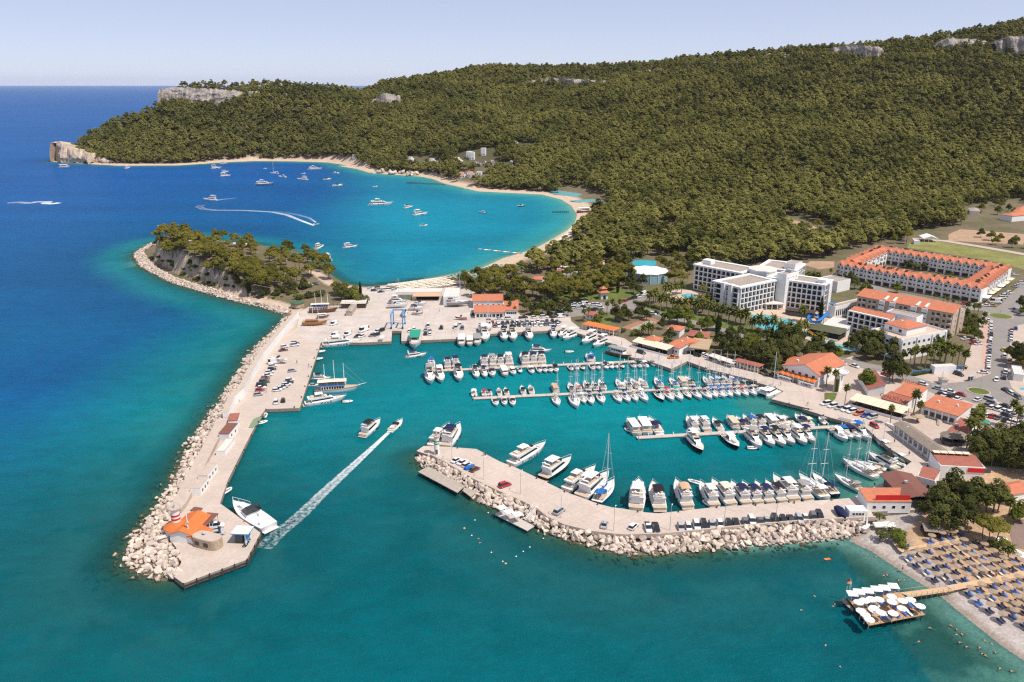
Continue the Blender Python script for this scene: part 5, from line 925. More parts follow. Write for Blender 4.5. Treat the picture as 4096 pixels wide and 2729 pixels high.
row(5, pts('1610,346,r 1650,343,w 1690,345,k 1727,340,k 1766,340,k 1802,342,w 1840,342,s 1880,337,s 1920,337,w 1963,330,w 2002,334,w 2038,330,k 2080,335,k 2117,334,k'), r1, 'from the yachts on stands, middle row', g)
row(5, pts('1662,311,w 1737,308,wS 1850,300,kP 1938,300,w 2012,297,wS 2087,296,k 2149,292,wV'), hd(5, (1700, 310), (1760, 306)), 'from the yacht club, rear row', g)
row(5, pts('365,352,wV 600,403,wM 550,448,k 583,447,w 667,440,g 703,410,w 736,404,k 700,437,k 372,440,wV 473,433,wV'), hd(5, (640, 392), (565, 418)), 'among those between the gulets and the slip', 'vehicles in the boatyard')
row(5, pts('957,404,w 995,392,w 992,420,wV 1085,397,s 1082,428,k 1118,404,s 1118,428,w 1105,364,wV 1208,381,kS 1320,377,wV 1352,354,w 1372,381,g 1452,274,k'), hd(5, (1085, 440), (1090, 400)), 'among those between the slip and the yachts on stands', 'vehicles in the boatyard')
g = 'cars under the trees by the park'
row(11, pts('235,635,w 285,636,w 332,634,wV 410,637,w 455,636,w 200,630,k 232,670,wS 272,673,w 322,670,k 477,666,w 432,684,k 396,694,k 360,680,w 180,668,w 140,690,w 60,690,k 100,712,k'), hd(11, (235, 640), (290, 642)), 'of the cars shaded by the park trees', g, 1.56)
row(11, pts('30,753,k 105,751,wV 22,803,k 70,803,k'), hd(11, (80, 755), (130, 750)), 'at the end of the boatyard car park', g)
row(11, pts('680,609,r 716,602,r 757,586,k 795,577,k 832,566,w 887,541,wM'), hd(11, (680, 610), (830, 568)), 'along the road past the white tent', 'cars along the tent road', 1.56)
row(11, pts('970,725,w 992,715,kP 1072,738,k'), hd(11, (950, 715), (1080, 745)), 'on the road beside the date palms', 'cars by the date palms', 1.56)
row(5, pts('650,75,w 680,90,k 715,84,w 760,84,w 800,80,w 735,100,k 840,84,w 175,42,w 222,38,g'), hd(5, (650, 80), (720, 76)), 'in the small lot behind the boatyard', 'cars behind the boatyard', 1.56)
g = 'cars parked along the sea wall'; r2 = hd(3, (1640, 1475), (1720, 1465))
row(3, pts('1655,1520,s 1672,1475,r 1680,1450,w 1688,1425,k 1717,1390,G 1722,1370,r 1730,1348,g 1752,1318,w 1775,1286,w 1797,1255,k 1807,1222,w 1835,1185,wM 1917,1056,B 1930,1020,w'), r2, 'from the breakwater gate, along the white wall', g)
row(3, pts('1850,1475,w 1885,1455,w 1917,1440,s 1950,1416,w 1967,1394,k 1985,1370,w 2010,1272,s 2037,1003,w 2040,988,k'), r2, 'in the middle rank of the wide quay', g)
row(4, pts('1300,112,w 1352,102,k'), hd(4, (1300, 120), (1305, 85)), 'near the wide quay corner', 'cars at the quay corner')
row(4, pts('850,1032,wP 858,1070,s 865,1087,s'), hd(4, (800, 1035), (900, 1022)), 'beside the orange-roofed breakwater house', 'cars at the breakwater house')
g = 'cars around the roundabout car park'; r3 = hd(18, (340, 905), (430, 880)); r4 = hd(18, (840, 975), (930, 945))
row(18, pts('310,876,k 385,897,w 480,912,k 568,953,w'), r3, 'beside the orange-roofed shops', g, 1.56)
row(18, pts('880,965,w 1105,1085,w 1205,1110,w 1290,1136,w 1370,1165,w 1460,1195,w 1560,1230,g'), r3, 'from the roundabout in the middle rank of the palm car park', g, 1.56)
row(18, pts('1065,960,s 1095,1015,g 1300,1065,k 1320,1205,k 1030,1055,g'), hd(18, (1220, 1045), (1380, 1090)), 'of the dark saloons lined across the palm car park', g, 1.56)
row(18, pts('790,1135,k 1015,1210,w 1115,1222,r 1205,1245,g 1315,1278,k 1400,1302,w 1490,1317,w'), r3, 'from the shops in the last rank of the palm car park', g, 1.56)
row(18, pts('45,725,w 270,795,s 465,845,w 620,886,r'), hd(18, (400, 825), (530, 860)), 'on the road from the red-roofed office to the roundabout', g, 1.56)
row(18, pts('1310,820,k 1400,873,w 1495,924,g'), hd(18, (1300, 810), (1500, 925)), 'along the kerb by the little pool', g, 1.56)
car(18, 590, 577, 'k', hd(18, (540, 555), (650, 595)), '{} parked by the bus shelter kiosk', g, 'suv', 1.56); car(18, 960, 545, 'w', hd(18, (1040, 545), (890, 540)), '{} across the pavement at the bus shelter', g, 'sedan', 1.56); car(18, 1165, 660, 'w', hd(18, (1170, 640), (1160, 680)), '{} driving up to the roundabout', g, 'hatch', 1.56)
g = 'cars parked along the wide avenue'; ra = hd(18, (1045, 490), (1062, 235))
row(18, pts('1045,495,w 1045,460,w 1045,430,w 1040,390,w 1045,350,w 1060,305,w 1060,240,g 1065,200,g 1062,145,s 1075,75,s 1080,35,w'), ra, 'from the bus shelter on the hotel side of the avenue', g, 1.56)
row(19, pts('1415,1445,w 1420,1415,w 1425,1362,k 1425,1325,g 1425,1275,w 1425,1220,w 1425,1170,w 1387,1115,w'), ra, 'down to the second roundabout, hotel side of the avenue', g, 1.56)
row(19, pts('1735,1430,w 1740,1385,w 1740,1345,g 1745,1305,w 1750,1265,r 1810,1244,b'), ra, 'on the park side of the avenue', g, 1.56)
row(18, pts('1300,535,w 1290,580,s 1280,630,k 1290,295,w 1275,200,y 1365,380,y'), ra, 'by the taxi rank trees of the avenue', g, 1.56); car(18, 1565, 400, 'y', ra + 1.5, '{} waiting by the taxi rank trees', g, 'bus', 1.56)
row(18, pts('820,98,r 890,108,w 690,34,w'), hd(18, (780, 100), (850, 90)), 'in the walled yard behind the palms', 'cars in the walled yard', 1.56)
rb_ = hd(19, (1560, 780), (1910, 518))
row(19, pts('1565,782,w 1602,756,w 1642,722,w 1692,686,w 1722,676,w 1812,582,s 1852,562,w 1882,542,w 1912,522,w 1795,400,w'), rb_ - .9, 'along the awnings of the courtyard apartments', 'cars along the courtyard apartments', 1.56)
row(19, pts('1490,830,wT 1440,880,t 1340,880,w 1192,872,w 1000,852,r'), hd(19, (1400, 870), (1000, 850)), 'at the corner of the courtyard apartments', 'cars along the courtyard apartments', 1.56)
car(19, 1840, 985, 's', hd(19, (1900, 1000), (1780, 960)), 'white and grey {} entering the second roundabout', None, 'bus', 1.56)
row(17, pts('330,500,w 555,555,w'), hd(17, (280, 470), (620, 580)), 'on the drive behind the marina office', 'cars behind the marina office', 1.56); car(17, 180, 440, 'k', hd(17, (140, 420), (230, 470)), '{} half hidden behind the marina office roof', None, 'sedan', 1.56); car(17, 1140, 712, 'r', hd(17, (1080, 690), (1210, 740)), '{} behind the round stone pine', None, 'sedan', 1.56)
for t in CART.values():
 for o in [t] + list(t.children_recursive): bpy.data.objects.remove(o)
print('CARS', NCAR[0])
# ---------------------------------------------------------------- ground sheets: streets, lawns, courts, pools
ASPH = M('asphalt', (.26, .235, .215), .9, .12, .25, scale2=2.0, spec=.15); PAVE = pave('town_paving', (.50, .405, .34), 20, 3.0, .1); TERR = pave('terrace_tiles', (.58, .45, .35), 20, 2.0, .08)
LAWN = M('lawn', (.12, .15, .04), .95, .3, .12, scale2=1.5, bump=.05, spec=.1); DRYLAWN = M('dry_lawn', (.22, .215, .075), .95, .3, .06, scale2=.6, spec=.1); DIRT = M('bare_earth', (.40, .27, .18), .95, .2, .1, scale2=.8, spec=.1)
COURT = M('court_clay', (.36, .17, .11), .9, .15, .3); COURT2 = M('court_green', (.33, .33, .25), .9, .15, .3); PINK = M('pink_pavers', (.50, .34, .28), .9, .1, .5, scale2=3.0); YEL = M('kerb_yellow', (.60, .42, .18), .85, .2, .8)
POOL = M('pool_water', (.06, .46, .58), .08, .08, 1.2, spec=.5, bump=.03, bscale=1.5); POOLL = M('shallow_pool', (.22, .55, .58), .1, .08, 1.2, spec=.5)
NSH = [0]
def sheet(name, pl, mat, z=1.52):
 NSH[0] += 1; return kind(MB().prism([tuple(p) for p in pl], z - .3, z + .0007 * NSH[0], 0).obj(name, mat), 'structure')
def strip(name, pl, w, mat, z):
 n = len(pl); L_, R_ = [], []; NSH[0] += 1; z = z + .0007 * NSH[0]
 for i in range(n):
  d = pl[min(i + 1, n - 1)] - pl[max(i - 1, 0)]; d.z = 0; d.normalize(); q = Vector((-d.y, d.x, 0)) * w / 2; L_.append((pl[i].x + q.x, pl[i].y + q.y, z)); R_.append((pl[i].x - q.x, pl[i].y - q.y, z))
 return kind(MB().add(L_ + R_, [(n + i, n + i + 1, i + 1, i) for i in range(n - 1)]).obj(name, mat), 'structure')
TZ0 = 1.53
sheet('pavement', PL(13, [(225, 352), (560, 445), (625, 545), (880, 605), (1185, 745), (1560, 1065), (1640, 1180), (1900, 1130), (2354, 1150), (2600, 1100), (2600, 0), (2354, -200), (2000, -200), (1840, 240), (1390, 330), (1330, 420), (880, 160), (600, 250), (420, 180)], TZ0), PAVE, TZ0)
sheet('road', PL(18, [(1095, -20), (1350, -20), (1385, 60), (1340, 300), (1330, 560), (1400, 760), (1480, 840), (1660, 940), (1660, 1080), (1300, 1020), (1100, 940), (950, 1005), (830, 1010), (700, 960), (560, 960), (240, 870), (0, 770), (-60, 700), (140, 690), (420, 700), (660, 680), (900, 610), (1080, 560), (1095, 300)], 1.56), ASPH, 1.56)
sheet('road', PL(19, [(1450, 1560), (1460, 1100), (1330, 1050), (1300, 950), (1000, 940), (1010, 860), (1500, 905), (1600, 840), (1760, 660), (1944, 500), (2100, 420), (2100, 700), (1900, 800), (1944, 1060), (2100, 1120), (1860, 1180), (1720, 1260), (1690, 1560)], 1.565), ASPH, 1.565)
strip('road', PL(12, [(1740, 770), (1500, 720), (1100, 640), (850, 560), (560, 500)], TZ0), 9, ASPH, TZ0 + .03)
strip('road', PL(11, [(560, 690), (640, 660), (760, 620), (880, 560), (960, 500)], TZ0) , 8, ASPH, TZ0 + .03)
strip('road', PL(11, [(700, 640), (900, 690), (1100, 745), (1400, 810), (1700, 900), (2000, 1000)], TZ0), 7.5, ASPH, TZ0 + .03)
strip('road', PL(17, [(-300, 330), (130, 400), (600, 500), (1190, 620), (1500, 760), (1900, 880)], TZ0), 9, ASPH, TZ0 + .03)
sheet('car_park', PL(11, [(150, 620), (560, 610), (620, 690), (450, 720), (300, 740), (100, 760), (0, 700)], TZ0), ASPH, TZ0 + .03)
sheet('lawn', PL(12, [(1270, 165), (1480, 145), (1800, 200), (2400, 300), (2400, 440), (2230, 385), (1990, 330), (1250, 215)], TZ0), DRYLAWN, TZ0)
sheet('bare_ground', PL(12, [(1640, 90), (1750, 40), (2400, 90), (2400, 190), (1640, 150)], TZ0), DIRT, TZ0); sheet('bare_ground', PL(12, [(340, 340), (560, 345), (560, 400), (420, 420), (280, 380)], TZ0), DIRT, TZ0)
strip('road', PL(12, [(1300, 130), (1600, 150), (2000, 215), (2400, 285)], TZ0), 8, PAVE, TZ0 + .02); sheet('bare_ground', PL(12, [(1960, 960), (2030, 900), (2040, 1418), (1940, 1418), (1960, 1250)], TZ0), PINK, TZ0 + .01)
sheet('bare_ground', PL('F', [(1810, 500), (1870, 520), (1925, 545), (1900, 556), (1835, 548)], TZ0), DIRT, TZ0)
sheet('terrace', PL(11, [(1100, 520), (1200, 485), (1330, 500), (1480, 560), (1550, 620), (1700, 690), (1880, 760), (2354, 880), (2354, 690), (2200, 660), (2050, 650), (1950, 760), (1650, 680), (1400, 640), (1150, 590)], TZ0), TERR, TZ0); sheet('terrace', PL(12, [(-200, 740), (300, 800), (560, 830), (700, 1080), (880, 1200), (600, 1190), (300, 1080), (0, 1000), (-250, 900)], TZ0), TERR, TZ0)
sheet('lawn', PL(11, [(-50, 470), (150, 430), (420, 480), (640, 480), (880, 520), (700, 590), (300, 590), (0, 590)], TZ0), LAWN, TZ0); sheet('lawn', PL(11, [(360, 780), (480, 720), (600, 740), (590, 800), (500, 830)], TZ0), LAWN, TZ0); sheet('lawn', PL(11, [(880, 640), (1400, 740), (1900, 850), (2354, 960), (2354, 1000), (1880, 900), (1300, 770), (860, 660)], TZ0), LAWN, TZ0)
sheet('lawn', PL(17, [(0, 1040), (230, 1050), (190, 1150), (100, 1230), (0, 1220)], 1.83), LAWN, 1.83); sheet('lawn', PL(13, [(1900, 1000), (2354, 830), (2500, 1150), (2000, 1100)], TZ0), LAWN, TZ0)
sheet('tennis_court', PL(23, [(120, 415), (390, 308), (520, 345), (330, 470)], TZ0), COURT, TZ0 + .01); sheet('tennis_court', PL(23, [(200, 430), (400, 340), (480, 360), (320, 450)], TZ0), COURT2, TZ0 + .015)
for i, (c, pl, m) in enumerate(((11, [(765, 225), (860, 210), (1000, 222), (1000, 262), (900, 275), (790, 262)], POOL), (23, [(735, 80), (810, 60), (870, 72), (900, 112), (860, 130), (740, 92)], POOL), (24, [(470, 545), (600, 545), (820, 590), (860, 640), (640, 680), (500, 640)], POOL), (12, [(270, 1000), (330, 1000), (380, 1060), (440, 1090), (540, 1110), (640, 1130), (820, 1160), (840, 1190), (700, 1190), (500, 1150), (380, 1120)], POOLL), (18, [(1520, 770), (1620, 770), (1620, 800), (1540, 800)], POOL), (2, [(1735, 718), (1870, 705), (2020, 740), (1970, 762), (1800, 740)], POOLL), (2, [(1920, 790), (2100, 775), (2190, 790), (2000, 805)], POOLL))):
 o = sheet('pool_basin', PL(c, pl, TZ0 + .05), m, TZ0 + .06)
for c, x, y, r in ((18, 900, 825, 160 * .26), (19, 1580, 1040, 170 * .255)):
 p = P(c, x, y, 1.6); rr = r / FPX * (p.y * CP + (CAM_H) * SP); t = thing('roundabout', 'planted oval traffic island with pale kerb ' + ('by the palm car park' if c == 18 else 'by the courtyard apartments'), 'traffic island', (p.x, p.y, 1.56)); MB().lathe([(rr, 0), (rr, .18), (rr - .4, .2)], 28).obj('kerb', CAP, t); MB().lathe([(rr - .4, .19), (rr - 1, .35), (.1, .5)], 24).obj('planting', LAWN, t)
# ---------------------------------------------------------------- buildings
TILE = M('roof_tiles', (.50, .175, .095), .85, .16, .5, scale2=3.5, bump=.05, bscale=6); TILE2 = M('orange_roof_sheet', (.62, .17, .045), .8, .14, .6, scale2=4.0, bump=.04, bscale=7); TILED = M('dull_roof_tiles', (.34, .12, .085), .85, .18, .5, scale2=3.5, bump=.05, bscale=6); BROWNR = M('brown_roof_sheet', (.20, .085, .065), .8, .12, .6, scale2=5)
ROOFG = M('grey_flat_roof', (.36, .30, .25), .95, .15, .2, scale2=1.2); ROOFW = M('white_flat_roof', (.62, .58, .52), .9, .1, .2, scale2=1.2); BEIGEW = M('beige_wall', (.52, .42, .34), .85, .08, .3); GREYW = M('dark_grey_panel', (.10, .105, .105), .7, .1, .5); AWN = M('cream_awning', (.72, .62, .46), .8, .06, .6); THATCH = M('thatch', (.25, .205, .165), .95, .3, 1.2, scale2=5, bump=.06, bscale=6); THATCHT = M('tan_thatch', (.42, .31, .20), .95, .3, 1.2, scale2=5, bump=.06, bscale=6); STONE = M('rubble_stone', (.44, .34, .24), .95, .3, 2.5, scale2=7, bump=.06, bscale=5); GREENR = M('green_roof', (.05, .13, .07), .8, .15, .8); BLUEP = M('blue_paint', (.03, .20, .48), .5, .05, 1); LBLUE = M('light_blue_paint', (.10, .32, .62), .5, .06, 1); REDP = M('red_panel', (.62, .03, .025), .6, .1, .8); PLAS = M('old_white_plaster', (.70, .67, .63), .9, .1, .3); OLIVE = M('olive_canvas', (.10, .105, .06), .9, .12, .7)
class B:
 def __init__(s, name, label, cat, c, A, Bp, C, zr, z0, group=None, h=None):
  a, b, q = (P(c, *A, zr), P(c, *Bp, zr), P(c, *C, zr)) if c is not None else (A, Bp, C); x = b - a; x.z = 0; s.w = x.length; x.normalize(); n = Vector((-x.y, x.x, 0)); s.sw = False
  if (q - b).dot(n) < 0: a, b = b, a; x = -x; n = -n; s.sw = True
  s.d = abs((q - b).dot(n)); s.t = thing(name, label, cat, (a.x, a.y, z0), math.atan2(x.y, x.x), group); s.h = h if h is not None else zr - z0; s.wall = None
 def walls(s, mat=None, h=None, z=-.4):
  s.wall = MB().box(s.w / 2, s.d / 2, z, s.w, s.d, (h or s.h) - z).obj('wall', mat or WHITE, s.t); return s
 def flat(s, mat=None, par=.5, wm=None):
  MB().box(s.w / 2, s.d / 2, s.h, s.w - .5, s.d - .5, .06).obj('roof', mat or ROOFG, s.t); k = MB()
  for x, y, sx, sy in ((s.w / 2, .12, s.w, .24), (s.w / 2, s.d - .12, s.w, .24), (.12, s.d / 2, .24, s.d - .48), (s.w - .12, s.d / 2, .24, s.d - .48)): MB().box(x, y, s.h, sx, sy, par).obj('parapet', wm or WHITE, s.t)
  return s
 def roof(s, kind_, rh, mat=None, ov=.4, axis='x', th=.18, shift=.5):
  w, d, h = s.w, s.d, s.h; x0, x1, y0, y1 = -ov, w + ov, -ov, d + ov; m = MB()
  if kind_ == 'shed': T = [(x0, y0, h), (x1, y0, h), (x1, y1, h + rh), (x0, y1, h + rh)]; F = [(0, 1, 2, 3)]
  elif kind_ == 'shedx': T = [(x0, y0, h), (x1, y0, h + rh), (x1, y1, h + rh), (x0, y1, h)]; F = [(0, 1, 2, 3)]
  elif kind_ == 'gable' and axis == 'x': ym = y0 + (y1 - y0) * shift; T = [(x0, y0, h), (x1, y0, h), (x1, ym, h + rh), (x0, ym, h + rh), (x1, y1, h), (x0, y1, h)]; F = [(0, 1, 2, 3), (3, 2, 4, 5)]
  elif kind_ == 'gable': xm = x0 + (x1 - x0) * shift; T = [(x0, y0, h), (xm, y0, h + rh), (xm, y1, h + rh), (x0, y1, h), (x1, y0, h), (x1, y1, h)]; F = [(0, 1, 2, 3), (1, 4, 5, 2)]
  else:
   i = min(w, d) / 2 + ov * .9
   if w >= d: T = [(x0, y0, h), (x1, y0, h), (x1, y1, h), (x0, y1, h), (x0 + i, d / 2, h + rh), (x1 - i, d / 2, h + rh)]; F = [(0, 1, 5, 4), (1, 2, 5), (2, 3, 4, 5), (3, 0, 4)]
   else: T = [(x0, y0, h), (x1, y0, h), (x1, y1, h), (x0, y1, h), (w / 2, y0 + i, h + rh), (w / 2, y1 - i, h + rh)]; F = [(0, 1, 4), (1, 2, 5, 4), (2, 3, 5), (3, 0, 4, 5)]
  m.add(T, F); n = len(T); m.add([(x, y, z - th) for x, y, z in T], [f[::-1] for f in F]); E = {}
  for f in F:
   for a, b in zip(f, f[1:] + f[:1]): E[(a, b)] = 1
  for (a, b) in list(E):
   if (b, a) not in E: m.add([T[a], T[b], (T[b][0], T[b][1], T[b][2] - th), (T[a][0], T[a][1], T[a][2] - th)], [(0, 3, 2, 1)])
  m.obj('roof', mat or TILE, s.t)
  if kind_ == 'gable':
   if axis == 'x': tri = [[(x, .02, h), (x, d - .02, h), (x, d * shift, h + rh * .93)] for x in (.03, w - .03)]
   else: tri = [[(.02, y, h), (w - .02, y, h), (w * shift, y, h + rh * .93)] for y in (.03, d - .03)]
   for t3 in tri: MB().add(t3, [(0, 1, 2)]).obj('gable_wall', WHITE, s.t)
  if kind_ in ('shed', 'shedx'):
   q = (lambda f: [(0, f, 0)]); m = MB()
   if kind_ == 'shed': m.add([(0, 0, h), (0, d, h), (0, d, h + rh)], [(0, 1, 2)]); m.add([(w, 0, h), (w, d, h), (w, d, h + rh)], [(0, 1, 2)]); m.add([(0, d, h), (w, d, h), (w, d, h + rh), (0, d, h + rh)], [(0, 1, 2, 3)])
   else: m.add([(0, 0, h), (w, 0, h), (w, 0, h + rh)], [(0, 1, 2)]); m.add([(0, d, h), (w, d, h), (w, d, h + rh)], [(0, 1, 2)]); m.add([(w, 0, h), (w, d, h), (w, d, h + rh), (w, 0, h + rh)], [(0, 1, 2, 3)])
   m.obj('gable_wall', WHITE, s.t)
  return s
 def side(s, sd):
  if s.sw: sd = {'r': 'l', 'l': 'r'}.get(sd, sd)
  return {'f': (s.w, lambda u: (u, 0, 0)), 'b': (s.w, lambda u: (u, s.d, 0)), 'r': (s.d, lambda u: (s.w, u, 0)), 'l': (s.d, lambda u: (0, u, 0))}[sd], sd
 def wins(s, sd, rows, n, ww, wh, z1, fh, m0=.8, frame=True, mat=None, name='window', proud=.05):
  (L_, f), sd = s.side(sd); ax = sd in 'rl'; A = MB().box(0, 0, 0, .12 if ax else ww, ww if ax else .12, wh).mesh(name, mat or GLASS); Fm = MB().box(0, 0, -.06, .08 if ax else ww + .2, ww + .2 if ax else .08, wh + .12).mesh('frame', WHITE)
  for r in range(rows):
   for i in range(n):
    x, y, _ = f(m0 + (L_ - 2 * m0) * (i + .5) / n); o = ob(name, A, s.t, (x, y, z1 + r * fh))
    if frame: ob('frame', Fm, o)
  return s
 def cols(s, sd, n, r=.2, h=None, name='column', mat=None, z=-.3, m0=.3):
  (L_, f), sd = s.side(sd); me = MB().box(0, 0, z, r * 2, r * 2, (h or s.h) - z).mesh(name, mat or WHITE)
  for i in range(n): x, y, _ = f(m0 + (L_ - 2 * m0) * i / max(1, n - 1)); ob(name, me, s.t, (x, y, 0))
  return s
 def balc(s, sd, floors, fh, bays, dep=1.2, z1=.3, mat=None, m0=0.0):
  """loggia front: floor slabs, dividing fins, dark window and railing in every bay"""
  (L_, f), sd = s.side(sd); ax = sd in 'rl'; o_ = {'f': (0, -1), 'b': (0, 1), 'r': (1, 0), 'l': (-1, 0)}[sd]; bw_ = (L_ - 2 * m0) / bays; mat = mat or WHITE
  def bx(u, z, lu, th, hh, out): x, y, _ = f(u); return (x + o_[0] * out, y + o_[1] * out, z), ((th, lu) if ax else (lu, th), hh)
  S = MB().box(0, 0, 0, dep if ax else L_, L_ if ax else dep, .55).mesh('floor_slab', mat); Fn = MB().box(0, 0, 0, dep - .02 if ax else .62, .62 if ax else dep - .02, floors * fh - .02).mesh('fin', mat); Wn = MB().box(0, 0, 0, .1 if ax else bw_ * .72, bw_ * .72 if ax else .1, fh * .72).mesh('window', GLASS); Rl = MB().box(0, 0, 0, .07 if ax else bw_ - .34, bw_ - .34 if ax else .07, .85).mesh('railing', DARKW)
  for k in range(floors + 1): p, _ = bx(L_ / 2, z1 + k * fh - .14, 0, 0, 0, dep / 2); ob('floor_slab', S, s.t, p)
  for i in range(bays + 1): p, _ = bx(m0 + i * bw_ if 0 < i < bays else (m0 + .17 if i == 0 else L_ - m0 - .17), z1 + .01, 0, 0, 0, dep / 2); ob('fin', Fn, s.t, p)
  for k in range(floors):
   for i in range(bays):
    p, _ = bx(m0 + (i + .5) * bw_, z1 + k * fh + .16, 0, 0, 0, .03); ob('window', Wn, s.t, p); p, _ = bx(m0 + (i + .5) * bw_, z1 + k * fh + .15, 0, 0, 0, dep - .12); ob('railing', Rl, s.t, p)
  return s
 def text(s, txt, sd, u, z, size, mat, out=.08, name='lettering', back=None):
  (L_, f), sd = s.side(sd); x, y, _ = f(u); cu = bpy.data.curves.new(name, 'FONT'); cu.body = txt; cu.size = size; cu.align_x = 'CENTER'; cu.extrude = .02; cu.offset = .012 * size; cu.materials.append(mat); tmp = bpy.data.objects.new(name, cu); o = ob(name, bpy.data.meshes.new_from_object(tmp), s.t); bpy.data.objects.remove(tmp)
  rz = {'f': 0, 'r': R(90), 'b': R(180), 'l': R(-90)}[sd]; o_ = {'f': (0, -1), 'b': (0, 1), 'r': (1, 0), 'l': (-1, 0)}[sd]; o.location = (x + o_[0] * out, y + o_[1] * out, z); o.rotation_euler = (R(90), 0, rz); return o
def chimney(b, x, y, z, s=.7, h=1.2): MB().box(x, y, z, s, s, h).obj('chimney', WHITE, b.t)
DARKT = M('sign_lettering', (.02, .025, .05), .6, .02, 1); ORL = M('orange_lettering', (.62, .14, .03), .6, .05, 1)
# --- breakwater head
b = B('harbour_house', 'orange-roofed harbour house beside the red striped lighthouse', 'building', 21, (320, 640), (690, 660), (840, 330), 4.6, QT).walls(WHITE).roof('gable', 1.3, TILE2, axis='y'); b.wins('r', 1, 3, 1.0, 1.0, 1.0, 3)
b = B('harbour_annex', 'low orange-roofed wing of the breakwater house', 'building', 21, (560, 650), (770, 740), (935, 570), 4.0, QT).walls(WHITE).roof('shed', .7, TILE2); b.wins('f', 1, 2, .9, .9, 1.0, 3)
b = B('carport', 'brown flat sheet-roofed carport beside the breakwater house', 'carport', 21, (705, 520), (890, 540), (990, 300), 4.2, QT).cols('f', 2, .08, mat=STEEL).cols('b', 2, .08, mat=STEEL).roof('shed', .15, BROWNR, .1); b.cols('r', 4, .1)
b = B('small_canopy', 'small brown canopy behind the breakwater house', 'canopy', 21, (665, 255), (800, 275), (825, 215), 4.0, QT).cols('f', 2, .06, mat=STEEL).cols('b', 2, .06, mat=STEEL).roof('shed', .1, BROWNR, .1)
def lighthouse(p, r, h, band, n, label, base=None):
 t = thing('lighthouse', label, 'lighthouse', p); seg = h / (2 * n + 3); MB().lathe([(r * 1.12, -.3), (r * 1.12, .3), (r, .4), (r * .96, h)], 20).obj('tower', WHITE, t)
 for k in range(n):
  z = h * .60 + k * h * .14; MB().lathe([(r * .975 + .03, z), (r * .97 + .03, z + h * .07)], 20).obj('painted_band', band, t)
 MB().lathe([(r * .98, h), (r * 1.35, h + .25), (r * 1.35, h + .45)], 20).obj('gallery', CAP, t); m = MB()
 for k in range(10): a = k * .628; m.tube((r * 1.25 * math.cos(a), r * 1.25 * math.sin(a), h + .45), (r * 1.25 * math.cos(a), r * 1.25 * math.sin(a), h + 1.3), .03, n=4)
 m.obj('gallery_rail', STEEL, t); MB().lathe([(.25, h + .45), (.25, h + 1.3), (.32, h + 1.35), (.05, h + 1.8)], 10).obj('lantern', STEEL, t); MB().tube((0, 0, h + 1.6), (0, 0, h + 2.6), .04, n=4).obj('aerial', STEEL, t); MB().box(0, -r, .2, .8, .12, 1.9).obj('door', GREYW, t); return t
p = P(21, 462, 640, 1.8); lighthouse(p, 1.25, 8.0, REDP, 2, 'white lighthouse with two red bands rising through an orange roof')
t = thing('rotunda_roof', 'round orange tiled skirt roof about the red striped lighthouse', 'roof', (p.x, p.y, QT)); m = MB().lathe([(3.6, 2.6), (3.62, 2.75), (1.3, 4.2)], 18); m.obj('roof', TILE2, t); MB().lathe([(3.2, -.3), (3.2, 2.65)], 18).obj('wall', WHITE, t)
lighthouse(P(8, 348, 275, NT), .95, 6.6, M('green_paint', (.02, .28, .08), .6, .05, 1), 2, 'slim white lighthouse with green bands at the pier head')
t = thing('mast', 'tall white signal mast before the breakwater house', 'mast', P(21, 655, 740, QT)); MB().tube((0, 0, -.3), (0, 0, 8.6), .18, .13, n=8).obj('pole', WHITE, t); MB().box(0, 0, 5.4, .9, .5, .3).obj('camera_box', STEEL, t)
p = P(21, 960, 830, QT); t = thing('stone_hut', 'rounded rubble-stone gate hut with flat roof', 'hut', p, hd(21, (770, 790), (1050, 860))); MB().lathe([(1, 0), (1, 1)], 24).obj; m = MB(); S_ = [(4.4 * math.copysign(abs(math.cos(a)) ** .6, math.cos(a)), 2.2 * math.copysign(abs(math.sin(a)) ** .6, math.sin(a))) for a in [k * math.pi / 14 for k in range(28)]]
m.prism(S_, -.3, 2.9).obj('wall', STONE, t); MB().prism([(x * .94, y * .94) for x, y in S_], 2.9, 3.02).obj('roof', CAP, t)
for x in (-1.8, 1.2): o = MB().box(x, -2.15, .9, 1.5, .2, 1.2).obj('window', GLASS, t)
MB().tube((-1.2, 0, 3.3), (-1.2, .3, 3.5), .5, .5, n=10).obj('satellite_dish', STEEL, t)
p = P(21, 1500, 800, QT); t = thing('fuel_kiosk', 'fuel kiosk with white slab roof edged light blue', 'kiosk', p, hd(21, (1330, 830), (1560, 840))); MB().box(.3, 1.2, 3.3, 5.0, 4.2, .35).obj('roof', WHITE, t); MB().box(.3, 1.2, 3.28, 5.16, 4.36, .3).obj('fascia', LBLUE, t); MB().box(-.6, 1.4, 0, 2.2, 2.4, 3.3).obj('cabin', GREYW, t)
for x, y in ((1.6, -.2), (1.6, 2.8)): MB().box(x, y, 0, .35, .5, 3.3, tx=.6).obj('pillar', WHITE, t)
MB().box(1.6, 1.3, 0, .25, 2.2, 2.4).obj('pump_screen', LBLUE, t)
ty = MB(); nseg = 14
for k in range(nseg): a, b2 = k * 6.283 / nseg, (k + 1) * 6.283 / nseg; ty.tube((.5 * math.cos(a), .5 * math.sin(a), .14), (.5 * math.cos(b2), .5 * math.sin(b2), .14), .14, n=5)
ty = ty.mesh('tyre', BLACK)
for x, y in ((1625, 740), (1605, 788), (1580, 825), (1560, 850)): tag(ob('tyre', ty, None, P(21, x, y, QT)), 'black truck tyre lying beside the fuel kiosk', 'tyre', 'tyres by the fuel kiosk')
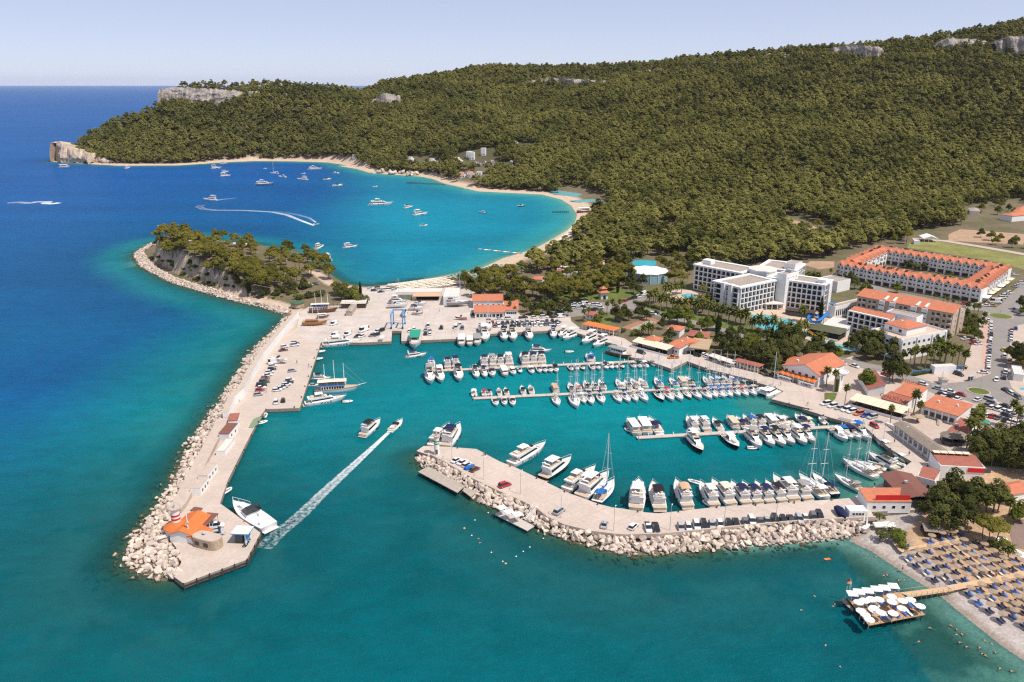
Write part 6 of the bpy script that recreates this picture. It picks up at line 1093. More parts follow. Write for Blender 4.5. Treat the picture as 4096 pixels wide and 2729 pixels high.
b = B('flat_awning', 'white flat awning over the rocks beside the lighthouse', 'awning', 21, (130, 700), (150, 730), (265, 690), 3.6, 2.2).roof('shed', .1, ROOFW, .1).cols('f', 2, .05, mat=STEEL).cols('b', 2, .05, mat=STEEL)
HB = [('white harbour hut with red tiled roof on the long breakwater', (255, 160), (330, 155), (360, 110), 3.2, TILED, 1), ('white harbour hut with brown latticed roof on the long breakwater', (185, 260), (262, 262), (310, 190), 3.0, BROWNR, 2), ('flat cream-roofed store row on the long breakwater', (20, 590), (95, 590), (150, 490), 2.8, CAP, 3), ('long flat cream-roofed store by the breakwater gate', (-40, 690), (40, 690), (95, 600), 2.7, CAP, 3), ('white open terrace store on the long breakwater', (160, 400), (232, 400), (262, 300), 1.6, ROOFW, 0)]
for lb, A, Bq, C, h, rm, n in HB:
 b = B('harbour_hut', lb, 'hut', 27, A, Bq, C, h + QT, QT, 'huts on the long breakwater').walls(WHITE)
 if rm in (TILED, BROWNR): b.roof('shed', .5, rm, .15)
 else: b.flat(rm, .12, CAP)
 if n: b.wins('r', 1, n, .9, 1.0, .9, 3, .5)
# --- marina office, tower
b = B('marina_office', 'white marina office with long orange tiled gable roof and sign panels', 'building', 13, (265, 335), (580, 425), (775, 310), 1.85, QT, h=5.2); b.walls(WHITE).roof('gable', 3.4, TILE, .5, axis='y', shift=.62); b.wins('f', 1, 5, 1.3, 1.1, 3.3, 3); b.wins('r', 1, 4, 1.2, 1.1, 2.2, 3)
w_ = b.w; k = 7
for i in range(k):
 x0, x1 = w_ * i / k, w_ * (i + 1) / k; MB().add([(x0, -3.0, 2.5), (x1, -3.0, 2.5), (x1, 0, 3.2), (x0, 0, 3.2), ((x0 + x1) / 2, -2.2, 3.1), ((x0 + x1) / 2, 0, 3.5)], [(0, 1, 4), (1, 2, 5, 4), (3, 0, 4, 5)]).obj('veranda_roof', TILE2, b.t)
for i in range(k + 1): MB().box(w_ * i / k * .98 + .1, -2.8, 0, .25, .25, 2.6).obj('post', WHITE, b.t)
for lo, hi, tx in ((.0, .40, 'G-MARINA'), (.60, 1.0, 'KEMER')):
 sb_ = MB().box(w_ * (lo + hi) / 2, -3.6, 0, w_ * (hi - lo) - .2, .3, 1.9).obj('sign_panel', WHITE, b.t); o = b.text(tx, 'f', w_ * (lo + hi) / 2, .4, 1.55, DARKT, 3.77)
MB().box(w_ * .2, b.d * .3, 5.2, .9, .9, 2.0).obj('chimney', WHITE, b.t)
b = B('office_wing', 'low orange-roofed rear wing of the marina office', 'building', 13, (290, 265), (430, 285), (530, 185), 4.8, QT).walls(WHITE).roof('hip', 1.0, TILE)
b = B('clock_tower', 'white square tower with flared oval deck and number 73', 'tower', 17, (150, 1000), (255, 1020), (275, 900), 1.85, QT, h=7.2); b.walls(WHITE); MB().lathe([(2.0, 6.0), (3.4, 7.4), (3.4, 7.9), (3.1, 7.9), (3.1, 7.6), (.1, 7.6)], 20, b.w / 2, b.d / 2).obj('deck', WHITE, b.t); b.text('73', 'f', b.w / 2, 4.2, 1.9, DARKT); MB().box(b.w * .6, -.3, 0, 1.2, .5, 5.5).obj('climber_plant', F_GREEN, b.t)
b = B('red_roofed_office', 'white office with single-pitch red tiled roof and small square windows', 'building', 17, (800, 1085), (1105, 1105), (1470, 850), 1.85, QT - .2, h=2.8); b.walls(WHITE); b.roof('shedx' if not b.sw else 'shedx', 2.6, TILED, .2); b.wins('r', 1, 6, .7, .7, 3.2, 3)
t = thing('fence', 'blue mesh fence before the tall palm group', 'fence', P(13, 1390, 322, 1.55), hd(13, (1390, 322), (1840, 278))); L_ = (P(13, 1840, 278, 1.55) - P(13, 1390, 322, 1.55)).length; n = 16
for i in range(n): MB().box(L_ * (i + .5) / n, 0, .5, L_ / n - .1, .05, 1.4).obj('panel', BLUEP, t); MB().box(L_ * i / n, 0, 0, .1, .1, 2.0).obj('post', STEEL, t)
MB().box(L_ / 2, 0, -.2, L_, .3, .6).obj('plinth', PLAS, t)
sheet('plaza', PL(10, [(1405, 520), (1470, 465), (1600, 480), (1600, 700), (1440, 650)], 1.55), M('brown_pavers', (.24, .17, .14), .9, .15, 1), 1.55); strip('path', PL(10, [(1355, 590), (1410, 660), (1500, 710), (1600, 740)], 1.55), 3.0, WHITE, 1.57)
b = B('beach_bar', 'low thatched beach bar under the dark trees', 'bar', 26, (10, 520), (240, 540), (250, 440), 3.6, 1.5).roof('gable', .9, THATCH, .4); b.cols('f', 5, .1, 2.0, 'post', DARKW); b.cols('b', 5, .1, 2.0, 'post', DARKW); b.walls(DARKW, 1.0)
# --- awning restaurant
b = B('awning_restaurant', 'open restaurant under a long cream paneled awning', 'restaurant', 17, (460, 1155), (1470, 1430), (1560, 1330), 4.6, QT, h=3.0); n = 7
for i in range(n): MB().add([(b.w * i / n + .06, -.3, 2.7), (b.w * (i + 1) / n - .06, -.3, 2.7), (b.w * (i + 1) / n - .06, b.d, 3.4), (b.w * i / n + .06, b.d, 3.4), (b.w * i / n + .06, -.3, 2.62), (b.w * (i + 1) / n - .06, -.3, 2.62), (b.w * (i + 1) / n - .06, b.d, 3.32), (b.w * i / n + .06, b.d, 3.32)], [(0, 1, 2, 3), (7, 6, 5, 4), (0, 4, 5, 1), (2, 6, 7, 3)]).obj('awning_panel', AWN, b.t)
b.cols('f', 8, .07, 2.7, 'post', GREYW); b.cols('b', 8, .07, 3.3, 'post', GREYW); MB().box(b.w / 2, -.35, -.3, b.w, .25, 1.1).obj('terrace_wall', WHITE, b.t); MB().box(b.w / 2, b.d / 2, 0, b.w - 1, b.d - .8, .05).obj('floor', DARKW, b.t)
tm = MB().box(0, 0, .05, 1.4, .8, .72).mesh('table', DARKW); [ob('table', tm, b.t, (1.5 + i * (b.w - 3) / 9, 1.5 + (i % 2) * (b.d - 3) * .5, 0)) for i in range(10)]
b2_ = B('terrace_kitchen', 'brown-roofed kitchen hall with orange rooftop lettering', 'building', 17, (1060, 1140), (1500, 1260), (1700, 1150), 5.2, QT).walls(WHITE).roof('shed', .5, TILED, .2); b2_.text('OPALISTA', 'f', b2_.w * .38, b2_.h + .25, 2.0, ORL, -.8)
b = B('restaurant_hall', 'orange hip-roofed hall behind the brown-roofed kitchen', 'building', 17, (1290, 1030), (1690, 1140), (1960, 1010), 5.8, QT).walls(WHITE).roof('shed', 1.4, TILE, .3); b.text('OPALISTA', 'b', b.w * .2, b.h + 1.5, 1.6, ORL, -.5)
b = B('shop_row', 'white colonnaded shop row with orange tiled roof and two chimneys', 'building', 18, (40, 1040), (575, 1195), (660, 1035), 5.6, QT).walls(PLAS).roof('shed', 1.2, TILE, .5); b.cols('f', 6, .25, name='pillar'); b.wins('f', 1, 5, 2.0, 1.8, .4, 3); chimney(b, b.w * .25, b.d * .5, b.h + .3); chimney(b, b.w * .75, b.d * .6, b.h + .4)
b = B('red_roofed_shop', 'small white shop with dark red roof beside the palm car park', 'building', 18, (430, 1430), (690, 1500), (790, 1300), 5.0, QT).walls(WHITE).roof('shed', .8, TILED, .2); b.wins('f', 1, 1, 1.0, .7, 1.3, 3); b.wins('r', 1, 5, .5, 1.2, 1.0, 3); MB().box(b.w * .2, b.d * .4, b.h + .5, 1.2, 1.0, .8).obj('air_unit', STEEL, b.t)
# --- thatched arcade and its wall
b = B('thatched_arcade', 'long dark thatched arcade above the harbour corner wall', 'arcade', 20, (690, 250), (1190, 610), (1310, 565), 5.2, QT, h=3.6); b.roof('gable', 1.1, THATCH, .6); b.cols('f', 9, .3, name='pier', mat=PLAS); b.cols('b', 9, .25, name='pier', mat=PLAS); MB().box(b.w / 2, b.d / 2, -.2, b.w, b.d, .9).obj('plinth', PLAS, b.t); MB().box(b.w / 2, b.d - .6, .7, b.w - 1, .3, 2.4).obj('back_wall', GREYW, b.t)
t = MB(); ribbon(t, [Vector((p.x, p.y, 0)) for p in PL(20, [(560, 240), (680, 320), (1165, 665)], QT)], -1.2, QT - .3, [QT + .6, QT + 1.6, QT + 1.9]); tag(t.obj('retaining_wall', PLAS), 'pale retaining wall below the thatched arcade', 'wall')
for lb, A in (('larger', (1370, 470)), ('smaller', (1490, 475))):
 p = P(20, *A, QT); t = thing('thatched_pavilion', '%s grey peaked pavilion at the end of the stepped plaza' % lb, 'pavilion', p, .3); MB().lathe([(3.4, 2.6), (3.5, 2.8), (.2, 4.4)], 8).obj('roof', THATCH, t)
 for k in range(6): a = k * 1.047; MB().box(3 * math.cos(a), 3 * math.sin(a), -.2, .2, .2, 2.9).obj('post', DARKW, t)
 MB().lathe([(2.6, -.2), (2.6, 1.0)], 12).obj('counter', GREYW, t)
p = P(20, 960, 205, QT); t = thing('straw_umbrella', 'round straw parasol on the stepped plaza', 'parasol', p); MB().lathe([(2.6, 2.2), (2.6, 2.35), (.1, 3.2)], 12).obj('canopy', THATCHT, t); MB().tube((0, 0, 0), (0, 0, 2.4), .12, n=6).obj('pole', DARKW, t)
for i in range(6): sheet('step', PL(20, [(1210 + i * 2, 235 - i * 8), (1240 + i * 2, 260 - i * 8), (1290 + i * 2, 215 - i * 8), (1260 + i * 2, 190 - i * 8)], QT), PAVE, QT + .02 + .1 * i)
# --- restaurants at the near beach
b = B('banner_restaurant', 'white restaurant wing with orange roof behind a long red banner', 'restaurant', 20, (330, 1330), (880, 1330), (880, 1190), 1.85, QT - .3, h=3.6); b.walls(WHITE).roof('shed', .9, TILE, .15); MB().box(b.w * .58, .6, b.h + .25, b.w * .78, .15, 1.5).obj('banner', REDP, b.t); b.wins('f', 1, 4, .9, .9, 1.2, 3)
b = B('brown_hall', 'large dining hall under a broad brown sheet roof', 'restaurant', 20, (800, 1290), (1130, 1290), (1130, 1010), 1.85, QT - .3, h=4.0); b.walls(GREYW, 3.0).roof('gable', 1.2, BROWNR, 1.2, axis='y'); MB().box(b.w * .4, b.d * .5, b.h + 1.1, 1.0, .8, .7).obj('air_unit', STEEL, b.t); b.cols('f', 6, .15, 3.2, 'post', GREYW)
b = B('white_villa_block', 'white walled block with small orange roof between brown hall and stepped deck', 'building', 20, (945, 1030), (1170, 1090), (1320, 990), 1.85, QT - .3, h=4.2); b.walls(WHITE).roof('shed', .5, TILED, -.2); b.wins('f', 1, 2, .8, 1.2, 1.0, 3)
b = B('sign_restaurant', 'long white restaurant with orange roof, cream rooftop panels and red sign', 'restaurant', 20, (1235, 900), (1800, 930), (1850, 780), 1.85, QT - .3, h=4.4); b.walls(WHITE).roof('shed', .6, TILED, -.3); MB().box(b.w * .80, -.12, 2.6, b.w * .36, .16, 1.5).obj('sign_panel', REDP, b.t); MB().box(b.w * 1.05, -.12, 2.6, b.w * .14, .14, 1.5).obj('grey_panel', GREYW, b.t)
for i in range(5): MB().box(b.w * (.05 + .17 * i) + .8, b.d - 1.2, 5.6, b.w * .155, 2.0, .08).obj('awning_panel', AWN, b.t)
MB().box(b.w * .42, b.d - .3, 4.4, b.w * .84, .12, 1.1).obj('glass_screen', STEEL, b.t)
b = B('orange_roofed_house', 'white house with big orange tiled roof behind the dark beach trees', 'building', 10, (1310, 240), (1420, 300), (1600, 270), 5.5, 1.5).walls(WHITE).roof('hip', 1.5, TILE); b.wins('f', 1, 3, 1.0, 1.0, 1.3, 3)
b = B('container_hut', 'white four-bay container hut at the end of the parked cars', 'hut', 20, (110, 1420), (340, 1420), (350, 1345), 1.9, QT, h=2.5); n = 4
for i in range(n): MB().box(b.w * (i + .5) / n, b.d / 2, -.1, b.w / n - .06, b.d, 2.5).obj('container', GREYW if i == 9 else WHITE, b.t)
b.wins('f', 1, 4, .7, .6, 1.2, 3)
# --- dark awning restaurant group
b = B('dark_awning_restaurant', 'black-walled waterfront restaurant with cream awning roof panels', 'restaurant', 25, (150, 215), (605, 335), (685, 300), 1.85, QT, h=3.2); n = 8
for i in range(n): x0, x1 = b.w * i / n + .05, b.w * (i + 1) / n - .05; MB().add([(x0, -.2, 2.9), (x1, -.2, 2.9), (x1, b.d, 3.9), (x0, b.d, 3.9), (x0, -.2, 2.8), (x1, -.2, 2.8), (x1, b.d, 3.8), (x0, b.d, 3.8)], [(0, 1, 2, 3), (7, 6, 5, 4), (0, 4, 5, 1), (2, 6, 7, 3)]).obj('awning_panel', AWN, b.t)
MB().box(b.w - .1, b.d / 2, 0, .2, b.d, 3.2).obj('end_wall', GREYW, b.t); MB().box(b.w / 2, b.d, 0, b.w, .2, 3.6).obj('back_wall', GREYW, b.t); b.cols('f', 9, .07, 2.9, 'post', GREYW); MB().box(b.w / 2, -.5, -.3, b.w + .6, .25, 1.1).obj('terrace_wall', WHITE, b.t); MB().box(b.w / 2, b.d / 2, .02, b.w - .6, b.d - .5, .05).obj('floor', DARKW, b.t)
OR_ = [('orange hip-roofed house behind the dark awning restaurant', (285, 125), (460, 165), (560, 105), 'hip', TILE, 1.3), ('orange tiled dining room with crossing white ridge lines', (610, 195), (760, 235), (880, 130), 'gable', TILE, 1.0), ('orange hip-roofed house beside the tan thatched terrace', (690, 135), (870, 190), (940, 115), 'hip', TILE, 1.4)]
for lb, A, Bq, C, rk, rm, rh in OR_: b = B('orange_roofed_house', lb, 'building', 25, A, Bq, C, 5.3, QT - .2).walls(WHITE).roof(rk, rh, rm); chimney(b, b.w * .5, b.d * .5, b.h + rh - .3, .6, .9); b.wins('f', 1, 3, .9, .9, 1.2, 3)
b = B('red_roofed_house', 'red-roofed house under the bright green tree', 'building', 23, (585, 430), (720, 450), (765, 405), 5.3, 1.5).walls(WHITE).roof('hip', 1.2, TILE); b = B('yellow_walled_house', 'yellow-walled house with red hip roof behind the tan thatched terrace', 'building', 23, (795, 495), (1000, 520), (1080, 470), 5.3, 1.5).walls(M('ochre_wall', (.45, .30, .08), .85, .1, .4)).roof('hip', 1.5, TILED); chimney(b, b.w * .6, b.d * .5, b.h + .9)
b = B('thatched_terrace', 'wide tan thatched terrace with fringed eaves', 'terrace', 23, (830, 620), (1010, 640), (1090, 560), 4.8, QT - .2).roof('shed', .7, THATCHT, .5, th=.5); b.cols('f', 5, .12, 3.0, 'post', DARKW); b.cols('b', 5, .12, 3.2, 'post', DARKW); MB().box(b.w / 2, b.d * .8, 0, b.w * .9, .3, 2.8).obj('back_wall', GREYW, b.t)
b = B('black_canopy', 'small tilted black canopy before the tan thatched terrace', 'canopy', 23, (740, 625), (790, 655), (830, 620), 4.0, QT - .1).roof('shed', .5, GREYW, .1, th=.08); b.cols('f', 2, .05, mat=STEEL); b.cols('b', 2, .05, mat=STEEL)
b = B('orange_pergola', 'long waterside pergola with orange scalloped roof on white posts', 'pergola', 11, (300, 862), (600, 930), (645, 900), 1.85, QT, h=3.0); n = 8
for i in range(n): x0, x1 = b.w * i / n, b.w * (i + 1) / n; MB().add([(x0, -.4, 2.9), (x1, -.4, 2.9), (x1, b.d + .4, 2.9), (x0, b.d + .4, 2.9), ((x0 + x1) / 2, b.d / 2, 3.7)], [(0, 1, 4), (1, 2, 4), (2, 3, 4), (3, 0, 4)]).obj('roof', TILE2, b.t)
b.cols('f', 9, .15, 2.9, 'post'); b.cols('b', 9, .15, 2.9, 'post'); MB().box(b.w / 2, b.d - .2, 0, b.w, .2, 1.0).obj('bench_wall', WHITE, b.t)
b = B('red_roofed_shelter', 'quayside shelter with dull red tiled roof on white posts', 'pergola', 11, (1725, 1215), (1960, 1275), (1995, 1250), 1.85, QT, h=2.9).roof('hip', .8, TILED); b.cols('f', 8, .15, 2.9, 'post'); b.cols('b', 8, .15, 2.9, 'post')
b = B('shade_roof', 'long flat white shade roof over parked cars', 'carport', 11, (1480, 1110), (1720, 1190), (1740, 1160), 4.1, QT).roof('shed', .1, ROOFW, .1, th=.1); b.cols('f', 6, .06, mat=STEEL); b.cols('b', 6, .06, mat=STEEL)
b = B('gate_kiosk', 'little red-roofed gate kiosk at the boatyard car park', 'kiosk', 11, (330, 760), (420, 775), (465, 745), 1.85, QT - .2, h=2.6).walls(WHITE).roof('hip', .7, TILED); b.wins('f', 1, 2, .9, .8, 1.0, 3)
p = P(11, 500, 575, 1.5); t = thing('pagoda_kiosk', 'pale square kiosk tower with two stacked orange pagoda roofs', 'tower', p, .25); MB().box(0, 0, -.3, 4.6, 4.6, 4.6).obj('wall', M('pale_green_wall', (.62, .66, .58), .85, .08, .4), t); MB().box(0, 0, 4.25, 6.6, 6.6, 1.1, tx=.42, ty=.42).obj('roof', TILE, t); MB().box(0, 0, 5.3, 2.6, 2.6, 1.0).obj('lantern', DARKW, t); MB().box(0, 0, 6.3, 4.0, 4.0, 1.5, tx=.03, ty=.03).obj('roof', TILE, t)
for x, y in ((0, -2.31), (2.31, 0)): MB().box(x, y, 0, 1.6 if x == 0 else .1, .1 if x == 0 else 1.6, 2.4).obj('door', GLASS, t)
# --- event tent, park pavilions
p = P(11, 915, 400, 1.5); t = thing('event_tent', 'large round event hall under a white membrane roof', 'tent', p); rx, ry = 13.5, 13; S_ = []
for f, z in ((1.0, 6.0), (.97, 6.35), (.7, 7.0), (.4, 7.6), (.05, 8.4)): S_.append([(rx * f * math.cos(a), ry * f * math.sin(a), z + (.5 * abs(math.sin(a * 5)) if f > .6 else 0)) for a in [k * 6.283 / 40 for k in range(40)]])
MB().loft(S_, closed=True).obj('membrane_roof', CM['white'], t, True); MB().lathe([(12.6, -.3), (12.6, 5.9)], 30).obj('glass_wall', M('blue_glass', (.25, .42, .48), .15, .1, .5, spec=.6), t)
for k in range(16): a = k * .3927; MB().box(12.9 * math.cos(a), 12.9 * math.sin(a), -.3, .35, .35, 6.2).obj('post', WHITE, t)
for i, (x, y) in enumerate(((460, 215), (640, 250), (340, 290), (95, 305), (1610, 175))): b = B('garden_pavilion', 'small red hip-roofed pavilion among the park pines', 'pavilion', 11, (x - 42, y + 12), (x + 30, y + 18), (x + 45, y), 4.4, 1.5, 'park pavilions').walls(WHITE).roof('hip', 1.1, TILED)
b = B('white_park_hall', 'flat white hall half hidden among the park pines', 'building', 11, (60, 310), (250, 320), (310, 280), 4.5, 1.5).walls(WHITE).flat(ROOFW); b = B('park_house', 'red-roofed house among pines beside the boatyard road', 'building', 2, (1410, 1440), (1500, 1450), (1530, 1405), 5, 1.5).walls(WHITE).roof('hip', 1.3, TILE); b = B('park_house', 'lower red-roofed annex among pines beside the boatyard road', 'building', 2, (1620, 1405), (1700, 1410), (1710, 1385), 4.5, 1.5).walls(WHITE).roof('hip', 1.0, TILE)
# --- boatyard sheds and yacht club
b = B('boatyard_shed', 'long white boatyard shed with corrugated lean-to roof', 'shed', 5, (850, 98), (1205, 96), (1210, 68), QT + 4.6, QT).walls(PLAS).flat(ROOFW, .4); MB().add([(b.w * .38, -3.2, 2.9), (b.w, -3.2, 2.9), (b.w, 0, 4.2), (b.w * .38, 0, 4.2), (b.w * .38, -3.2, 2.75), (b.w, -3.2, 2.75), (b.w, 0, 4.05), (b.w * .38, 0, 4.05)], [(0, 1, 2, 3), (7, 6, 5, 4), (0, 4, 5, 1)]).obj('lean_to_roof', M('peach_sheet', (.60, .36, .22), .8, .12, .8), b.t); MB().box(b.w * .2, -.1, .1, b.w * .3, .2, 3.0).obj('panel_front', M('olive_panel', (.20, .21, .15), .8, .1, .6), b.t); MB().box(b.w * .7, -.08, .1, b.w * .5, .2, 2.7).obj('bay_shade_slab', BLACK, b.t)  # solid black slab paints the shade of an opening under the lean-to
b = B('white_workshop', 'plain white flat-roofed workshop beside the boatyard shed', 'shed', 5, (1222, 136), (1340, 136), (1340, 66), QT + 5, QT).walls(WHITE).flat(ROOFW, .4); b.wins('f', 1, 2, 1.4, 1.2, 2.0, 3)
YC = [('front hall of the orange-roofed yacht club with glazed veranda', (1470, 300), (1700, 298), (1712, 240), 3.4), ('rear hall of the orange-roofed yacht club', (1458, 222), (1690, 218), (1690, 165), 4.4), ('side hall of the orange-roofed yacht club by the two palms', (1705, 285), (1808, 285), (1800, 205), 3.8)]
for i, (lb, A, Bq, C, h) in enumerate(YC):
 b = B('yacht_club', lb, 'building', 5, A, Bq, C, 1.85, QT, 'yacht club halls', h=h).walls(WHITE).roof('gable', 1.3, TILE, .5)
 if i == 0: b.cols('f', 8, .15, 3.2, 'pillar'); b.wins('f', 1, 8, 1.5, 1.7, .6, 3)
 else: b.wins('f', 1, 5, 1.0, 1.0, 1.4, 3)
p = P(3, 2065, 590, 2.0); t = thing('round_kiosk', 'cluster kiosk with three round green roofs at the breakwater root', 'kiosk', p)
for x, y in ((-1.8, 0), (1.6, .8), (.4, -1.6)): o = MB().lathe([(2.1, -.3), (2.1, 2.2)], 14, x, y).obj('wall', STONE, t); MB().lathe([(2.5, 2.2), (2.5, 2.4), (.1, 3.1)], 14, x, y).obj('roof', GREENR, t)
# staging, boat hoist, rail cradle
t = thing('timber_staging', 'rough timber staging around the hull under construction', 'staging', P(5, 175, 240, QT), hd(5, (170, 240), (610, 215))); L_ = (P(5, 610, 215, QT) - P(5, 175, 240, QT)).length
for i in range(15): MB().box(L_ * i / 14, 0, 0, .12, .12, 3.6).obj('upright', DARKW, t); MB().box(L_ * i / 14, 3.2, 0, .12, .12, 3.6).obj('upright', DARKW, t)
for y, z in ((0, 1.8), (0, 3.2), (3.2, 3.2)): MB().box(L_ / 2, y + .13, z, L_, .1, .12).obj('rail', WOOD, t)
b = B('timber_shed', 'lean-to timber shed with pale sheet roof behind the staging', 'shed', 5, (420, 225), (612, 222), (612, 200), 1.85, QT, h=3.0).walls(DARKW).roof('shed', .4, ROOFW, .3); b = B('plank_stack_shed', 'long narrow plank shed with grey roof in the boatyard', 'shed', 5, (460, 282), (505, 282), (512, 222), 1.85, QT, h=2.6).walls(M('weathered_board', (.42, .36, .30), .9, .2, 1)).roof('gable', .4, ROOFG, .2, axis='y')
p = P(5, 860, 385, QT); t = thing('boat_hoist', 'tall light blue boat travel hoist straddling the slip', 'boat hoist', p, hd(5, (815, 385), (905, 385))); wv = (P(5, 905, 385, QT) - P(5, 815, 385, QT)).length
for x in (-wv / 2, wv / 2):
 for y in (0, 9): MB().box(x, y, .6, .5, .5, 7.2).obj('leg', LBLUE, t); w = MB().tube((x - .3, y, .6), (x + .3, y, .6), .6, n=12).obj('wheel', BLACK, t)
 MB().box(x, 4.5, 7.5, .55, 9.6, .7).obj('side_beam', LBLUE, t); MB().box(x, 4.5, 1.4, .35, 8.6, .35).obj('lower_beam', LBLUE, t)
MB().box(0, 9.2, 7.6, wv, .55, .6).obj('cross_beam', LBLUE, t)
for y in (2.5, 6.5): MB().tube((-wv / 2, y, 7.5), (-wv / 2 + .6, y, 2.5), .04, n=4).tube((wv / 2, y, 7.5), (wv / 2 - .6, y, 2.5), .04, n=4).tube((-wv / 2 + .6, y, 2.5), (wv / 2 - .6, y, 2.5), .06, n=4).obj('sling', BLACK, t)
b = B('swing_shelter', 'cream open tent beside the cars at the boatyard slip', 'canopy', 5, (718, 455), (752, 455), (755, 440), 3.9, QT).roof('hip', .6, CM['white'], .1, th=.06); b.cols('f', 2, .04, mat=STEEL); b.cols('b', 2, .04, mat=STEEL)
# ---------------------------------------------------------------- big hotel
HZ = 17.0
def wing(label, A, Bq, C, front=None, right=None, left=None, h=None):
 b = B('hotel_wing', label, 'hotel', 24, A, Bq, C, HZ, 1.5, 'wings of the big white hotel'); b.walls(WHITE, b.h + .1)
 MB().box(b.w / 2, b.d / 2, b.h + .1, b.w - 2.2, b.d - 2.2, .12).obj('roof', ROOFG, b.t)
 for x, y, sx, sy in ((b.w / 2, -.1, b.w + 2.8, 2.4), (b.w / 2, b.d + .1, b.w + 2.8, 2.4), (-.1, b.d / 2, 2.4, b.d - 2.3), (b.w + .1, b.d / 2, 2.4, b.d - 2.3)): MB().box(x, y, b.h - .15, sx, sy, .85, tx=1.0, ty=1.0).obj('cornice', WHITE, b.t)
 for sd, n in (('f', front), ('r', right), ('l', left)):
  if n: b.balc(sd, 5, 3.0, n, z1=.35)
 return b
b = wing('west wing of the big white hotel with a white roof hut', (8, 128), (385, 198), (500, 158), 10, None, None); MB().box(3.5, b.d / 2, b.h + .2, 6, 5, 2.6).obj('roof_hut', WHITE, b.t)
b = wing('pool-side wing of the big white hotel with stair towers at its end', (172, 268), (378, 320), (606, 248), 2, 9, None)
for u in (.42, .72): MB().box(b.w * u, -1.0, -.4, b.w * .13, 3.0, b.h + 1.6).obj('stair_tower', WHITE, b.t)
b = wing('main wing of the big white hotel facing the round pool', (622, 236), (1080, 300), (1160, 262), 11, 3, None); MB().box(b.w * .93, b.d * .4, b.h + .2, 5, 5, 2.2).obj('roof_hut', WHITE, b.t); MB().box(b.w + 1.4, b.d * .5, -.4, 1.6, 5.0, b.h + 1.0).obj('stair_tower', WHITE, b.t)
b = wing('rear wing of the big white hotel with flat gravel roof', (540, 150), (830, 185), (930, 128), None, 3, None)
b = B('hotel_core', 'tall white lift core with rooftop plant joining the hotel wings', 'hotel', 24, (692, 200), (770, 215), (825, 178), 21.0, 1.5).walls(WHITE).flat(ROOFG, .6); MB().box(b.w * .4, b.d * .7, b.h, 3.5, 2.5, 1.6).obj('air_unit', STEEL, b.t); b.wins('r', 1, 4, .6, .5, b.h - 2.2, 3, frame=False); b = B('hotel_plant_room', 'white rooftop plant room on the rear hotel wing', 'hotel', 24, (752, 112), (845, 125), (870, 95), 20.5, 1.5).walls(WHITE).flat(ROOFG, .3)
p = P(24, 570, 185, 17.5); t = thing('hotel_rotunda', 'low octagonal cream-roofed drum between the hotel wings', 'hotel', (p.x, p.y, 1.5)); MB().lathe([(8, -.3), (8, 17.5), (8.6, 17.6), (8.6, 18.2)], 8).obj('wall', WHITE, t); MB().lathe([(8.2, 18.2), (.1, 18.9)], 8).obj('roof', ROOFW, t)
b = B('hotel_annex', 'low grey-roofed hotel annex with tall narrow bays', 'hotel', 24, (1122, 470), (1180, 485), (1345, 408), 8.0, 1.5).walls(WHITE).flat(ROOFG, .5); b.wins('r', 1, 14, .9, 3.4, 1.5, 3, frame=False); b = B('hotel_annex', 'rear low grey-roofed annex behind the main hotel wing', 'hotel', 24, (1040, 240), (1200, 275), (1262, 240), 8.0, 1.5).walls(WHITE).flat(ROOFG, .5)
b = B('lobby_canopy', 'white trapezoid canopy before the hotel lobby', 'canopy', 24, (600, 455), (745, 455), (735, 425), 5.0, 1.5).roof('shed', .4, ROOFW, .3, th=.3); b.cols('f', 4, .15, 3.4, 'post'); MB().box(b.w / 2, b.d + 3, -.3, b.w * 2.2, 5.0, 3.6).obj('lobby', GREYW, b.t)
b = B('poolside_bar', 'dark poolside bar row under the main hotel wing', 'bar', 24, (760, 505), (1000, 535), (1010, 515), 4.5, 1.5).walls(GREYW, 2.4).roof('shed', .2, DARKW, .3)
b = B('poolside_canopy', 'large olive canvas-roofed poolside restaurant', 'restaurant', 12, (305, 975), (610, 1035), (700, 985), 5.2, 1.5); b.roof('hip', 1.6, OLIVE, .5); b.cols('f', 6, .12, 3.6, 'post', DARKW); b.cols('b', 6, .12, 3.6, 'post', DARKW); MB().box(b.w / 2, b.d / 2, 0, b.w - .6, b.d - .6, 2.6).obj('shade_block', BLACK, b.t); MB().box(b.w * .6, -1.2, -.2, b.w * .8, .3, 1.2).obj('terrace_wall', WHITE, b.t)  # solid black block paints the shade under the canopy
b = B('link_building', 'flat pale-roofed hall behind the olive canvas restaurant', 'building', 12, (450, 945), (680, 985), (700, 895), 6.0, 1.5).walls(WHITE).flat(ROOFW, .3)
p = P(24, 715, 562, 1.6); t = thing('pool_island', 'round stepped pale island bar in the big hotel pool', 'pool island', p); MB().lathe([(5.0, 0), (5.0, .4), (4.3, .45)], 22).obj('rim', TERR, t); MB().lathe([(3.2, .4), (3.2, .9), (2.6, .95)], 20).obj('inner_ring', TERR, t)
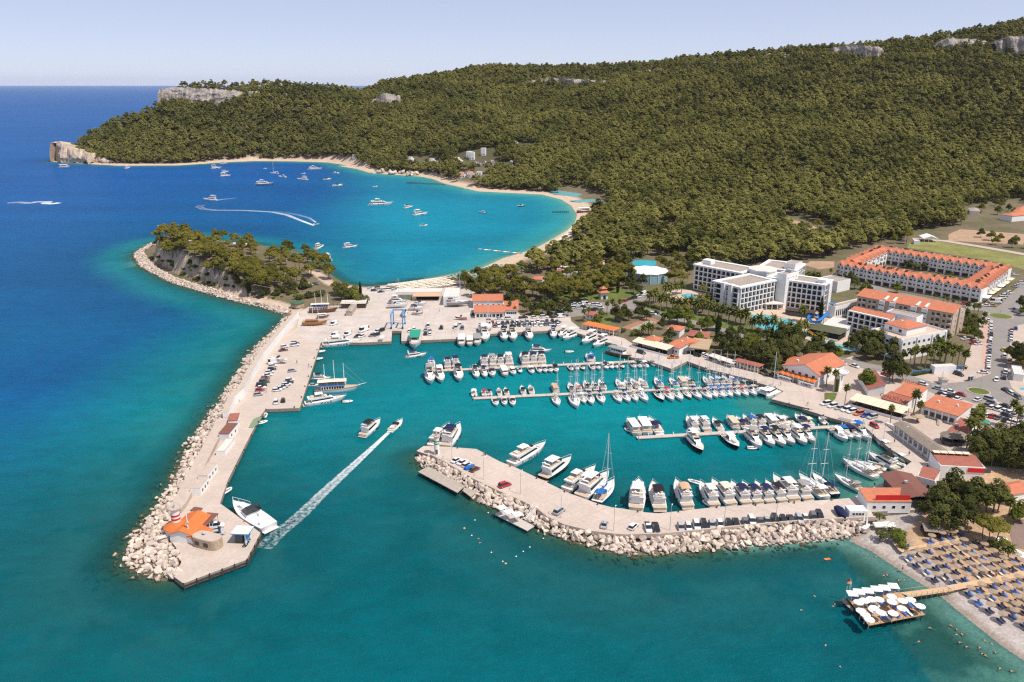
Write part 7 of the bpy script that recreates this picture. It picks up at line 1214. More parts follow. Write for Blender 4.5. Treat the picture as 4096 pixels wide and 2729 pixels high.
def slide(label, c, ptsz, mat, r):
 t = thing('water_slide', label, 'water slide', P(c, ptsz[-1][0], ptsz[-1][1], 1.6)); q = [P(c, x, y, z) - t.location for x, y, z in ptsz]; A, _ = resample(q, 36); S_ = []
 for i, a in enumerate(A):
  d = (A[min(i + 1, 35)] - A[max(i - 1, 0)]).normalized(); s_ = d.cross(Vector((0, 0, 1))).normalized(); S_.append([a + s_ * (r * math.cos(k)) + Vector((0, 0, r * math.sin(k))) for k in [math.pi + math.pi * j / 6 for j in range(7)]])
 m = MB(); m.loft(S_, caps=False); n = len(S_[0]); m2 = [[p + Vector((0, 0, -.08)) for p in s_] for s_ in S_]; m.loft(m2, caps=False); m.obj('chute', mat, t)
 for i in range(3, 36, 6): MB().tube(A[i] - Vector((0, 0, r)), (A[i].x, A[i].y, -.1), .12, n=5).obj('support', STEEL, t)
SLB = M('blue_slide', (.02, .20, .55), .35, .05, 1, spec=.5); SLY = M('yellow_slide', (.80, .48, .02), .35, .05, 1, spec=.5)
slide('curling blue water slide by the hotel cypress', 24, [(1130, 520, 9), (1085, 560, 7.5), (1030, 600, 6), (975, 600, 5), (955, 560, 4.4), (985, 530, 4), (1040, 545, 3.4), (1060, 590, 3), (1000, 630, 2.4), (930, 640, 1.9)], SLB, .9); slide('straight blue water slide beside the curling one', 24, [(1120, 515, 8), (1060, 580, 5), (1000, 620, 3), (940, 625, 2)], SLB, .7); slide('bright yellow water slide before the olive canvas restaurant', 24, [(945, 670, 4.5), (975, 690, 3.8), (1005, 715, 2.8), (1062, 752, 1.9)], SLY, .9)
t = thing('slide_tower', 'steel stair tower feeding the blue water slides', 'tower', P(24, 1140, 560, 1.5)); MB().box(0, 0, 7.4, 3, 3, .2).obj('platform', BLUEP, t); [MB().box(x, y, -.2, .2, .2, 7.6).obj('post', STEEL, t) for x in (-1.3, 1.3) for y in (-1.3, 1.3)]
# ---------------------------------------------------------------- courtyard apartments
EZ = 10.0
cw, cs, ce, cn = P(12, 585, 378, EZ), P(12, 1950, 612, EZ), P(12, 2240, 408, EZ), P(12, 940, 205, EZ)
cn = cw + (ce - cs) * (((cn - cw).length) / (ce - cs).length * .5 + .5); ap = thing('courtyard_apartments', 'white courtyard apartment block with rows of orange gables', 'building', (cw.x, cw.y, 1.5))
def apt(p, q, inner, ng, seen, dep=11.0, trim=0.0):
 d = (q - p).normalized(); n = Vector((-d.y, d.x, 0));
 if (inner - p).dot(n) < 0: p, q = q, p; d = -d; n = -n
 L_ = (q - p).length; rz = math.atan2(d.y, d.x); h = EZ - 1.5; T = Matrix.Translation(p - Vector((0, 0, p.z - 1.5)) - ap.location) @ Matrix.Rotation(rz, 4, 'Z');
 def put(mb, name, mat): o = mb.obj(name, mat, ap); o.matrix_local = T; return o
 wl = put(MB().box(L_ / 2, dep / 2, -.4, L_ - 2 * trim, dep, h + .4), 'wing_wall', WHITE); ov = .5; ym = dep / 2
 rf = put(MB().add([(trim - .0, -ov, h), (L_ - trim, -ov, h), (L_ - trim, ym, h + 2.6), (trim, ym, h + 2.6), (L_ - trim, dep + ov, h), (trim, dep + ov, h)], [(0, 1, 2, 3), (3, 2, 4, 5), (0, 3, 5), (1, 4, 2)]), 'wing_roof', TILE)
 gw = L_ / ng; gm = MB().add([(-gw * .42, -.7, 0), (gw * .42, -.7, 0), (0, -.7, 2.1), (-gw * .42, 4.2, 0), (gw * .42, 4.2, 0), (0, 4.6, 2.1)], [(0, 2, 5, 3), (2, 1, 4, 5)]).mesh('gable_roof', TILE); gf = MB().add([(-gw * .36, -.5, .0), (gw * .36, -.5, 0), (0, -.5, 1.75)], [(0, 1, 2)]).mesh('gable_wall', WHITE); wn = MB().box(0, 0, 0, 1.5, .14, 1.2).mesh('window', GLASS); ba = MB().box(0, -.5, 0, gw * .4, 1.0, .9).mesh('balcony', PLAS); sh = MB().box(0, 0, 0, gw * .72, .14, 2.3).mesh('shop_front', DARKW); bu = MB().box(0, 0, -.2, gw * .16, .9, h + .2).mesh('pier', WHITE); ar = MB().box(0, 0, 0, .9, .14, .9).mesh('window', GLASS)
 for side in (0, 1):
  for i in range(ng):
   x = (i + .5) * gw
   if x < trim + 1 or x > L_ - trim - 1: continue
   def at(me, nm, dx, z, out=0.0):
    y = -out if side == 0 else dep + out; o = ob(nm, me, ap); o.matrix_local = T @ Matrix.Translation((x + dx, y, z)) @ (Matrix.Rotation(math.pi, 4, 'Z') if side else Matrix.Identity(4)); return o
   g_ = at(gm, 'gable_roof', 0, h + .15); at(gf, 'gable_wall', 0, h + .15)
   if side != seen: continue
   at(ar, 'window', 0, h + .45, .5)
   for k in (1, 2):
    at(wn, 'window', -gw * .22, 1.0 + k * 2.75); at(ar, 'window', gw * .24, 1.2 + k * 2.75)
    if (i + k) % 3: at(ba, 'balcony', -gw * .22, .4 + k * 2.75)
   at(sh, 'shop_front', 0, .2); at(bu, 'pier', gw * .5, 0, .3)
 return wl
ctr = (cw + cs + ce + cn) / 4
apt(cw, cs, ctr, 17, 0); apt(cn, ce, ctr, 17, 1); apt(cs, ce, ctr, 12, 0, trim=11.02); apt(cw, cn, ctr, 10, 1, trim=11.02)
sm = MB().box(0, 0, 0, 2.2, 1.1, .06).tube((-.8, .5, .55), (.8, .5, .55), .28, n=7).mesh('solar_heater', BLACK); rg_ = random.Random(4)
for i in range(46):
 a, b2 = rg_.choice(((cw, cs), (cn, ce), (cs, ce), (cw, cn))); q = a.lerp(b2, rg_.uniform(.05, .95)); q = q + (ctr - q).normalized() * rg_.uniform(4.5, 6.5); o = ob('solar_heater', sm, ap, (q.x - ap.location.x, q.y - ap.location.y, EZ - 1.5 + 2.3)); o.rotation_euler = (.3, 0, rg_.uniform(-.3, .3))
pa = B('courtyard_awnings', 'row of tilted cream shop awnings on the avenue side of the apartments', 'awning', None, cs + (ce - cs) * .04 - Vector((0, 0, 8)), cs + (ce - cs) * .96 - Vector((0, 0, 8)), ctr, 0, 1.5, h=3)
for i in range(6): o = MB().box(pa.w * (i + .5) / 6, -2.0, 2.8 + (i % 2) * .3, pa.w / 8, 3.2, .1).obj('awning', AWN if i % 3 else CM['white'], pa.t)
# ---------------------------------------------------------------- beige block and white hotel
b = B('beige_apartments', 'tall beige apartment slab with plain orange roof', 'building', 12, (782, 668), (1688, 836), (1778, 768), 14.5, 1.5).walls(BEIGEW).roof('gable', 2.6, TILE, .6); n = 9
for i in range(n):
 x = b.w * (i + .5) / n
 if i in (2, 3, 5, 6): MB().box(x, -.5, -.3, b.w / n * .55, 1.2, b.h + .2).obj('white_bay', WHITE, b.t); [MB().box(x, -1.12, 1.6 + k * 2.9, b.w / n * .45, .12, .5).obj('window', GLASS, b.t) for k in range(4)]
 else:
  for k in range(4): MB().box(x - 1.3, -.02, 1.6 + k * 2.9, 1.2, .12, 1.3).obj('window', GLASS, b.t); MB().box(x + 1.2, -.6, .9 + k * 2.9, 2.4, 1.3, .95).obj('balcony', BEIGEW, b.t); MB().box(x + 1.2, -.02, 1.2 + k * 2.9, 1.6, .12, 1.9).obj('balcony_door', GLASS, b.t)
for i in (2.6, 3.4, 5.6, 6.4): MB().add([(b.w * i / n, -.3, b.h - .5), (b.w * i / n + 1.2, -.3, b.h - .5), (b.w * i / n + 1.2, 4.5, b.h + 1.9), (b.w * i / n, 4.5, b.h + 1.9), (b.w * i / n, -.3, b.h + .9), (b.w * i / n + 1.2, -.3, b.h + .9)], [(0, 1, 5, 4), (4, 5, 2, 3), (1, 2, 5), (0, 4, 3)]).obj('roof_fin', PLAS, b.t)
b.wins('r', 4, 2, .8, 1.2, 1.6, 2.9); MB().box(b.w + .3, b.d * .45, -.3, .7, 1.0, b.h + 1.6).obj('corner_fin', STONE, b.t)
b = B('white_hotel', 'white hotel with loggias and a narrow orange roof beside the dark pines', 'hotel', 12, (702, 812), (1085, 900), (1165, 862), 13.0, 1.5).walls(WHITE).roof('gable', 1.6, TILE, .4); b.balc('f', 4, 2.8, 7, z1=.4)
b = B('white_hotel_block', 'white hotel block with roof terrace and strip windows', 'hotel', 12, (900, 1000), (1195, 1095), (1440, 955), 11.5, 1.5).walls(WHITE).flat(TERR, .9); b.wins('f', 3, 6, 1.6, 1.2, 1.5, 2.9); b.wins('r', 3, 9, 1.5, 1.2, 1.5, 2.9, .6); [MB().box(b.w + .25, b.d * u, -.3, .6, .5, b.h + .6).obj('pier', WHITE, b.t) for u in (.02, .34, .67, .97)] if not b.sw else None
b = B('white_hotel_penthouse', 'orange hip-roofed penthouse on the white hotel', 'hotel', 12, (1040, 925), (1250, 985), (1390, 932), 15.0, 11.6).walls(WHITE).roof('hip', 1.7, TILE, .4); b.wins('f', 1, 2, 1.6, 1.5, .8, 3); chimney(b, b.w * .4, b.d * .4, b.h + .8, .9, .9); b = B('white_stair_block', 'white stair block between orange roofs of the white hotel', 'hotel', 12, (1050, 825), (1340, 885), (1360, 850), 15.0, 1.5).walls(WHITE).flat(ROOFG, .5)
# ---------------------------------------------------------------- white villas on the hillside
def Pt(c, u, v):
 d = ray(*px(c, u, v)); t = np.linspace(200, 2600, 1600); X, Y, Z = d[0] * t, d[1] * t, CAM_H + d[2] * t; g_ = terrain(X, Y); k = np.argmax(g_ > Z); return Vector((X[k], Y[k], g_[k]))
VI = [(700, 505, 4, 'terraced white villas nearest the rocky cove'), (862, 508, 3, 'white villas behind the cove shrubs'), (1075, 512, 4, 'tallest terraced white villas above the beach'), (1155, 470, 3, 'white villas beside the tall white tower house'), (1243, 435, 1, 'narrow tall white tower house on the slope'), (1410, 398, 2, 'white villas high on the slope'), (1495, 356, 2, 'highest white villas among the pines'), (985, 452, 2, 'small white villas in the pines'), (1080, 610, 2, 'white beach restaurant block with orange roof by the bay'), (1150, 605, 2, 'white house with orange roof behind the bay restaurant'), (1993, 578, 1, 'lone red-roofed hut in the pine wood'), (1210, 590, 1, 'small white house beside the bay restaurant'), (1395, 635, 1, 'low red-roofed house in the bay pines'), (235, 450, 1, 'white house at the far beach'), (340, 480, 1, 'white cabin at the far beach'), (395, 490, 1, 'second white cabin at the far beach')]
for x, y, n, lb in VI:
 p = Pt(2, x, y); t = thing('villa', lb, 'villa', (p.x, p.y, p.z - .5), -.25); red = 'red' in lb or 'orange' in lb
 for k in range(n):
  hh_ = 4.8 + k * 1.5 if 'tower' not in lb else 11; ox, oy = -k * 4.4, k * 5.9; w2 = 5.0; o = MB().box(ox, oy, -3, w2 + 1.5, 5.8, hh_ + 3).obj('wall', WHITE, t); MB().box(ox, oy, hh_, w2 + 1.1, 5.4, .15 if not red else 1.6, tx=.98 if not red else .1, ty=.98 if not red else .1).obj('roof', ROOFW if not red else TILE, t)
  for j in (-1, 1): MB().box(ox + j * 1.8, oy - 2.95, 1.4, 1.2, .14, 1.4).obj('window', GLASS, t)
  if k: MB().box(ox + 2.0, oy - 2.95, hh_ - 2.2, 1.2, .14, 1.2).obj('window', GLASS, t)
b = B('orange_roofed_house', 'orange-roofed house at the foot of the hill beyond the field', 'building', 14, (2225, 1190), (2290, 1200), (2330, 1170), 7.0, 1.6).walls(WHITE).roof('hip', 2, TILE); b = B('orange_roofed_house', 'second orange-roofed house at the foot of the hill beyond the field', 'building', 14, (2290, 1175), (2350, 1180), (2380, 1155), 8.0, 1.6).walls(WHITE).roof('hip', 2, TILE); b = B('grey_roofed_house', 'small grey-roofed white house at the foot of the hill', 'building', 14, (2055, 1172), (2110, 1175), (2120, 1160), 5.0, 1.6).walls(WHITE).roof('hip', 1.5, ROOFG); b = B('field_tent', 'white marquee tent beside the dry lawn', 'tent', 12, (1410, 128), (1545, 132), (1585, 108), 4.5, 1.5).roof('gable', 2.2, CM['white'], .3, axis='y'); b.cols('f', 4, .1, 3.0, 'post'); b.cols('b', 4, .1, 3.0, 'post')
b = B('field_hut', 'small white hut by the marquee tent', 'hut', 12, (1315, 155), (1370, 158), (1385, 145), 4.0, 1.5).walls(WHITE).flat(ROOFW); b = B('avenue_cafe', 'white-roofed cafe across the avenue', 'building', 18, (1440, 560), (1591, 580), (1640, 460), 4.6, 1.5).walls(WHITE).flat(ROOFW, .2)
b = B('poolside_lounge', 'cream-roofed poolside lounge behind the car park palms', 'building', 18, (230, 455), (560, 440), (610, 400), 5.0, 1.5).walls(WHITE).flat(ROOFW, .2); b = B('ticket_kiosk', 'small square ticket kiosk with lattice roof', 'kiosk', 18, (345, 650), (430, 650), (445, 610), 3.8, 1.5).walls(PLAS).roof('hip', .6, ROOFG); b = B('bus_shelter', 'glazed bus shelter on the avenue corner', 'shelter', 18, (770, 600), (855, 580), (870, 560), 4.0, 1.5).roof('shed', .1, STEEL, .2, th=.1); b.cols('f', 3, .06, mat=STEEL); b.cols('b', 3, .06, mat=STEEL); MB().box(b.w / 2, b.d, 0, b.w, .06, 2.0).obj('glass_panel', GLASS, b.t)
t = thing('carousel_hut', 'bright orange and teal snack hut beside the palm car park', 'kiosk', P(18, 965, 1350, 1.6)); MB().box(0, 0, -.2, 3.2, 2.6, 2.2).obj('wall', WHITE, t); MB().box(0, -.6, 2.0, 3.6, 2.0, .5, tx=.7, ty=.7).obj('awning', CM['teal'], t); MB().box(0, 1.2, 2.4, 3.8, 1.6, .4, tx=.7, ty=.7).obj('awning', CM['orange'], t)
# ---------------------------------------------------------------- planted trees, read off the photograph (crown centres)
HC = {'pine': 7.8, 'broad': 5.0, 'dark': 6.0, 'cypress': 6.0, 'bush': .9, 'palm': 9.0, 'datepalm': 6.4}
def grove(c, s, label, group, z=1.55):
 for q in s.split():
  a = q.split(','); x, y, k = float(a[0]), float(a[1]), a[2]; sc = float(a[3]) if len(a) > 3 else 1.0; key = {'p': 'pine', 'b': 'broad', 'd': 'dark', 'c': 'cypress', 's': 'bush', 'f': 'palm', 'D': 'datepalm'}[k]; sc *= rnd.uniform(.92, 1.08)
  p = P(c, x, y, z + HC[key] * sc); nm = {'pine': 'olive green pine', 'broad': 'bright green broadleaf tree', 'dark': 'dark green evergreen', 'cypress': 'narrow dark cypress', 'bush': 'rounded shrub', 'palm': 'slender fan palm', 'datepalm': 'feathery date palm'}[key]
  tree(key, (p.x, p.y, z), sc, nm + ' ' + label, group)
grove(11, '1000,520,D 1050,560,D 1105,570,D 1160,580,D 1215,595,D 1275,600,D 1330,600,D 1385,620,D 1440,600,D 1500,640,D 1565,650,D 1625,665,D 1690,680,D 1755,695,D 1800,715,D 1845,710,D 1910,770,D 1975,775,D 2035,785,D 2110,790,D 2180,820,D 2250,840,D 2320,850,D 1080,470,D 1130,460,D 1190,450,D 1240,440,D 940,540,D 980,525,D 1520,560,D 1410,580,D', 'in the palm row along the hotel terraces', 'date palms of the hotel')
grove(24, '905,505,D 150,385,D 100,400,D 910,190,D .9 955,200,D 1000,195,D 1040,215,D 870,640,D 930,610,D 800,650,D 1060,720,D'.replace('D .9', 'D,.9'), 'on the hotel pool terraces', 'date palms of the hotel')
grove(11, '320,680,f,.7 365,680,f,.7 590,610,f,.8 660,600,f,.8 540,620,f,.8 880,840,D,.8 930,830,D,.8 960,850,D,.7 1085,950,f,.6 1120,930,f,.6 390,500,f,.7', 'beside the park car park and tennis court', 'palms by the park car park')
grove(13, '670,270,f,.9 740,330,f,.8 830,455,f,.75 1435,470,f,.95 1465,580,f,.8 1220,620,f,.7', 'near the marina office and restaurants', 'palms of the waterfront plaza')
grove(13, '1960,640,f,.9 1920,700,f,.9 1990,600,f,1. 1895,760,f,.9 1940,730,f,.9 1975,690,f,.9 2270,600,f,.9 2320,620,f,.9', 'around the palm car park', 'palms of the car park')
grove(12, '1340,1170,f,.9 1400,1190,f,.9 1450,1180,f 1520,1160,f 1580,1160,f 1640,1120,f 1700,1150,f 1750,1180,f 1220,1210,f,.8 1290,1220,f,.8 1810,1210,f,.9 1650,1030,f,.8 1480,1230,f,.9 1560,1210,f,.9 1620,1190,f 1690,1210,f,.9', 'in the tall palm group behind the blue fence', 'palms behind the blue fence')
grove(12, '1830,740,f,.8 1895,750,f,.8 1930,775,f,.8 1985,850,f,.8 530,435,f,.6 595,435,f,.6 660,455,f,.6 1510,660,f,.5 1600,680,f,.5 1640,690,f,.5 1690,710,f,.5 1740,700,f,.5', 'along the street of the courtyard apartments', 'street palms of the apartments')
grove(12, '780,1070,d 840,1060,d 920,1080,d,1.1 1010,1090,d,1.1 1080,1100,d 1120,1150,d 1000,1180,d,.8 870,1180,d,.8 950,1160,d 730,1110,d,.9 1520,1100,b,1.2 1390,870,b,.8', 'before the white hotel', 'trees of the white hotel')
grove(12, '1810,860,d,.8 1880,880,d,.8 1850,950,d,.7 1800,920,d,.7 1900,1000,b,.8 1930,1040,d,.6 1960,900,b,.7 1820,1000,b,.6 1880,940,d,.7 720,490,d,.9 760,530,d,.9 860,560,b,.7 830,600,b,.7 1160,580,b,.8 900,590,b,.5 440,760,c,1.1 440,830,c,.9 360,1090,c,.8 395,1130,c,.6', 'between hotels and apartments', 'trees between the hotels')
grove(12, '2260,1180,d,1.1 2310,1230,d 2350,1190,d 2420,1200,d,1.2 2330,730,d,.8 2360,800,b,.7', 'by the taxi rank of the avenue', 'trees by the taxi rank')
grove(11, '1600,940,d,.9 1680,950,d,.9 1760,980,d 1860,985,b,1.1 1910,960,b,1.2 2000,1050,d 2080,1050,d 2150,980,d,1.1 2200,1060,d 2270,1030,d 2310,980,d 1640,1010,d,.7 1720,1040,d,.8 2230,910,d 2330,910,d 1820,1050,d,.8 1940,1040,d,.8 2120,1120,d,.8 2040,1000,c,.9 2090,930,c,1.1 2100,1000,c 1700,880,d,.7 1800,880,d,.7 1960,900,d,.8 2060,900,d,.8 2180,880,d,.8', 'in the gardens between marina quay and hotel', 'trees of the marina gardens')
grove(11, '1200,700,b,1.3 1130,725,b,1.1 1270,720,b,1.2 1480,800,b 1560,790,b 1430,800,b,.8 1580,830,c 1600,800,c,.9 1140,900,d,.7 1310,815,b,.8 1410,930,b,.9 620,700,d,.8 700,690,d,.8 660,725,d,.7 740,720,d,.6 830,700,d,.7 870,690,d,.7 910,720,d,.6 440,775,b,.7 480,705,b,.6 800,890,s,1.8 690,870,s,1.2 1060,800,d,.6', 'round the tennis court and restaurants', 'trees round the tennis court')
grove(11, '590,430,b,.8 640,440,c,.9 770,350,c,.9 780,380,d,.8 740,420,d,.7 790,460,d,.8 870,400,d,.8 830,480,d,.7 690,400,d,.7 1180,330,p 1120,350,p,.8 1250,350,p,.9 1440,470,p,.7 1320,290,d,.8 1150,250,p 1220,200,p 1300,180,p 1080,230,p 1040,200,p,.9 1250,270,p,.9 1340,120,p 1180,150,p', 'round the event tent', 'trees round the event tent')
grove(13, '1015,330,b,1.15', 'of perfectly round shape beside the red-roofed office', None); grove(13, '1240,240,d,1.2 1320,290,d,.8 1210,270,d,.8', 'of conical shape above the red-roofed office', 'dark trees above the red-roofed office')
grove(13, '220,240,d,.8 130,140,d 60,120,d 500,110,d 400,60,d 300,80,d 560,40,d,.9 760,120,b,.8 700,90,d,.9 620,90,d,.8', 'behind the marina office', 'trees behind the marina office')
grove(10, '950,300,d,1.05 1040,240,d,1.15 1110,330,d,1.0 1180,260,d 910,370,d,.95 1010,380,d 1130,410,d,.85 1220,340,d,.9 1280,300,d,1.0 1330,290,d,1.0 1060,460,d,.9 960,460,d,.9', 'shading the back of the umbrella beach', 'dark trees behind the umbrella beach')
grove(10, '1360,290,f,.8 1430,330,f,.8 1300,500,p,.9 1255,480,p,.7 1350,490,p,.8 1470,430,b,.7 1500,400,b,.8 1420,650,D,.6 1390,620,s,1.2 1300,630,s 1340,650,s,1.2 670,590,s,1.6 640,550,s,1.4 545,570,s,1.2 540,445,s 700,640,s', 'at the edge of the umbrella beach', 'planting at the umbrella beach')
grove(13, '2000,850,d,1.1 2080,880,d,1.2 2150,850,d,1.2 2200,950,d,1.1 2280,870,d,1.2 2340,850,d,1.2 2100,980,d 2040,930,d 1960,960,d,.9 2300,980,d,1.1 2240,1010,d 2400,930,d,1.2 2420,1010,d,1.2', 'beside the stepped lane to the harbour corner', 'trees beside the stepped lane')
grove(5, '420,90,d,.9 470,100,d,.8 400,60,d,.9 560,150,s,3.6 500,110,s,3.0 170,110,s,2.4 100,130,s,2.0 240,100,s,2.2 570,55,c,.8 520,60,p,.8 450,40,p,.9 380,30,p,.8 1480,60,p,.8 1440,50,p,.8 1500,110,s,2 1540,40,p 1600,60,p,.8 1640,30,p 1720,60,p,.9 1780,40,p 1850,50,p,.9 1930,60,p,.9 1990,40,p 700,55,s,1.2', 'round the boatyard', 'trees round the boatyard')
grove(5, '1740,150,d,.8 1800,140,b,.7 1860,150,b,.7 1880,190,d,.8 1940,210,d,.8 2000,200,d,.9 2060,210,d,.9 2110,170,d,.9 2170,190,d,.9 2200,230,d,.7 1960,260,s,1.4 2060,260,s,1.4 1920,265,s,1.2 2120,260,s,1.2 1745,195,f,.6 1785,220,f,.5', 'between yacht club and boatyard car park', 'trees beside the yacht club')
# pines on the peninsula
r_ = random.Random(77); pc = 0; tries = 0; xs_ = [p.x for p in PENH]; ys_ = [p.y for p in PENH]; put = []
while pc < 85 and tries < 5000:
 tries += 1; x, y = r_.uniform(min(xs_), max(xs_)), r_.uniform(min(ys_), max(ys_)); s_ = sdist(np.array([[x]]), np.array([[y]]), PENH)[0, 0]
 if s_ < 1.8 or any((x - a) ** 2 + (y - b_) ** 2 < 19 for a, b_ in put): continue
 put.append((x, y)); pc += 1; tree('pine', (x, y, gz(x, y) - .2), r_.uniform(.8, 1.15), 'olive pine crowning the rocky peninsula', 'pines of the peninsula')
for i in range(46):
 a = r_.uniform(0, len(PENFOOT) - 1.01); k = int(a); q = PENFOOT[k].lerp(PENFOOT[k + 1], a - k) + Vector((r_.uniform(-.5, 1.5), r_.uniform(-1.0, 3.0), 0)); tree('bush', (q.x, q.y, gz(q.x, q.y) - .1), r_.uniform(.6, 1.7), 'dark shrub at the foot of the peninsula cliff', 'shrubs of the peninsula cliff')
for i in range(22):
 a = r_.uniform(2.5, len(PENFOOT) - 1.01); k = int(a); q = PENFOOT[k].lerp(PENFOOT[k + 1], a - k) + Vector((r_.uniform(-.5, 1.5), r_.uniform(2.0, 4.0), 0)); tree('dark', (q.x, q.y, gz(q.x, q.y) - .3), r_.uniform(.4, .65), 'dark evergreen clinging to the peninsula cliff', 'evergreens of the peninsula cliff')
def scatter(c, pl, n, mix, s0, s1, label, group, seed, md=4.5, z=1.55):
 r_ = random.Random(seed); W = PL(c, pl, z); X = [p.x for p in W]; Y = [p.y for p in W]; put = []; k = 0
 while len(put) < n and k < 6000:
  k += 1; x, y = r_.uniform(min(X), max(X)), r_.uniform(min(Y), max(Y))
  if sdist(np.array([[x]]), np.array([[y]]), W)[0, 0] < 0 or any((x - a) ** 2 + (y - b_) ** 2 < md * md for a, b_ in put): continue
  put.append((x, y)); key = r_.choice(mix); nm = {'pine': 'olive pine', 'broad': 'green broadleaf tree', 'dark': 'dark evergreen', 'bush': 'shrub'}[key]; tree(key, (x, y, z), r_.uniform(s0, s1), nm + ' ' + label, group)
BK = [PENFOOT[2] + Vector((0, 26, 0)), PENFOOT[6] + Vector((0, 26, 0)), PENFOOT[-1] + Vector((10, 12, 0)), PENBACK[-1], PENBACK[-2], PENBACK[2], PENBACK[1], PENBACK[0]]; k = 0
while k < 75:
 x, y = r_.uniform(min(p.x for p in BK), max(p.x for p in BK)), r_.uniform(min(p.y for p in BK), max(p.y for p in BK))
 if sdist(np.array([[x]]), np.array([[y]]), BK)[0, 0] > -3: k += 1; tree('pine', (x, y, gz(x, y) - .2), r_.uniform(.75, 1.1), 'olive pine on the bay side of the peninsula', 'pines of the peninsula')
scatter(12, [(-600, 120), (0, 60), (420, 60), (560, 170), (640, 190), (560, 310), (300, 330), (280, 300), (0, 170)], 40, ['pine', 'pine', 'dark'], .8, 1.1, 'behind the big hotel', 'pines behind the hotel', 31)
scatter(12, [(700, 200), (860, 100), (1280, 110), (1270, 190), (1000, 185), (900, 190)], 16, ['pine', 'broad'], .8, 1.1, 'behind the courtyard apartments', 'trees behind the apartments', 32)
scatter(12, [(1100, 400), (1500, 420), (1800, 500), (1750, 520), (1300, 460)], 14, ['broad', 'bush', 'dark'], .4, .65, 'inside the apartment courtyard', 'courtyard trees', 33, 3)
scatter(12, [(1860, 90), (2200, 160), (2400, 210), (2400, 240), (2100, 200), (1860, 150)], 7, ['broad', 'dark'], .7, 1.1, 'along the field lane', 'trees along the field lane', 34)
scatter(11, [(0, 300), (420, 270), (600, 330), (620, 470), (420, 560), (0, 600)], 34, ['pine', 'pine', 'broad'], .75, 1.05, 'on the park lawn', 'trees of the park lawn', 35, 5)
scatter(11, [(620, 260), (730, 270), (760, 420), (690, 520), (620, 460)], 9, ['pine', 'dark'], .8, 1.0, 'beside the pagoda kiosk', 'trees beside the pagoda kiosk', 36)
scatter(14, [(1780, 1180), (2354, 1080), (2500, 1120), (2500, 1180), (2050, 1210), (1800, 1220)], 30, ['dark', 'broad', 'bush'], .7, 1.1, 'at the foot of the right-hand hill'.replace('right-hand ', 'forested '), 'trees at the hill foot', 37, 8)
# hedges
def hedge(label, c, pl, w, h, z=1.5):
 A, L_ = resample(PL(c, pl, z), max(4, int(len(pl) * 8))); rgh = random.Random(len(label)); cs = []; n = int(L_ / 1.0)
 B_, _ = resample(PL(c, pl, z), n + 1); t = thing('hedge', label, 'hedge', B_[0])
 for q in B_: cs.append(((q.x - B_[0].x + rgh.uniform(-.2, .2), q.y - B_[0].y + rgh.uniform(-.2, .2), h * .45), w * .62))
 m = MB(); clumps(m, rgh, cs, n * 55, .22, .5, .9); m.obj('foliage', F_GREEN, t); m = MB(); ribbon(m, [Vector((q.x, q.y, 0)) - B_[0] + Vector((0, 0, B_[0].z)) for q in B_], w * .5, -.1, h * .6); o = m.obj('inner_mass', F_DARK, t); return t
hedge('long clipped hedge along the palm row road', 23, [(250, 160), (420, 205), (570, 245)], 2.2, 2.0); hedge('clipped hedge beside the red-roofed shelter', 11, [(1870, 1160), (1950, 1185), (2060, 1215)], 1.5, 1.2); hedge('low hedge along the umbrella beach boardwalk', 13, [(1400, 330), (1560, 300), (1850, 270)], 1.6, 1.8); hedge('hedge behind the white beach umbrellas', 2, [(640, 1468), (800, 1460), (960, 1452)], 1.4, 1.4)
# ---------------------------------------------------------------- beach, platforms, people, small things
STRAW = M('straw', (.42, .32, .23), .95, .2, 2.5, scale2=8, bump=.03, bscale=8); BLUET = M('blue_towel', (.05, .16, .55), .9, .1, 2); CREAMT = M('cream_mat', (.72, .64, .50), .9, .08, 2); SKIN = M('skin', (.48, .25, .16), .6, .08, 4); GREENU = M('green_canvas', (.02, .16, .12), .85, .1, 1)
STRAW.node_tree.nodes['Principled BSDF'].inputs['Alpha'].default_value = .62      # open-weave straw
def parasol(key, r, n, h, rise, mat, sq=False):
 a = MB(); prof = [(r, h - .12), (r, h), (.05, h + rise)]
 if sq: a.box(0, 0, h, 2 * r, 2 * r, rise, tx=.04, ty=.04); a.box(0, 0, h - .1, 2 * r, 2 * r, .1)
 else: a.lathe(prof, n)
 return a.mesh('canopy', mat), MB().tube((0, 0, -.3), (0, 0, h + rise * .6), .05, n=6).mesh('pole', WOOD if mat is STRAW else WHITE)
UM = {'straw': parasol('s', 1.1, 16, 2.2, .3, STRAW), 'white': parasol('w', 1.25, 8, 2.4, .4, CM['white']), 'sq': parasol('q', 1.2, 4, 2.5, .3, CM['white'], True), 'green': parasol('g', 1.4, 8, 2.2, .45, GREENU), 'whites': parasol('ws', 1.5, 4, 2.2, .3, CM['cream'], True)}
def umb(k, p, label, group, rz=0.0, s=1.0):
 t = thing('beach_umbrella', label, 'umbrella', p, rz, group); t.scale = (s, s, s); ob('canopy', UM[k][0], t); ob('pole', UM[k][1], t); return t
def lounger_mesh(mat):
 return (MB().box(0, 0, .28, 1.9, .62, .06).mesh('frame', WHITE), MB().box(-.28, 0, .345, 1.3, .58, .07).mesh('mattress', mat), MB().add([(.38, -.29, .36), (.95, -.29, .72), (.95, .29, .72), (.38, .29, .36), (.38, -.29, .30), (.95, -.29, .66), (.95, .29, .66), (.38, .29, .30)], [(0, 1, 2, 3), (7, 6, 5, 4), (0, 4, 5, 1), (2, 6, 7, 3), (1, 5, 6, 2), (0, 3, 7, 4)]).mesh('backrest', mat))
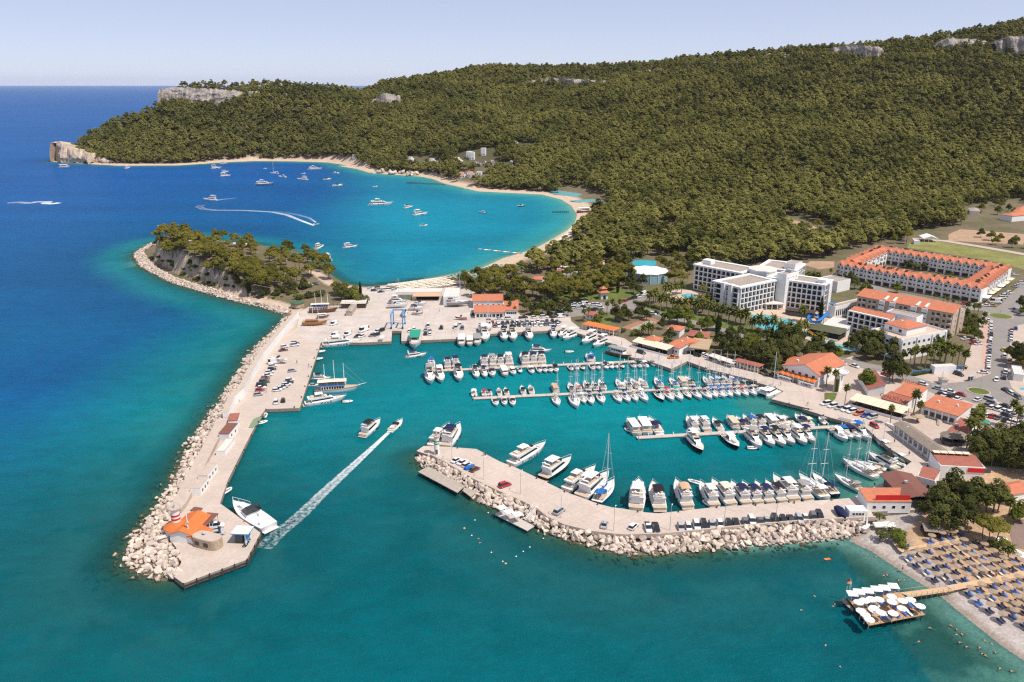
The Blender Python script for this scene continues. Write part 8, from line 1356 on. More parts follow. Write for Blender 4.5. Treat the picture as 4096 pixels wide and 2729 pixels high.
LM = {'b': lounger_mesh(BLUET), 'c': lounger_mesh(CREAMT), 'n': lounger_mesh(CM['navy']), 'w': lounger_mesh(CM['white'])}; LEGM = MB().box(-.8, 0, 0, .06, .5, .28).mesh('leg', STEEL); LEGM2 = MB().box(.6, 0, 0, .06, .5, .28).mesh('leg', STEEL)
def lounger(k, p, rz, label, group):
 t = thing('sun_lounger', label, 'sun lounger', p, rz, group); ob('frame', LM[k][0], t); ob('mattress', LM[k][1], t); ob('backrest', LM[k][2], t); ob('leg', LEGM, t); ob('leg', LEGM2, t); return t
rh_ = hd(15, (740, 970), (820, 1040)) + math.pi
SH = [(235, 435), (235, 610), (390, 580), (620, 360), (800, 310), (975, 290), (1150, 240), (600, 540), (550, 690), (380, 730), (540, 840), (820, 510), (770, 655), (720, 800), (890, 780), (700, 970), (870, 935), (1000, 480), (965, 620), (1060, 880), (1030, 1045), (1140, 580), (1100, 740), (1275, 840), (1220, 1010), (1180, 430), (1310, 690), (1460, 950), (1410, 390), (1340, 550), (1480, 810), (1640, 930), (1530, 505), (1510, 660), (1670, 780), (1850, 890), (1690, 620), (1860, 745), (2040, 850), (2220, 810), (1290, 1230), (1480, 1190), (1700, 1150), (1890, 1130), (2110, 1075), (1450, 1380), (1670, 1320), (1870, 1285), (2080, 1240), (2280, 1200), (1640, 1520), (1850, 1460), (2080, 1420), (2270, 1370), (2290, 1040), (2100, 690), (1840, 1680), (2040, 1640), (2260, 1600), (2240, 1800), (2060, 1540), (2270, 1500), (2420, 1420), (2420, 1650), (2430, 1250), (2430, 1080), (2430, 850), (2420, 700)]
for i, (x, y) in enumerate(SH):
 g0 = P(15, x, y, 1.5); q = Vector((g0.x + 1.15, g0.y - .66, 1.5)); q.z = gz(q.x, q.y); umb('straw', q, 'straw parasol on the sand beach', 'straw parasols of the sand beach')
 for j in range(2):
  k = rnd.choice('bcnn' if j else 'bnnb'); o = Vector((math.cos(rh_ + math.pi / 2), math.sin(rh_ + math.pi / 2), 0)) * (.62 * (1 if j else -1)) + Vector((-math.cos(rh_), -math.sin(rh_), 0)) * (.5 + .4 * j); w = q + o + Vector((-.45, .2, 0)); w.z = q.z  # mostly navy mattresses, their dark colour standing in for deep parasol shade
  lounger(k, w, rh_ + rnd.uniform(-.12, .12), {'b': 'blue', 'c': 'cream', 'n': 'navy', 'w': 'white'}[k] + ' sun lounger under the straw parasols', 'loungers of the sand beach')
BW = M('boardwalk_timber', (.58, .40, .24), .85, .15, .8, scale2=5, bump=.01, bscale=6)
strip('boardwalk', PL(15, [(60, 380), (200, 540), (240, 560)], 1.5), 1.2, BW, 1.56); strip('boardwalk', PL(15, [(190, 525), (700, 440), (1230, 335)], 1.5), 1.3, BW, 1.56); strip('boardwalk', PL(15, [(1020, 405), (1420, 680), (1820, 950)], 1.5), .9, BW, 1.57); strip('boardwalk', PL(15, [(1040, 1195), (1600, 1090), (2000, 1000), (2450, 905)], 1.5), 2.2, BW, 1.58)
# bathing platform
DZ = 1.6
t = thing('bathing_platform', 'timber bathing platform on stilts packed with white parasols', 'platform', P(16, 1100, 980, DZ)); o0 = t.location
dk = [Vector(p) - o0 for p in PL(16, [(290, 760), (1440, 605), (2030, 1112), (760, 1358)], DZ)]; nb = 24
for i in range(nb):
 a, b2 = dk[0].lerp(dk[3], (i + .03) / nb), dk[1].lerp(dk[2], (i + .03) / nb); c2_, d2_ = dk[1].lerp(dk[2], (i + .97) / nb), dk[0].lerp(dk[3], (i + .97) / nb); T = [a, b2, c2_, d2_]
 MB().add([tuple(v) for v in T] + [(v.x, v.y, v.z - .14) for v in T], [(0, 3, 2, 1) if False else (0, 1, 2, 3), (4, 7, 6, 5), (0, 4, 5, 1), (1, 5, 6, 2), (2, 6, 7, 3), (3, 7, 4, 0)]).obj('plank', WOOD, t)
lw = [Vector(p) - o0 for p in PL(16, [(115, 770), (215, 755), (420, 985), (400, 1040)], .9)]; MB().prism([tuple(v) for v in lw], lw[0].z - .15, lw[0].z).obj('lower_landing', M('grey_deck', (.33, .27, .24), .9, .15, 1), t)
for fx in (0.04, .28, .52, .76, .96):
 for fy in (.06, .5, .94): q = dk[0].lerp(dk[3], fy).lerp(dk[1].lerp(dk[2], fy), fx); MB().tube((q.x, q.y, -4 - DZ), (q.x, q.y, -.1), .12, n=6).obj('stilt', DARKW, t)
m = MB(); E_ = [dk[0], dk[3], dk[2]]
for a, b2 in zip(E_, E_[1:]):
 n = int((b2 - a).length / 1.5)
 for i in range(n + 1): q = a.lerp(b2, i / n); MB().tube(q, q + Vector((0, 0, .9)), .04, n=4).obj('rail_post', WOOD, t)
br = thing('footbridge', 'timber footbridge from beach to bathing platform', 'footbridge', P(15, 600, 1240, DZ)); o1 = br.location; e0, e1 = P(16, 1440, 620, DZ + .02), P(16, 1700, 720, DZ + .02); f0, f1 = P(15, 960, 1165, DZ + .02), P(15, 1110, 1235, DZ + .02); nb = 22
for i in range(nb):
 a, b2, c2_, d2_ = [v - o1 for v in (e0.lerp(f0, (i + .03) / nb), e1.lerp(f1, (i + .03) / nb), e1.lerp(f1, (i + .97) / nb), e0.lerp(f0, (i + .97) / nb))]; T = [a, b2, c2_, d2_]; MB().add([tuple(v) for v in T] + [(v.x, v.y, v.z - .12) for v in T], [(0, 1, 2, 3), (4, 7, 6, 5), (0, 4, 5, 1), (1, 5, 6, 2), (2, 6, 7, 3), (3, 7, 4, 0)]).obj('plank', BW, br)
for i in range(9):
 for A_, B_ in ((e0, f0), (e1, f1)): q = A_.lerp(B_, i / 8) - o1; MB().tube((q.x, q.y, -3), (q.x, q.y, 1.0), .05, n=5).obj('post', WOOD, br)
for A_, B_ in ((e0, f0), (e1, f1)): MB().tube(A_ - o1 + Vector((0, 0, .95)), B_ - o1 + Vector((0, 0, .95)), .04, n=4).obj('handrail', WOOD, br)
for x, y in ((665, 780), (820, 750), (990, 755), (530, 820), (1270, 690), (1280, 810), (1515, 785), (1700, 760), (1915, 905), (1505, 955), (880, 950), (1030, 1050), (1305, 1065), (585, 1010), (680, 1095), (775, 1205)):
 q = P(16, x, y, DZ + 2.6); umb('white', Vector((q.x, q.y, DZ)), 'round white parasol on the bathing platform', 'round parasols of the bathing platform', rnd.uniform(0, 1))
rs = hd(16, (440, 535), (640, 500))
for i, (x, y) in enumerate(((390, 620), (540, 580), (740, 555), (935, 515), (1115, 490), (1315, 450))): q = P(16, x, y, DZ + 2.7); umb('sq', Vector((q.x, q.y, DZ)), 'square white parasol on the seaward edge of the bathing platform', 'square parasols of the bathing platform', rs - .35)
rl = hd(16, (880, 620), (960, 690))
for x, y in ((370, 730), (440, 715), (560, 705), (620, 690), (690, 670), (770, 640), (890, 640), (1010, 625), (1100, 610), (1190, 600), (1280, 565), (1370, 545), (690, 920), (760, 880), (930, 920), (1040, 890), (1170, 860), (1240, 890), (1340, 980), (1690, 930), (1760, 900), (1560, 1110), (1670, 1110), (1690, 1050), (1060, 1210), (1180, 1200), (1230, 1170), (1390, 1160), (1860, 1020), (800, 1060)):
 k = rnd.choice('bbbwwn'); lounger(k, P(16, x, y, DZ + .02), rl + math.pi, {'b': 'blue', 'w': 'white', 'n': 'navy'}[k] + ' sun lounger on the bathing platform', 'loungers of the bathing platform')
for x, y, h in ((300, 690, 5.0), (325, 690, 4.2), (235, 740, 3.4)):
 f = thing('flagpole', {5.0: 'flagpole with a dark red flag on the bathing platform', 4.2: 'flagpole with an orange pennant on the bathing platform', 3.4: 'bare short flagpole on the bathing platform'}[h], 'flagpole', P(16, x, y, DZ)); MB().tube((0, 0, 0), (0, 0, h), .05, n=6).obj('pole', WHITE, f)
 if h > 4: MB().box(-.5, 0, h - .7, 1.0, .03, .6).obj('flag', CM['maroon'] if h == 5 else CM['orange'], f)
# timber decks on the rock side of the near pier
for lb, pl, z, mt in (('long grey plank deck on stilts over the rocks', [(170, 440), (265, 388), (610, 575), (540, 638)], 1.5, M('weathered_planks', (.40, .34, .29), .9, .2, .8)), ('short plank deck beside the long stilt deck', [(585, 615), (640, 588), (722, 635), (668, 678)], 1.3, M('weathered_planks', (.40, .34, .29))), ('concrete bathing landing with three white sunshades', [(885, 838), (965, 795), (1272, 955), (1205, 1000)], .8, M('landing_concrete', (.50, .45, .40), .9, .25, 1.2))):
 W = PL(8, pl, z); t = thing('deck' if 'plank' in lb else 'landing', lb, 'deck', W[0]); L0 = (W[3] - W[0]).length; n = 14 if 'long' in lb else (5 if 'plank' in lb else 1)
 for i in range(n):
  T = [W[0].lerp(W[3], (i + .02) / n), W[1].lerp(W[2], (i + .02) / n), W[1].lerp(W[2], (i + .98) / n), W[0].lerp(W[3], (i + .98) / n)]; T = [v - W[0] for v in T]; MB().add([tuple(v) for v in T] + [(v.x, v.y, v.z - .25) for v in T], [(0, 1, 2, 3), (4, 7, 6, 5), (0, 4, 5, 1), (1, 5, 6, 2), (2, 6, 7, 3), (3, 7, 4, 0)]).obj('deck_board', mt, t)
 for i in range(6): q = W[0].lerp(W[3], i / 5) - W[0]; MB().tube((q.x, q.y, -4), (q.x, q.y, -.2), .14, n=6).obj('stilt', DARKW, t)
for i, (x, y) in enumerate(((960, 780), (1025, 820), (1105, 845))): q = P(8, x, y, 3.2); umb('sq', Vector((q.x, q.y, .8)), 'square white sunshade on the concrete bathing landing', 'sunshades of the bathing landing', .5, 1.05)
a, b2 = P(8, 1195, 880, .9), P(8, 1285, 765, 2.9); t = thing('staircase', 'white steel staircase from pier down to the bathing landing', 'staircase', a, math.atan2((b2 - a).y, (b2 - a).x)); L_ = Vector((b2.x - a.x, b2.y - a.y, 0)).length
for i in range(12): MB().box(L_ * (i + .5) / 12, 0, 2.0 * (i + .5) / 12, .32, 1.3, .06).obj('tread', WHITE, t)
for s in (-.7, .7): MB().tube((0, s, 0), (L_, s, 2.0), .06, n=4).obj('stringer', WHITE, t); MB().tube((0, s, 1.0), (L_, s, 3.0), .04, n=4).obj('handrail', WHITE, t)
t = thing('boat_cover', 'small boat under a bright blue tarpaulin by the green lighthouse', 'boat', P(8, 655, 408, NT), hd(8, (630, 420), (690, 395))); MB().loft([[(x, -w, 0), (x, -w * .8, h * .7), (x, 0, h), (x, w * .8, h * .7), (x, w, 0)] for x, w, h in ((-2.0, .7, .9), (-1, 1.0, 1.3), (.5, 1.0, 1.2), (1.6, .6, 1.0), (2.2, .15, .8))]).obj('tarpaulin', CM['blue'], t)
t = thing('covered_boat', 'motorboat on a trailer under a navy cover by the container hut', 'boat', P(9, 2060, 775, NT), hd(9, (2030, 720), (2095, 800))); MB().loft([[(x, -w, .8), (x, -w * .9, h * .8), (x, 0, h), (x, w * .9, h * .8), (x, w, .8)] for x, w, h in ((-3, 1.0, 1.8), (-1.5, 1.2, 2.3), (.5, 1.1, 2.2), (2.2, .7, 1.7), (3.2, .1, 1.4))]).obj('cover', CM['navy'], t); [MB().tube((x, -.9, .35), (x, .9, .35), .35, n=8).obj('trailer_wheel', BLACK, t) for x in (-.8, .2)]; MB().box(.2, 0, .5, 6, 1.2, .15).obj('trailer', STEEL, t)
# bay jetties and bay umbrellas
def jetty(c, a, b2, w, z, mat, label, n):
 A_, B_ = P(c, *a, z), P(c, *b2, z); d = B_ - A_; L_ = d.length; t = thing('jetty', label, 'jetty', A_, math.atan2(d.y, d.x)); s = L_ / n
 for i in range(n): MB().box((i + .5) * s, 0, -.25, s * .94, w, .3).obj('section', mat if not isinstance(mat, list) else mat[i % len(mat)], t)
 if z > .7: [MB().tube((i * s, y, -4), (i * s, y, .8), .13, n=5).obj('pile', DARKW, t) for i in range(n + 1) for y in (-w / 2, w / 2)]
jetty(2, (640, 645), (940, 660), 3, 1.3, DARKW, 'dark timber jetty running out from the restaurant beach', 14); jetty(2, (1785, 876), (1912, 876), 2.5, .9, DARKW, 'short dark timber jetty at the eastern end of the bay', 8); jetty(2, (1202, 1168), (1550, 1205), 2.4, .35, [CM['orange'], M('float_blue', (.06, .3, .6), .5, .1, 1), CM['white']], 'blue and orange floating jetty of the water sports beach', 14)
for lb, k, a, b2, nr, nc, grp in (('cream square umbrella in the ranks of the bay beach', 'whites', (480, 1462), (905, 1408), 6, 15, 'cream umbrellas of the bay beach'), ('dark green umbrella in the ranks of the bay beach', 'green', (925, 1405), (1330, 1303), 6, 15, 'green umbrellas of the bay beach')):
 A_, B_ = P(2, *a, 1.5), P(2, *b2, 1.5); d = (B_ - A_).normalized(); n_ = Vector((d.y, -d.x, 0)); L_ = (B_ - A_).length
 for r in range(nr):
  for c_ in range(nc):
   q = A_ + d * (L_ * (c_ + .5) / nc + r * 1.2) + n_ * (r * 3.7 + 3.0) + Vector((rnd.uniform(-.4, .4), rnd.uniform(-.4, .4), 0)); q.z = gz(q.x, q.y); umb(k, q, lb, grp, rnd.uniform(-.2, .2), .88)
W, L_ = resample(PL(2, [(1775, 1120), (1860, 1060), (1935, 1000), (2000, 960), (2040, 935)], 1.5), 34)
for i, q in enumerate(W):
 for j in range(2): p = q + Vector((rnd.uniform(-1, 1) + j * 4 + 5, rnd.uniform(-2, 2) - j * 2, 0)); p.z = gz(p.x, p.y); umb('whites', p, 'pale umbrella along the curving eastern bay beach', 'umbrellas of the eastern bay beach', rnd.uniform(0, 1), 1.1)
# people
def figure(joints, edges, radii):
 me = bpy.data.meshes.new('person'); me.from_pydata(joints, edges, []); o = bpy.data.objects.new('tmp', me); COL.objects.link(o); md = o.modifiers.new('s', 'SKIN'); me.skin_vertices or None
 for v, r in zip(me.skin_vertices[0].data, radii): v.radius = (r, r)
 me.skin_vertices[0].data[0].use_root = True; m2 = o.modifiers.new('u', 'SUBSURF'); m2.levels = 1; m2.render_levels = 1
 dg = bpy.context.evaluated_depsgraph_get(); r = bpy.data.meshes.new_from_object(o.evaluated_get(dg)); bpy.data.objects.remove(o); r.materials.clear(); r.materials.append(SKIN); r.polygons.foreach_set('use_smooth', [True] * len(r.polygons)); return r
JS = [(0, 0, .95), (0, 0, 1.2), (0, 0, 1.42), (0, 0, 1.52), (0, .02, 1.66), (.20, 0, 1.42), (.27, .05, 1.15), (.28, .12, .92), (-.20, 0, 1.42), (-.27, -.03, 1.15), (-.28, .05, .92), (.10, .02, .9), (.12, .14, .5), (.12, .08, .06), (.12, .2, .03), (-.10, 0, .9), (-.12, -.06, .5), (-.12, -.2, .08), (-.12, -.08, .03)]
ED = [(0, 1), (1, 2), (2, 3), (3, 4), (2, 5), (5, 6), (6, 7), (2, 8), (8, 9), (9, 10), (0, 11), (11, 12), (12, 13), (13, 14), (0, 15), (15, 16), (16, 17), (17, 18)]; RD = [.14, .13, .14, .06, .11, .07, .05, .04, .07, .05, .04, .10, .07, .045, .035, .10, .07, .045, .035]
WALK = figure(JS, ED, RD)
JW = [(0, 0, 0.02), (.25, 0, .05), (.45, 0, .08), (.55, 0, .12), (.70, 0, .2), (.45, .2, .05), (.6, .45, .0), (.85, .5, -.02), (.45, -.2, .05), (.2, -.5, .0), (.0, -.55, -.05), (-.05, .1, 0), (-.45, .14, -.05), (-.85, .12, -.08), (-1.0, .12, -.1), (-.05, -.1, 0), (-.45, -.14, -.08), (-.85, -.14, -.05), (-1.0, -.14, -.05)]
SWIM = figure(JW, ED, RD)
def dress(h0, h1, r0, r1, mat, nm): return MB().lathe([(r0, h0), (r1, h1)], 8).mesh(nm, mat)
HAIR = MB().lathe([(.06, 1.62), (.125, 1.66), (.12, 1.74), (.03, 1.79)], 8).mesh('hair', M('dark_hair', (.03, .02, .015), .7, .1, 3)); TOPS = {k: dress(1.0, 1.45, .165, .19, CM[k], 'shirt') for k in ('blue', 'red', 'white', 'teal', 'grey', 'black')}; SHO = {k: dress(.62, 1.0, .19, .165, CM[k], 'shorts') for k in ('navy', 'black', 'beige', 'blue')}
def person(p, rz, top, bot, label, group):
 t = thing('person', label, 'person', p, rz, group); ob('body', WALK, t); ob('hair', HAIR, t)
 if top: ob('shirt', TOPS[top], t)
 ob('shorts', SHO[bot], t); return t
for c, x, y, z, top, bot, lb in ((13, 1480, 1030, 1.85, 'teal', 'black', 'person in teal shirt walking along the harbour corner quay'), (13, 1365, 1015, 1.85, 'blue', 'navy', 'person in blue shirt standing by the harbour corner'), (13, 1880, 960, 1.6, 'blue', 'black', 'person in blue on the stepped lane'), (13, 1900, 962, 1.6, 'black', 'black', 'person in black beside the one in blue on the lane'), (13, 1845, 1035, 1.6, 'black', 'navy', 'person in dark clothes crossing the striped plaza'), (13, 495, 585, 1.85, 'red', 'beige', 'person in red shirt on the quay before the grass corner'), (20, 680, 480, 1.85, 'red', 'black', 'person in red shirt on the arcade quay'), (15, 1840, 1000, 1.6, None, 'black', 'bather on the boardwalk in black shorts'), (15, 2085, 945, 1.6, None, 'blue', 'bather on the boardwalk in blue shorts'), (15, 210, 890, .4, None, 'navy', 'bather standing at the pebble shoreline'), (8, 790, 290, 2.02, 'red', 'navy', 'person in red shirt on the curved pier edge'), (25, 22, 190, 1.85, 'white', 'beige', 'person in white shirt walking on the pergola quay'), (3, 2060, 1190, 1.85, 'red', 'black', 'person in red shirt on the wide quay'), (3, 2185, 1225, 1.85, 'blue', 'navy', 'person in blue shirt at the wide quay edge'), (3, 1740, 1490, 1.85, 'white', 'beige', 'person in pale clothes near the red parked car'), (5, 1195, 250, 1.85, 'white', 'navy', 'person in white shirt crossing the boatyard'), (7, 1760, 410, 1.85, 'red', 'beige', 'person in red shirt by the catamaran')): person(P(c, x, y, z), rnd.uniform(0, 6.28), top, bot, lb, 'people on the quays')
for c, x, y in [(10, a, b_) for a, b_ in ((105, 993), (15, 1082), (215, 1055), (240, 1040), (170, 1325), (270, 1460), (560, 850), (590, 850), (450, 710), (515, 720), (885, 1205), (795, 1297), (1025, 1192), (1058, 1210), (1050, 1250), (1095, 1250), (1085, 1300), (1130, 1330), (1210, 1340), (1250, 1295), (1300, 1318), (1320, 1365), (1240, 1380), (1260, 1395), (1345, 1480), (1435, 1495), (665, 885), (700, 882))] + [(8, 730, 1075), (8, 760, 1110)]:
 t = thing('swimmer', 'swimmer in the teal water off the umbrella beach', 'person', P(c, x, y, -.10), rnd.uniform(0, 6.28), 'swimmers off the umbrella beach'); ob('body', SWIM, t); h = ob('hair', HAIR, t, (.70, 0, -1.46))
by = MB().lathe([(.05, -.2), (.22, -.08), (.22, .1), (.06, .25)], 8).mesh('buoy', CM['white']); byo = MB().lathe([(.05, -.25), (.35, -.1), (.35, .12), (.06, .35)], 8).mesh('buoy', CM['orange'])
for x, y in ((705, 898), (675, 1042), (860, 1202), (967, 1287), (1093, 1240), (1222, 1152), (1160, 1193), (1350, 1070), (830, 828)): tag(ob('buoy', by, None, P(8, x, y, 0)), 'small white buoy of the bathing line off the landing', 'buoy', 'white buoys of the bathing line')
for x, y in ((605, 975), (995, 1307)): tag(ob('buoy', byo, None, P(8, x, y, 0)), 'larger orange corner buoy of the bathing line', 'buoy', 'orange buoys of the bathing line')
t = thing('air_mattress', 'orange air mattress drifting off the rock breakwater', 'air mattress', P(10, 185, 740, .05), .2); [MB().box(0, y, 0, 1.8, .2, .16).obj('chamber', CM['orange'] if k % 2 else CM['red'], t) for k, y in enumerate((-.33, -.11, .11, .33))]
# bollards along the quays, lamp posts
bol = MB().lathe([(.22, 0), (.18, .35), (.3, .5), (.28, .62), (.05, .68)], 8).mesh('bollard', DARKW)
for pl, z, lb in ((Q_NEAR[:16], NT, 'dark mooring bollard on the inner edge of the curved pier'), (Q_EAST, QT, 'dark mooring bollard on the restaurant quay edge'), (Q_LEFT[4:12], QT, 'dark mooring bollard on the long breakwater quay edge')):
 A, L_ = resample(pl, max(4, int(sum((b_ - a).length for a, b_ in zip(pl, pl[1:])) / 11)))
 for i, q in enumerate(A[1:-1]): d = (A[i + 2] - A[i]).normalized(); n_ = Vector((-d.y, d.x, 0)); s = 1 if sdist(np.array([[q.x + n_.x]]), np.array([[q.y + n_.y]]), pl + (Q_NEAR_OUT if z == NT else [])) [0, 0] > 0 else -1; o = tag(ob('bollard', bol, None, (q.x + n_.x * s * .6, q.y + n_.y * s * .6, z)), lb, 'bollard', 'mooring bollards')
LPM = (MB().tube((0, 0, -.2), (0, 0, 7.5), .09, .06, n=6).mesh('pole', STEEL), MB().tube((0, 0, 7.4), (1.1, 0, 7.7), .045, n=5).mesh('arm', STEEL), MB().box(1.25, 0, 7.62, .6, .25, .12).mesh('lamp_head', WHITE))
def lamp(p, rz, label, group):
 t = thing('street_lamp', label, 'street lamp', p, rz, group); ob('pole', LPM[0], t); a = ob('arm', LPM[1], t); ob('lamp_head', LPM[2], a)
for c, x, y, z in ((8, 790, 515, NT), (8, 1135, 650, NT), (8, 1515, 875, NT), (8, 2012, 1002, NT), (8, 490, 340, NT), (9, 598, 900, NT), (9, 1058, 882, NT), (9, 1500, 842, NT)): lamp(P(c, x, y, z), 1.2, 'slim grey lamp post along the curved pier', 'lamp posts of the curved pier')
for c, x, y, z in ((18, 920, 770, 1.8), (18, 300, 790, 1.56), (19, 1568, 1000, 1.8), (23, 410, 240, 1.6), (23, 515, 300, 1.6), (23, 895, 390, 1.6), (23, 1215, 400, 1.6), (17, 1080, 620, 1.6), (20, 545, 430, 1.85), (13, 1640, 430, 1.6), (20, 780, 530, 1.85)): lamp(P(c, x, y, z), .5, 'tall grey street lamp in the town behind the marina', 'lamp posts of the town')
# stacked dinghies and boards on the beach edge
for i, (x, y) in enumerate(((515, 1530), (560, 1500), (640, 1520), (500, 1500), (640, 1545), (330, 1540), (170, 1490))): q = P(20, x, y, 1.3); t = thing('sailing_dinghy', 'white sailing dinghy hull stored at the beach corner', 'dinghy', q, .1 + .3 * (i % 3), 'dinghies at the beach corner'); S_ = hull_secs(4.0, 1.5, .5, .6, .1, n=7); mk_hull(MB(), S_).obj('hull', GEL, t, True); d_ = MB(); mk_deck(d_, S_, .03); d_.obj('deck', NONSKID, t)
for x, y in ((285, 1500), (320, 1530)): t = thing('furled_sail', 'upright white dinghy sail at the beach corner', 'sail', P(20, x, y, 1.3), .8, 'dinghy sails'); MB().tube((0, 0, 0), (0, 0, 4.6), .04, n=5).obj('mast', ALU, t); MB().add([(0, .02, .5), (1.6, .02, .6), (0, .02, 4.4), (0, -.02, .5), (1.6, -.02, .6), (0, -.02, 4.4)], [(0, 1, 2), (5, 4, 3), (0, 3, 4, 1), (1, 4, 5, 2)]).obj('sailcloth', CM['white'], t)
t = thing('fishing_net', 'green fishing net spread on the long breakwater quay', 'fishing net', P(27, 470, 170, QT)); NETM = M('green_net', (.20, .26, .17), .95, .3, 2.0, scale2=6); MB().prism([tuple(p - t.location) for p in PL(27, [(415, 218), (455, 150), (500, 130), (520, 140), (485, 195), (450, 220)], QT)], 0, .06).obj('net', NETM, t)
# timber fender frame round the breakwater head
for nm, pl in (('timber fendering along the front of the breakwater head', [(615, 1447), (1080, 1272)]), ('timber fendering along the side of the breakwater head', [(1080, 1272), (1185, 1072)])):
 a, b2 = PL(4, pl, QT); d = b2 - a; L_ = d.length; t = thing('timber_fender', nm, 'fender', (a.x, a.y, 0), math.atan2(d.y, d.x)); n = int(L_ / 3)
 for i in range(n + 1): MB().box(L_ * i / n, -.25, -1.5, .25, .25, 3.6).obj('post', DARKW, t)
 for z in (.35, 1.2): MB().box(L_ / 2, -.30, z, L_, .16, .16).obj('rail', DARKW, t)
# ---------------------------------------------------------------- cliffs and outcrops
CLIFF = M('limestone_cliff', (.31, .275, .25), .95, .5, .10, scale2=.45, bump=1.2, bscale=.5, spec=.1); CLIFFT = M('pale_sea_cliff', (.48, .385, .30), .95, .25, .08, scale2=.5, bump=.8, bscale=.4, spec=.1)
def cliff(name, label, top, bot, dist, mat, depth=14, n=70, rows=16, amp=5.0, seed=1):
 """rock face between two outlines read off the photograph, standing at the given distance"""
 def at(q, d): r_ = ray(q[0] * 1.74075, q[1] * 1.74075); t_ = d / r_[1]; return Vector((r_[0] * t_, d, CAM_H + r_[2] * t_))
 bq, _ = resample([Vector((*q, 0)) for q in bot], n); bq = [q + Vector((0, mnoise.noise(Vector((q.x * .12, seed, 0))) * 7, 0)) for q in bq]; tq, _ = resample([Vector((*q, 0)) for q in top], n); tq = [q + Vector((0, mnoise.noise(Vector((q.x * .15, seed + 9, 0))) * 5, 0)) for q in tq]; dd = [Pt('F', q.x, q.y).y for q in bq[::5]]; dd = [(x if dist - 150 < x < dist + 60 else dist) - 4 for x in dd]; D = np.interp(np.arange(n), np.arange(len(dd)) * 5, dd); A = [at((q.x, q.y), D[i] + depth) for i, q in enumerate(tq)]; B_ = [at((q.x, q.y), D[i]) for i, q in enumerate(bq)]; V = []; F = []
 for j in range(rows):
  f = j / (rows - 1)
  for i in range(n):
   p = B_[i].lerp(A[i], f); e = min(1, 6 * f * (1 - f) + .25) * min(1, 8 * (i / (n - 1)) * (1 - i / (n - 1)) + .1); q = mnoise.fractal(Vector((p.x * .05, p.z * .09, seed)), 1, 2, 5) * amp * e + abs(mnoise.noise(Vector((p.x * .16, p.z * .06, seed + 5)))) * amp * .7 * e
   V.append((p.x, p.y - q - depth * .3 * math.sin(math.pi * f), p.z + mnoise.noise(Vector((p.x * .2, seed, f * 3))) * 1.2))
 k = len(V); V += [(x, y + 40, z - 6) for x, y, z in V[-n:]]
 for j in range(rows): F += [(j * n + i, j * n + i + 1, (j + 1) * n + i + 1, (j + 1) * n + i) for i in range(n - 1)]
 me = bpy.data.meshes.new(name); me.from_pydata(V, [], F); me.materials.append(mat); return tag(ob(name, me), label, 'cliff')
cliff('rock_cliff', 'grey limestone cliff band crowning the headland', [(366, 206), (400, 200), (450, 203), (500, 206), (545, 208), (560, 212)], [(363, 236), (400, 234), (430, 238), (460, 246), (500, 246), (548, 228)], 1535, CLIFF, seed=3)
cliff('rock_cliff', 'small grey rock face beside the headland cliff', [(562, 210), (580, 209), (597, 212)], [(562, 226), (580, 227), (597, 222)], 1545, CLIFF, 8, 30, 8, 3, 5)
cliff('sea_cliff', 'pale stratified sea cliff at the tip of the headland', [(117, 326), (135, 326), (160, 338), (200, 350), (240, 358), (262, 366)], [(116, 372), (140, 374), (170, 374), (200, 374), (240, 374), (262, 373)], 1392, CLIFFT, 12, 60, 12, 4, 7)
cliff('rock_cliff', 'grey crag above the middle of the bay slope', [(855, 232), (880, 214), (920, 220)], [(852, 246), (885, 252), (922, 244)], 1585, CLIFF, 10, 30, 9, 3, 9)
cliff('rock_cliff', 'pale rock band high on the far ridge', [(1900, 112), (1960, 103), (2020, 108), (2040, 118)], [(1905, 126), (1960, 134), (2020, 136), (2040, 128)], 1520, CLIFF, 10, 50, 9, 4, 11)
cliff('rock_cliff', 'blue-grey rock wall under the highest ridge', [(2145, 106), (2180, 88), (2240, 90), (2280, 98)], [(2148, 116), (2180, 116), (2240, 106), (2280, 106)], 1470, CLIFF, 10, 50, 9, 4, 13)
cliff('rock_cliff', 'blue-grey rock wall at the end of the highest ridge', [(2285, 100), (2320, 84), (2375, 82)], [(2290, 122), (2320, 126), (2375, 132)], 1465, CLIFF, 10, 40, 9, 4, 15)
cliff('rock_cliff', 'long broken rock ledge below the middle ridge', [(1200, 190), (1260, 178), (1330, 182), (1400, 186)], [(1202, 202), (1260, 192), (1330, 206), (1400, 194)], 1690, CLIFF, 8, 60, 8, 4, 17)
rk = random.Random(3); RV = [([v.co.copy() for v in me.vertices], [tuple(p.vertices) for p in me.polygons]) for me in ROCKS]
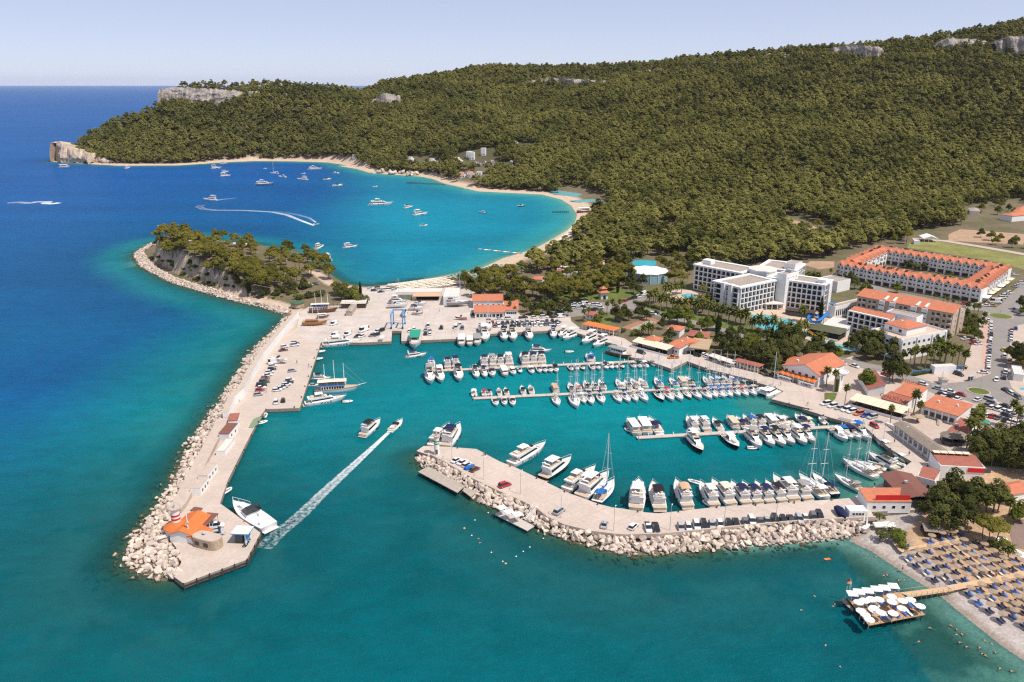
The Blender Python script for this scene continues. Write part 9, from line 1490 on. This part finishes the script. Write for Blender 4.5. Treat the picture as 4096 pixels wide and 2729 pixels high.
def crags(label, items, mat=CLIFF):
 for x, y, n, w, h in items:
  p = Pt('F', x, y); t = MB()
  for i in range(n):
   dx, dy, dz = rk.gauss(0, w * .4), rk.gauss(0, w * .2), 0; s = rk.uniform(1.5, 4.0); k = rk.randrange(len(RV)); z = gz(p.x + dx, p.y + dy); e = Matrix.Rotation(rk.uniform(0, 6), 3, 'Z'); t.add([e @ Vector((v.x * s * 1.3, v.y * s, v.z * s * 1.5)) + Vector((dx, dy, z - p.z + s * .8)) for v in RV[k][0]], RV[k][1])
  o = t.obj('rock_outcrop', mat); o.location = p; kind(o, 'stuff'); tag(o, label, 'rocks')
crags('pale boulders scattered along the forested ridge', [(1470, 172, 16, 25, 4), (1520, 162, 14, 30, 4), (1580, 158, 12, 30, 4), (1640, 150, 14, 40, 4), (1700, 142, 16, 40, 4), (1760, 136, 18, 40, 4), (1820, 130, 18, 40, 4), (1870, 134, 16, 30, 4), (1090, 222, 8, 14, 3), (1320, 200, 14, 24, 4), (1360, 196, 14, 24, 4), (700, 225, 6, 10, 3), (660, 222, 5, 8, 3)])
crags('pale rock outcrops low on the hillside', [(1465, 340, 8, 14, 3), (1730, 388, 10, 20, 3), (1860, 395, 8, 12, 3), (1120, 380, 8, 20, 2), (1180, 378, 8, 14, 2)]); crags('dark shore rocks of the little cove', [(870, 398, 10, 12, 1), (910, 400, 12, 16, 1), (950, 404, 10, 12, 1)], ROCKM)
# ---------------------------------------------------------------- summer haze over land and sea
hm = bpy.data.materials.new('haze'); hm.use_nodes = True; t = hm.node_tree; t.nodes.clear(); vo = t.nodes.new('ShaderNodeVolumePrincipled'); mo = t.nodes.new('ShaderNodeOutputMaterial')
vo.inputs['Color'].default_value = (.93, .96, 1.0, 1); vo.inputs['Density'].default_value = 1.5e-5; vo.inputs['Anisotropy'].default_value = .2; t.links.new(vo.outputs[0], mo.inputs['Volume'])
hb = MB().box(0, 0, -40, 92000, 92000, 420).obj('haze', hm); kind(hb, 'stuff'); scn.cycles.volume_bounces = 1
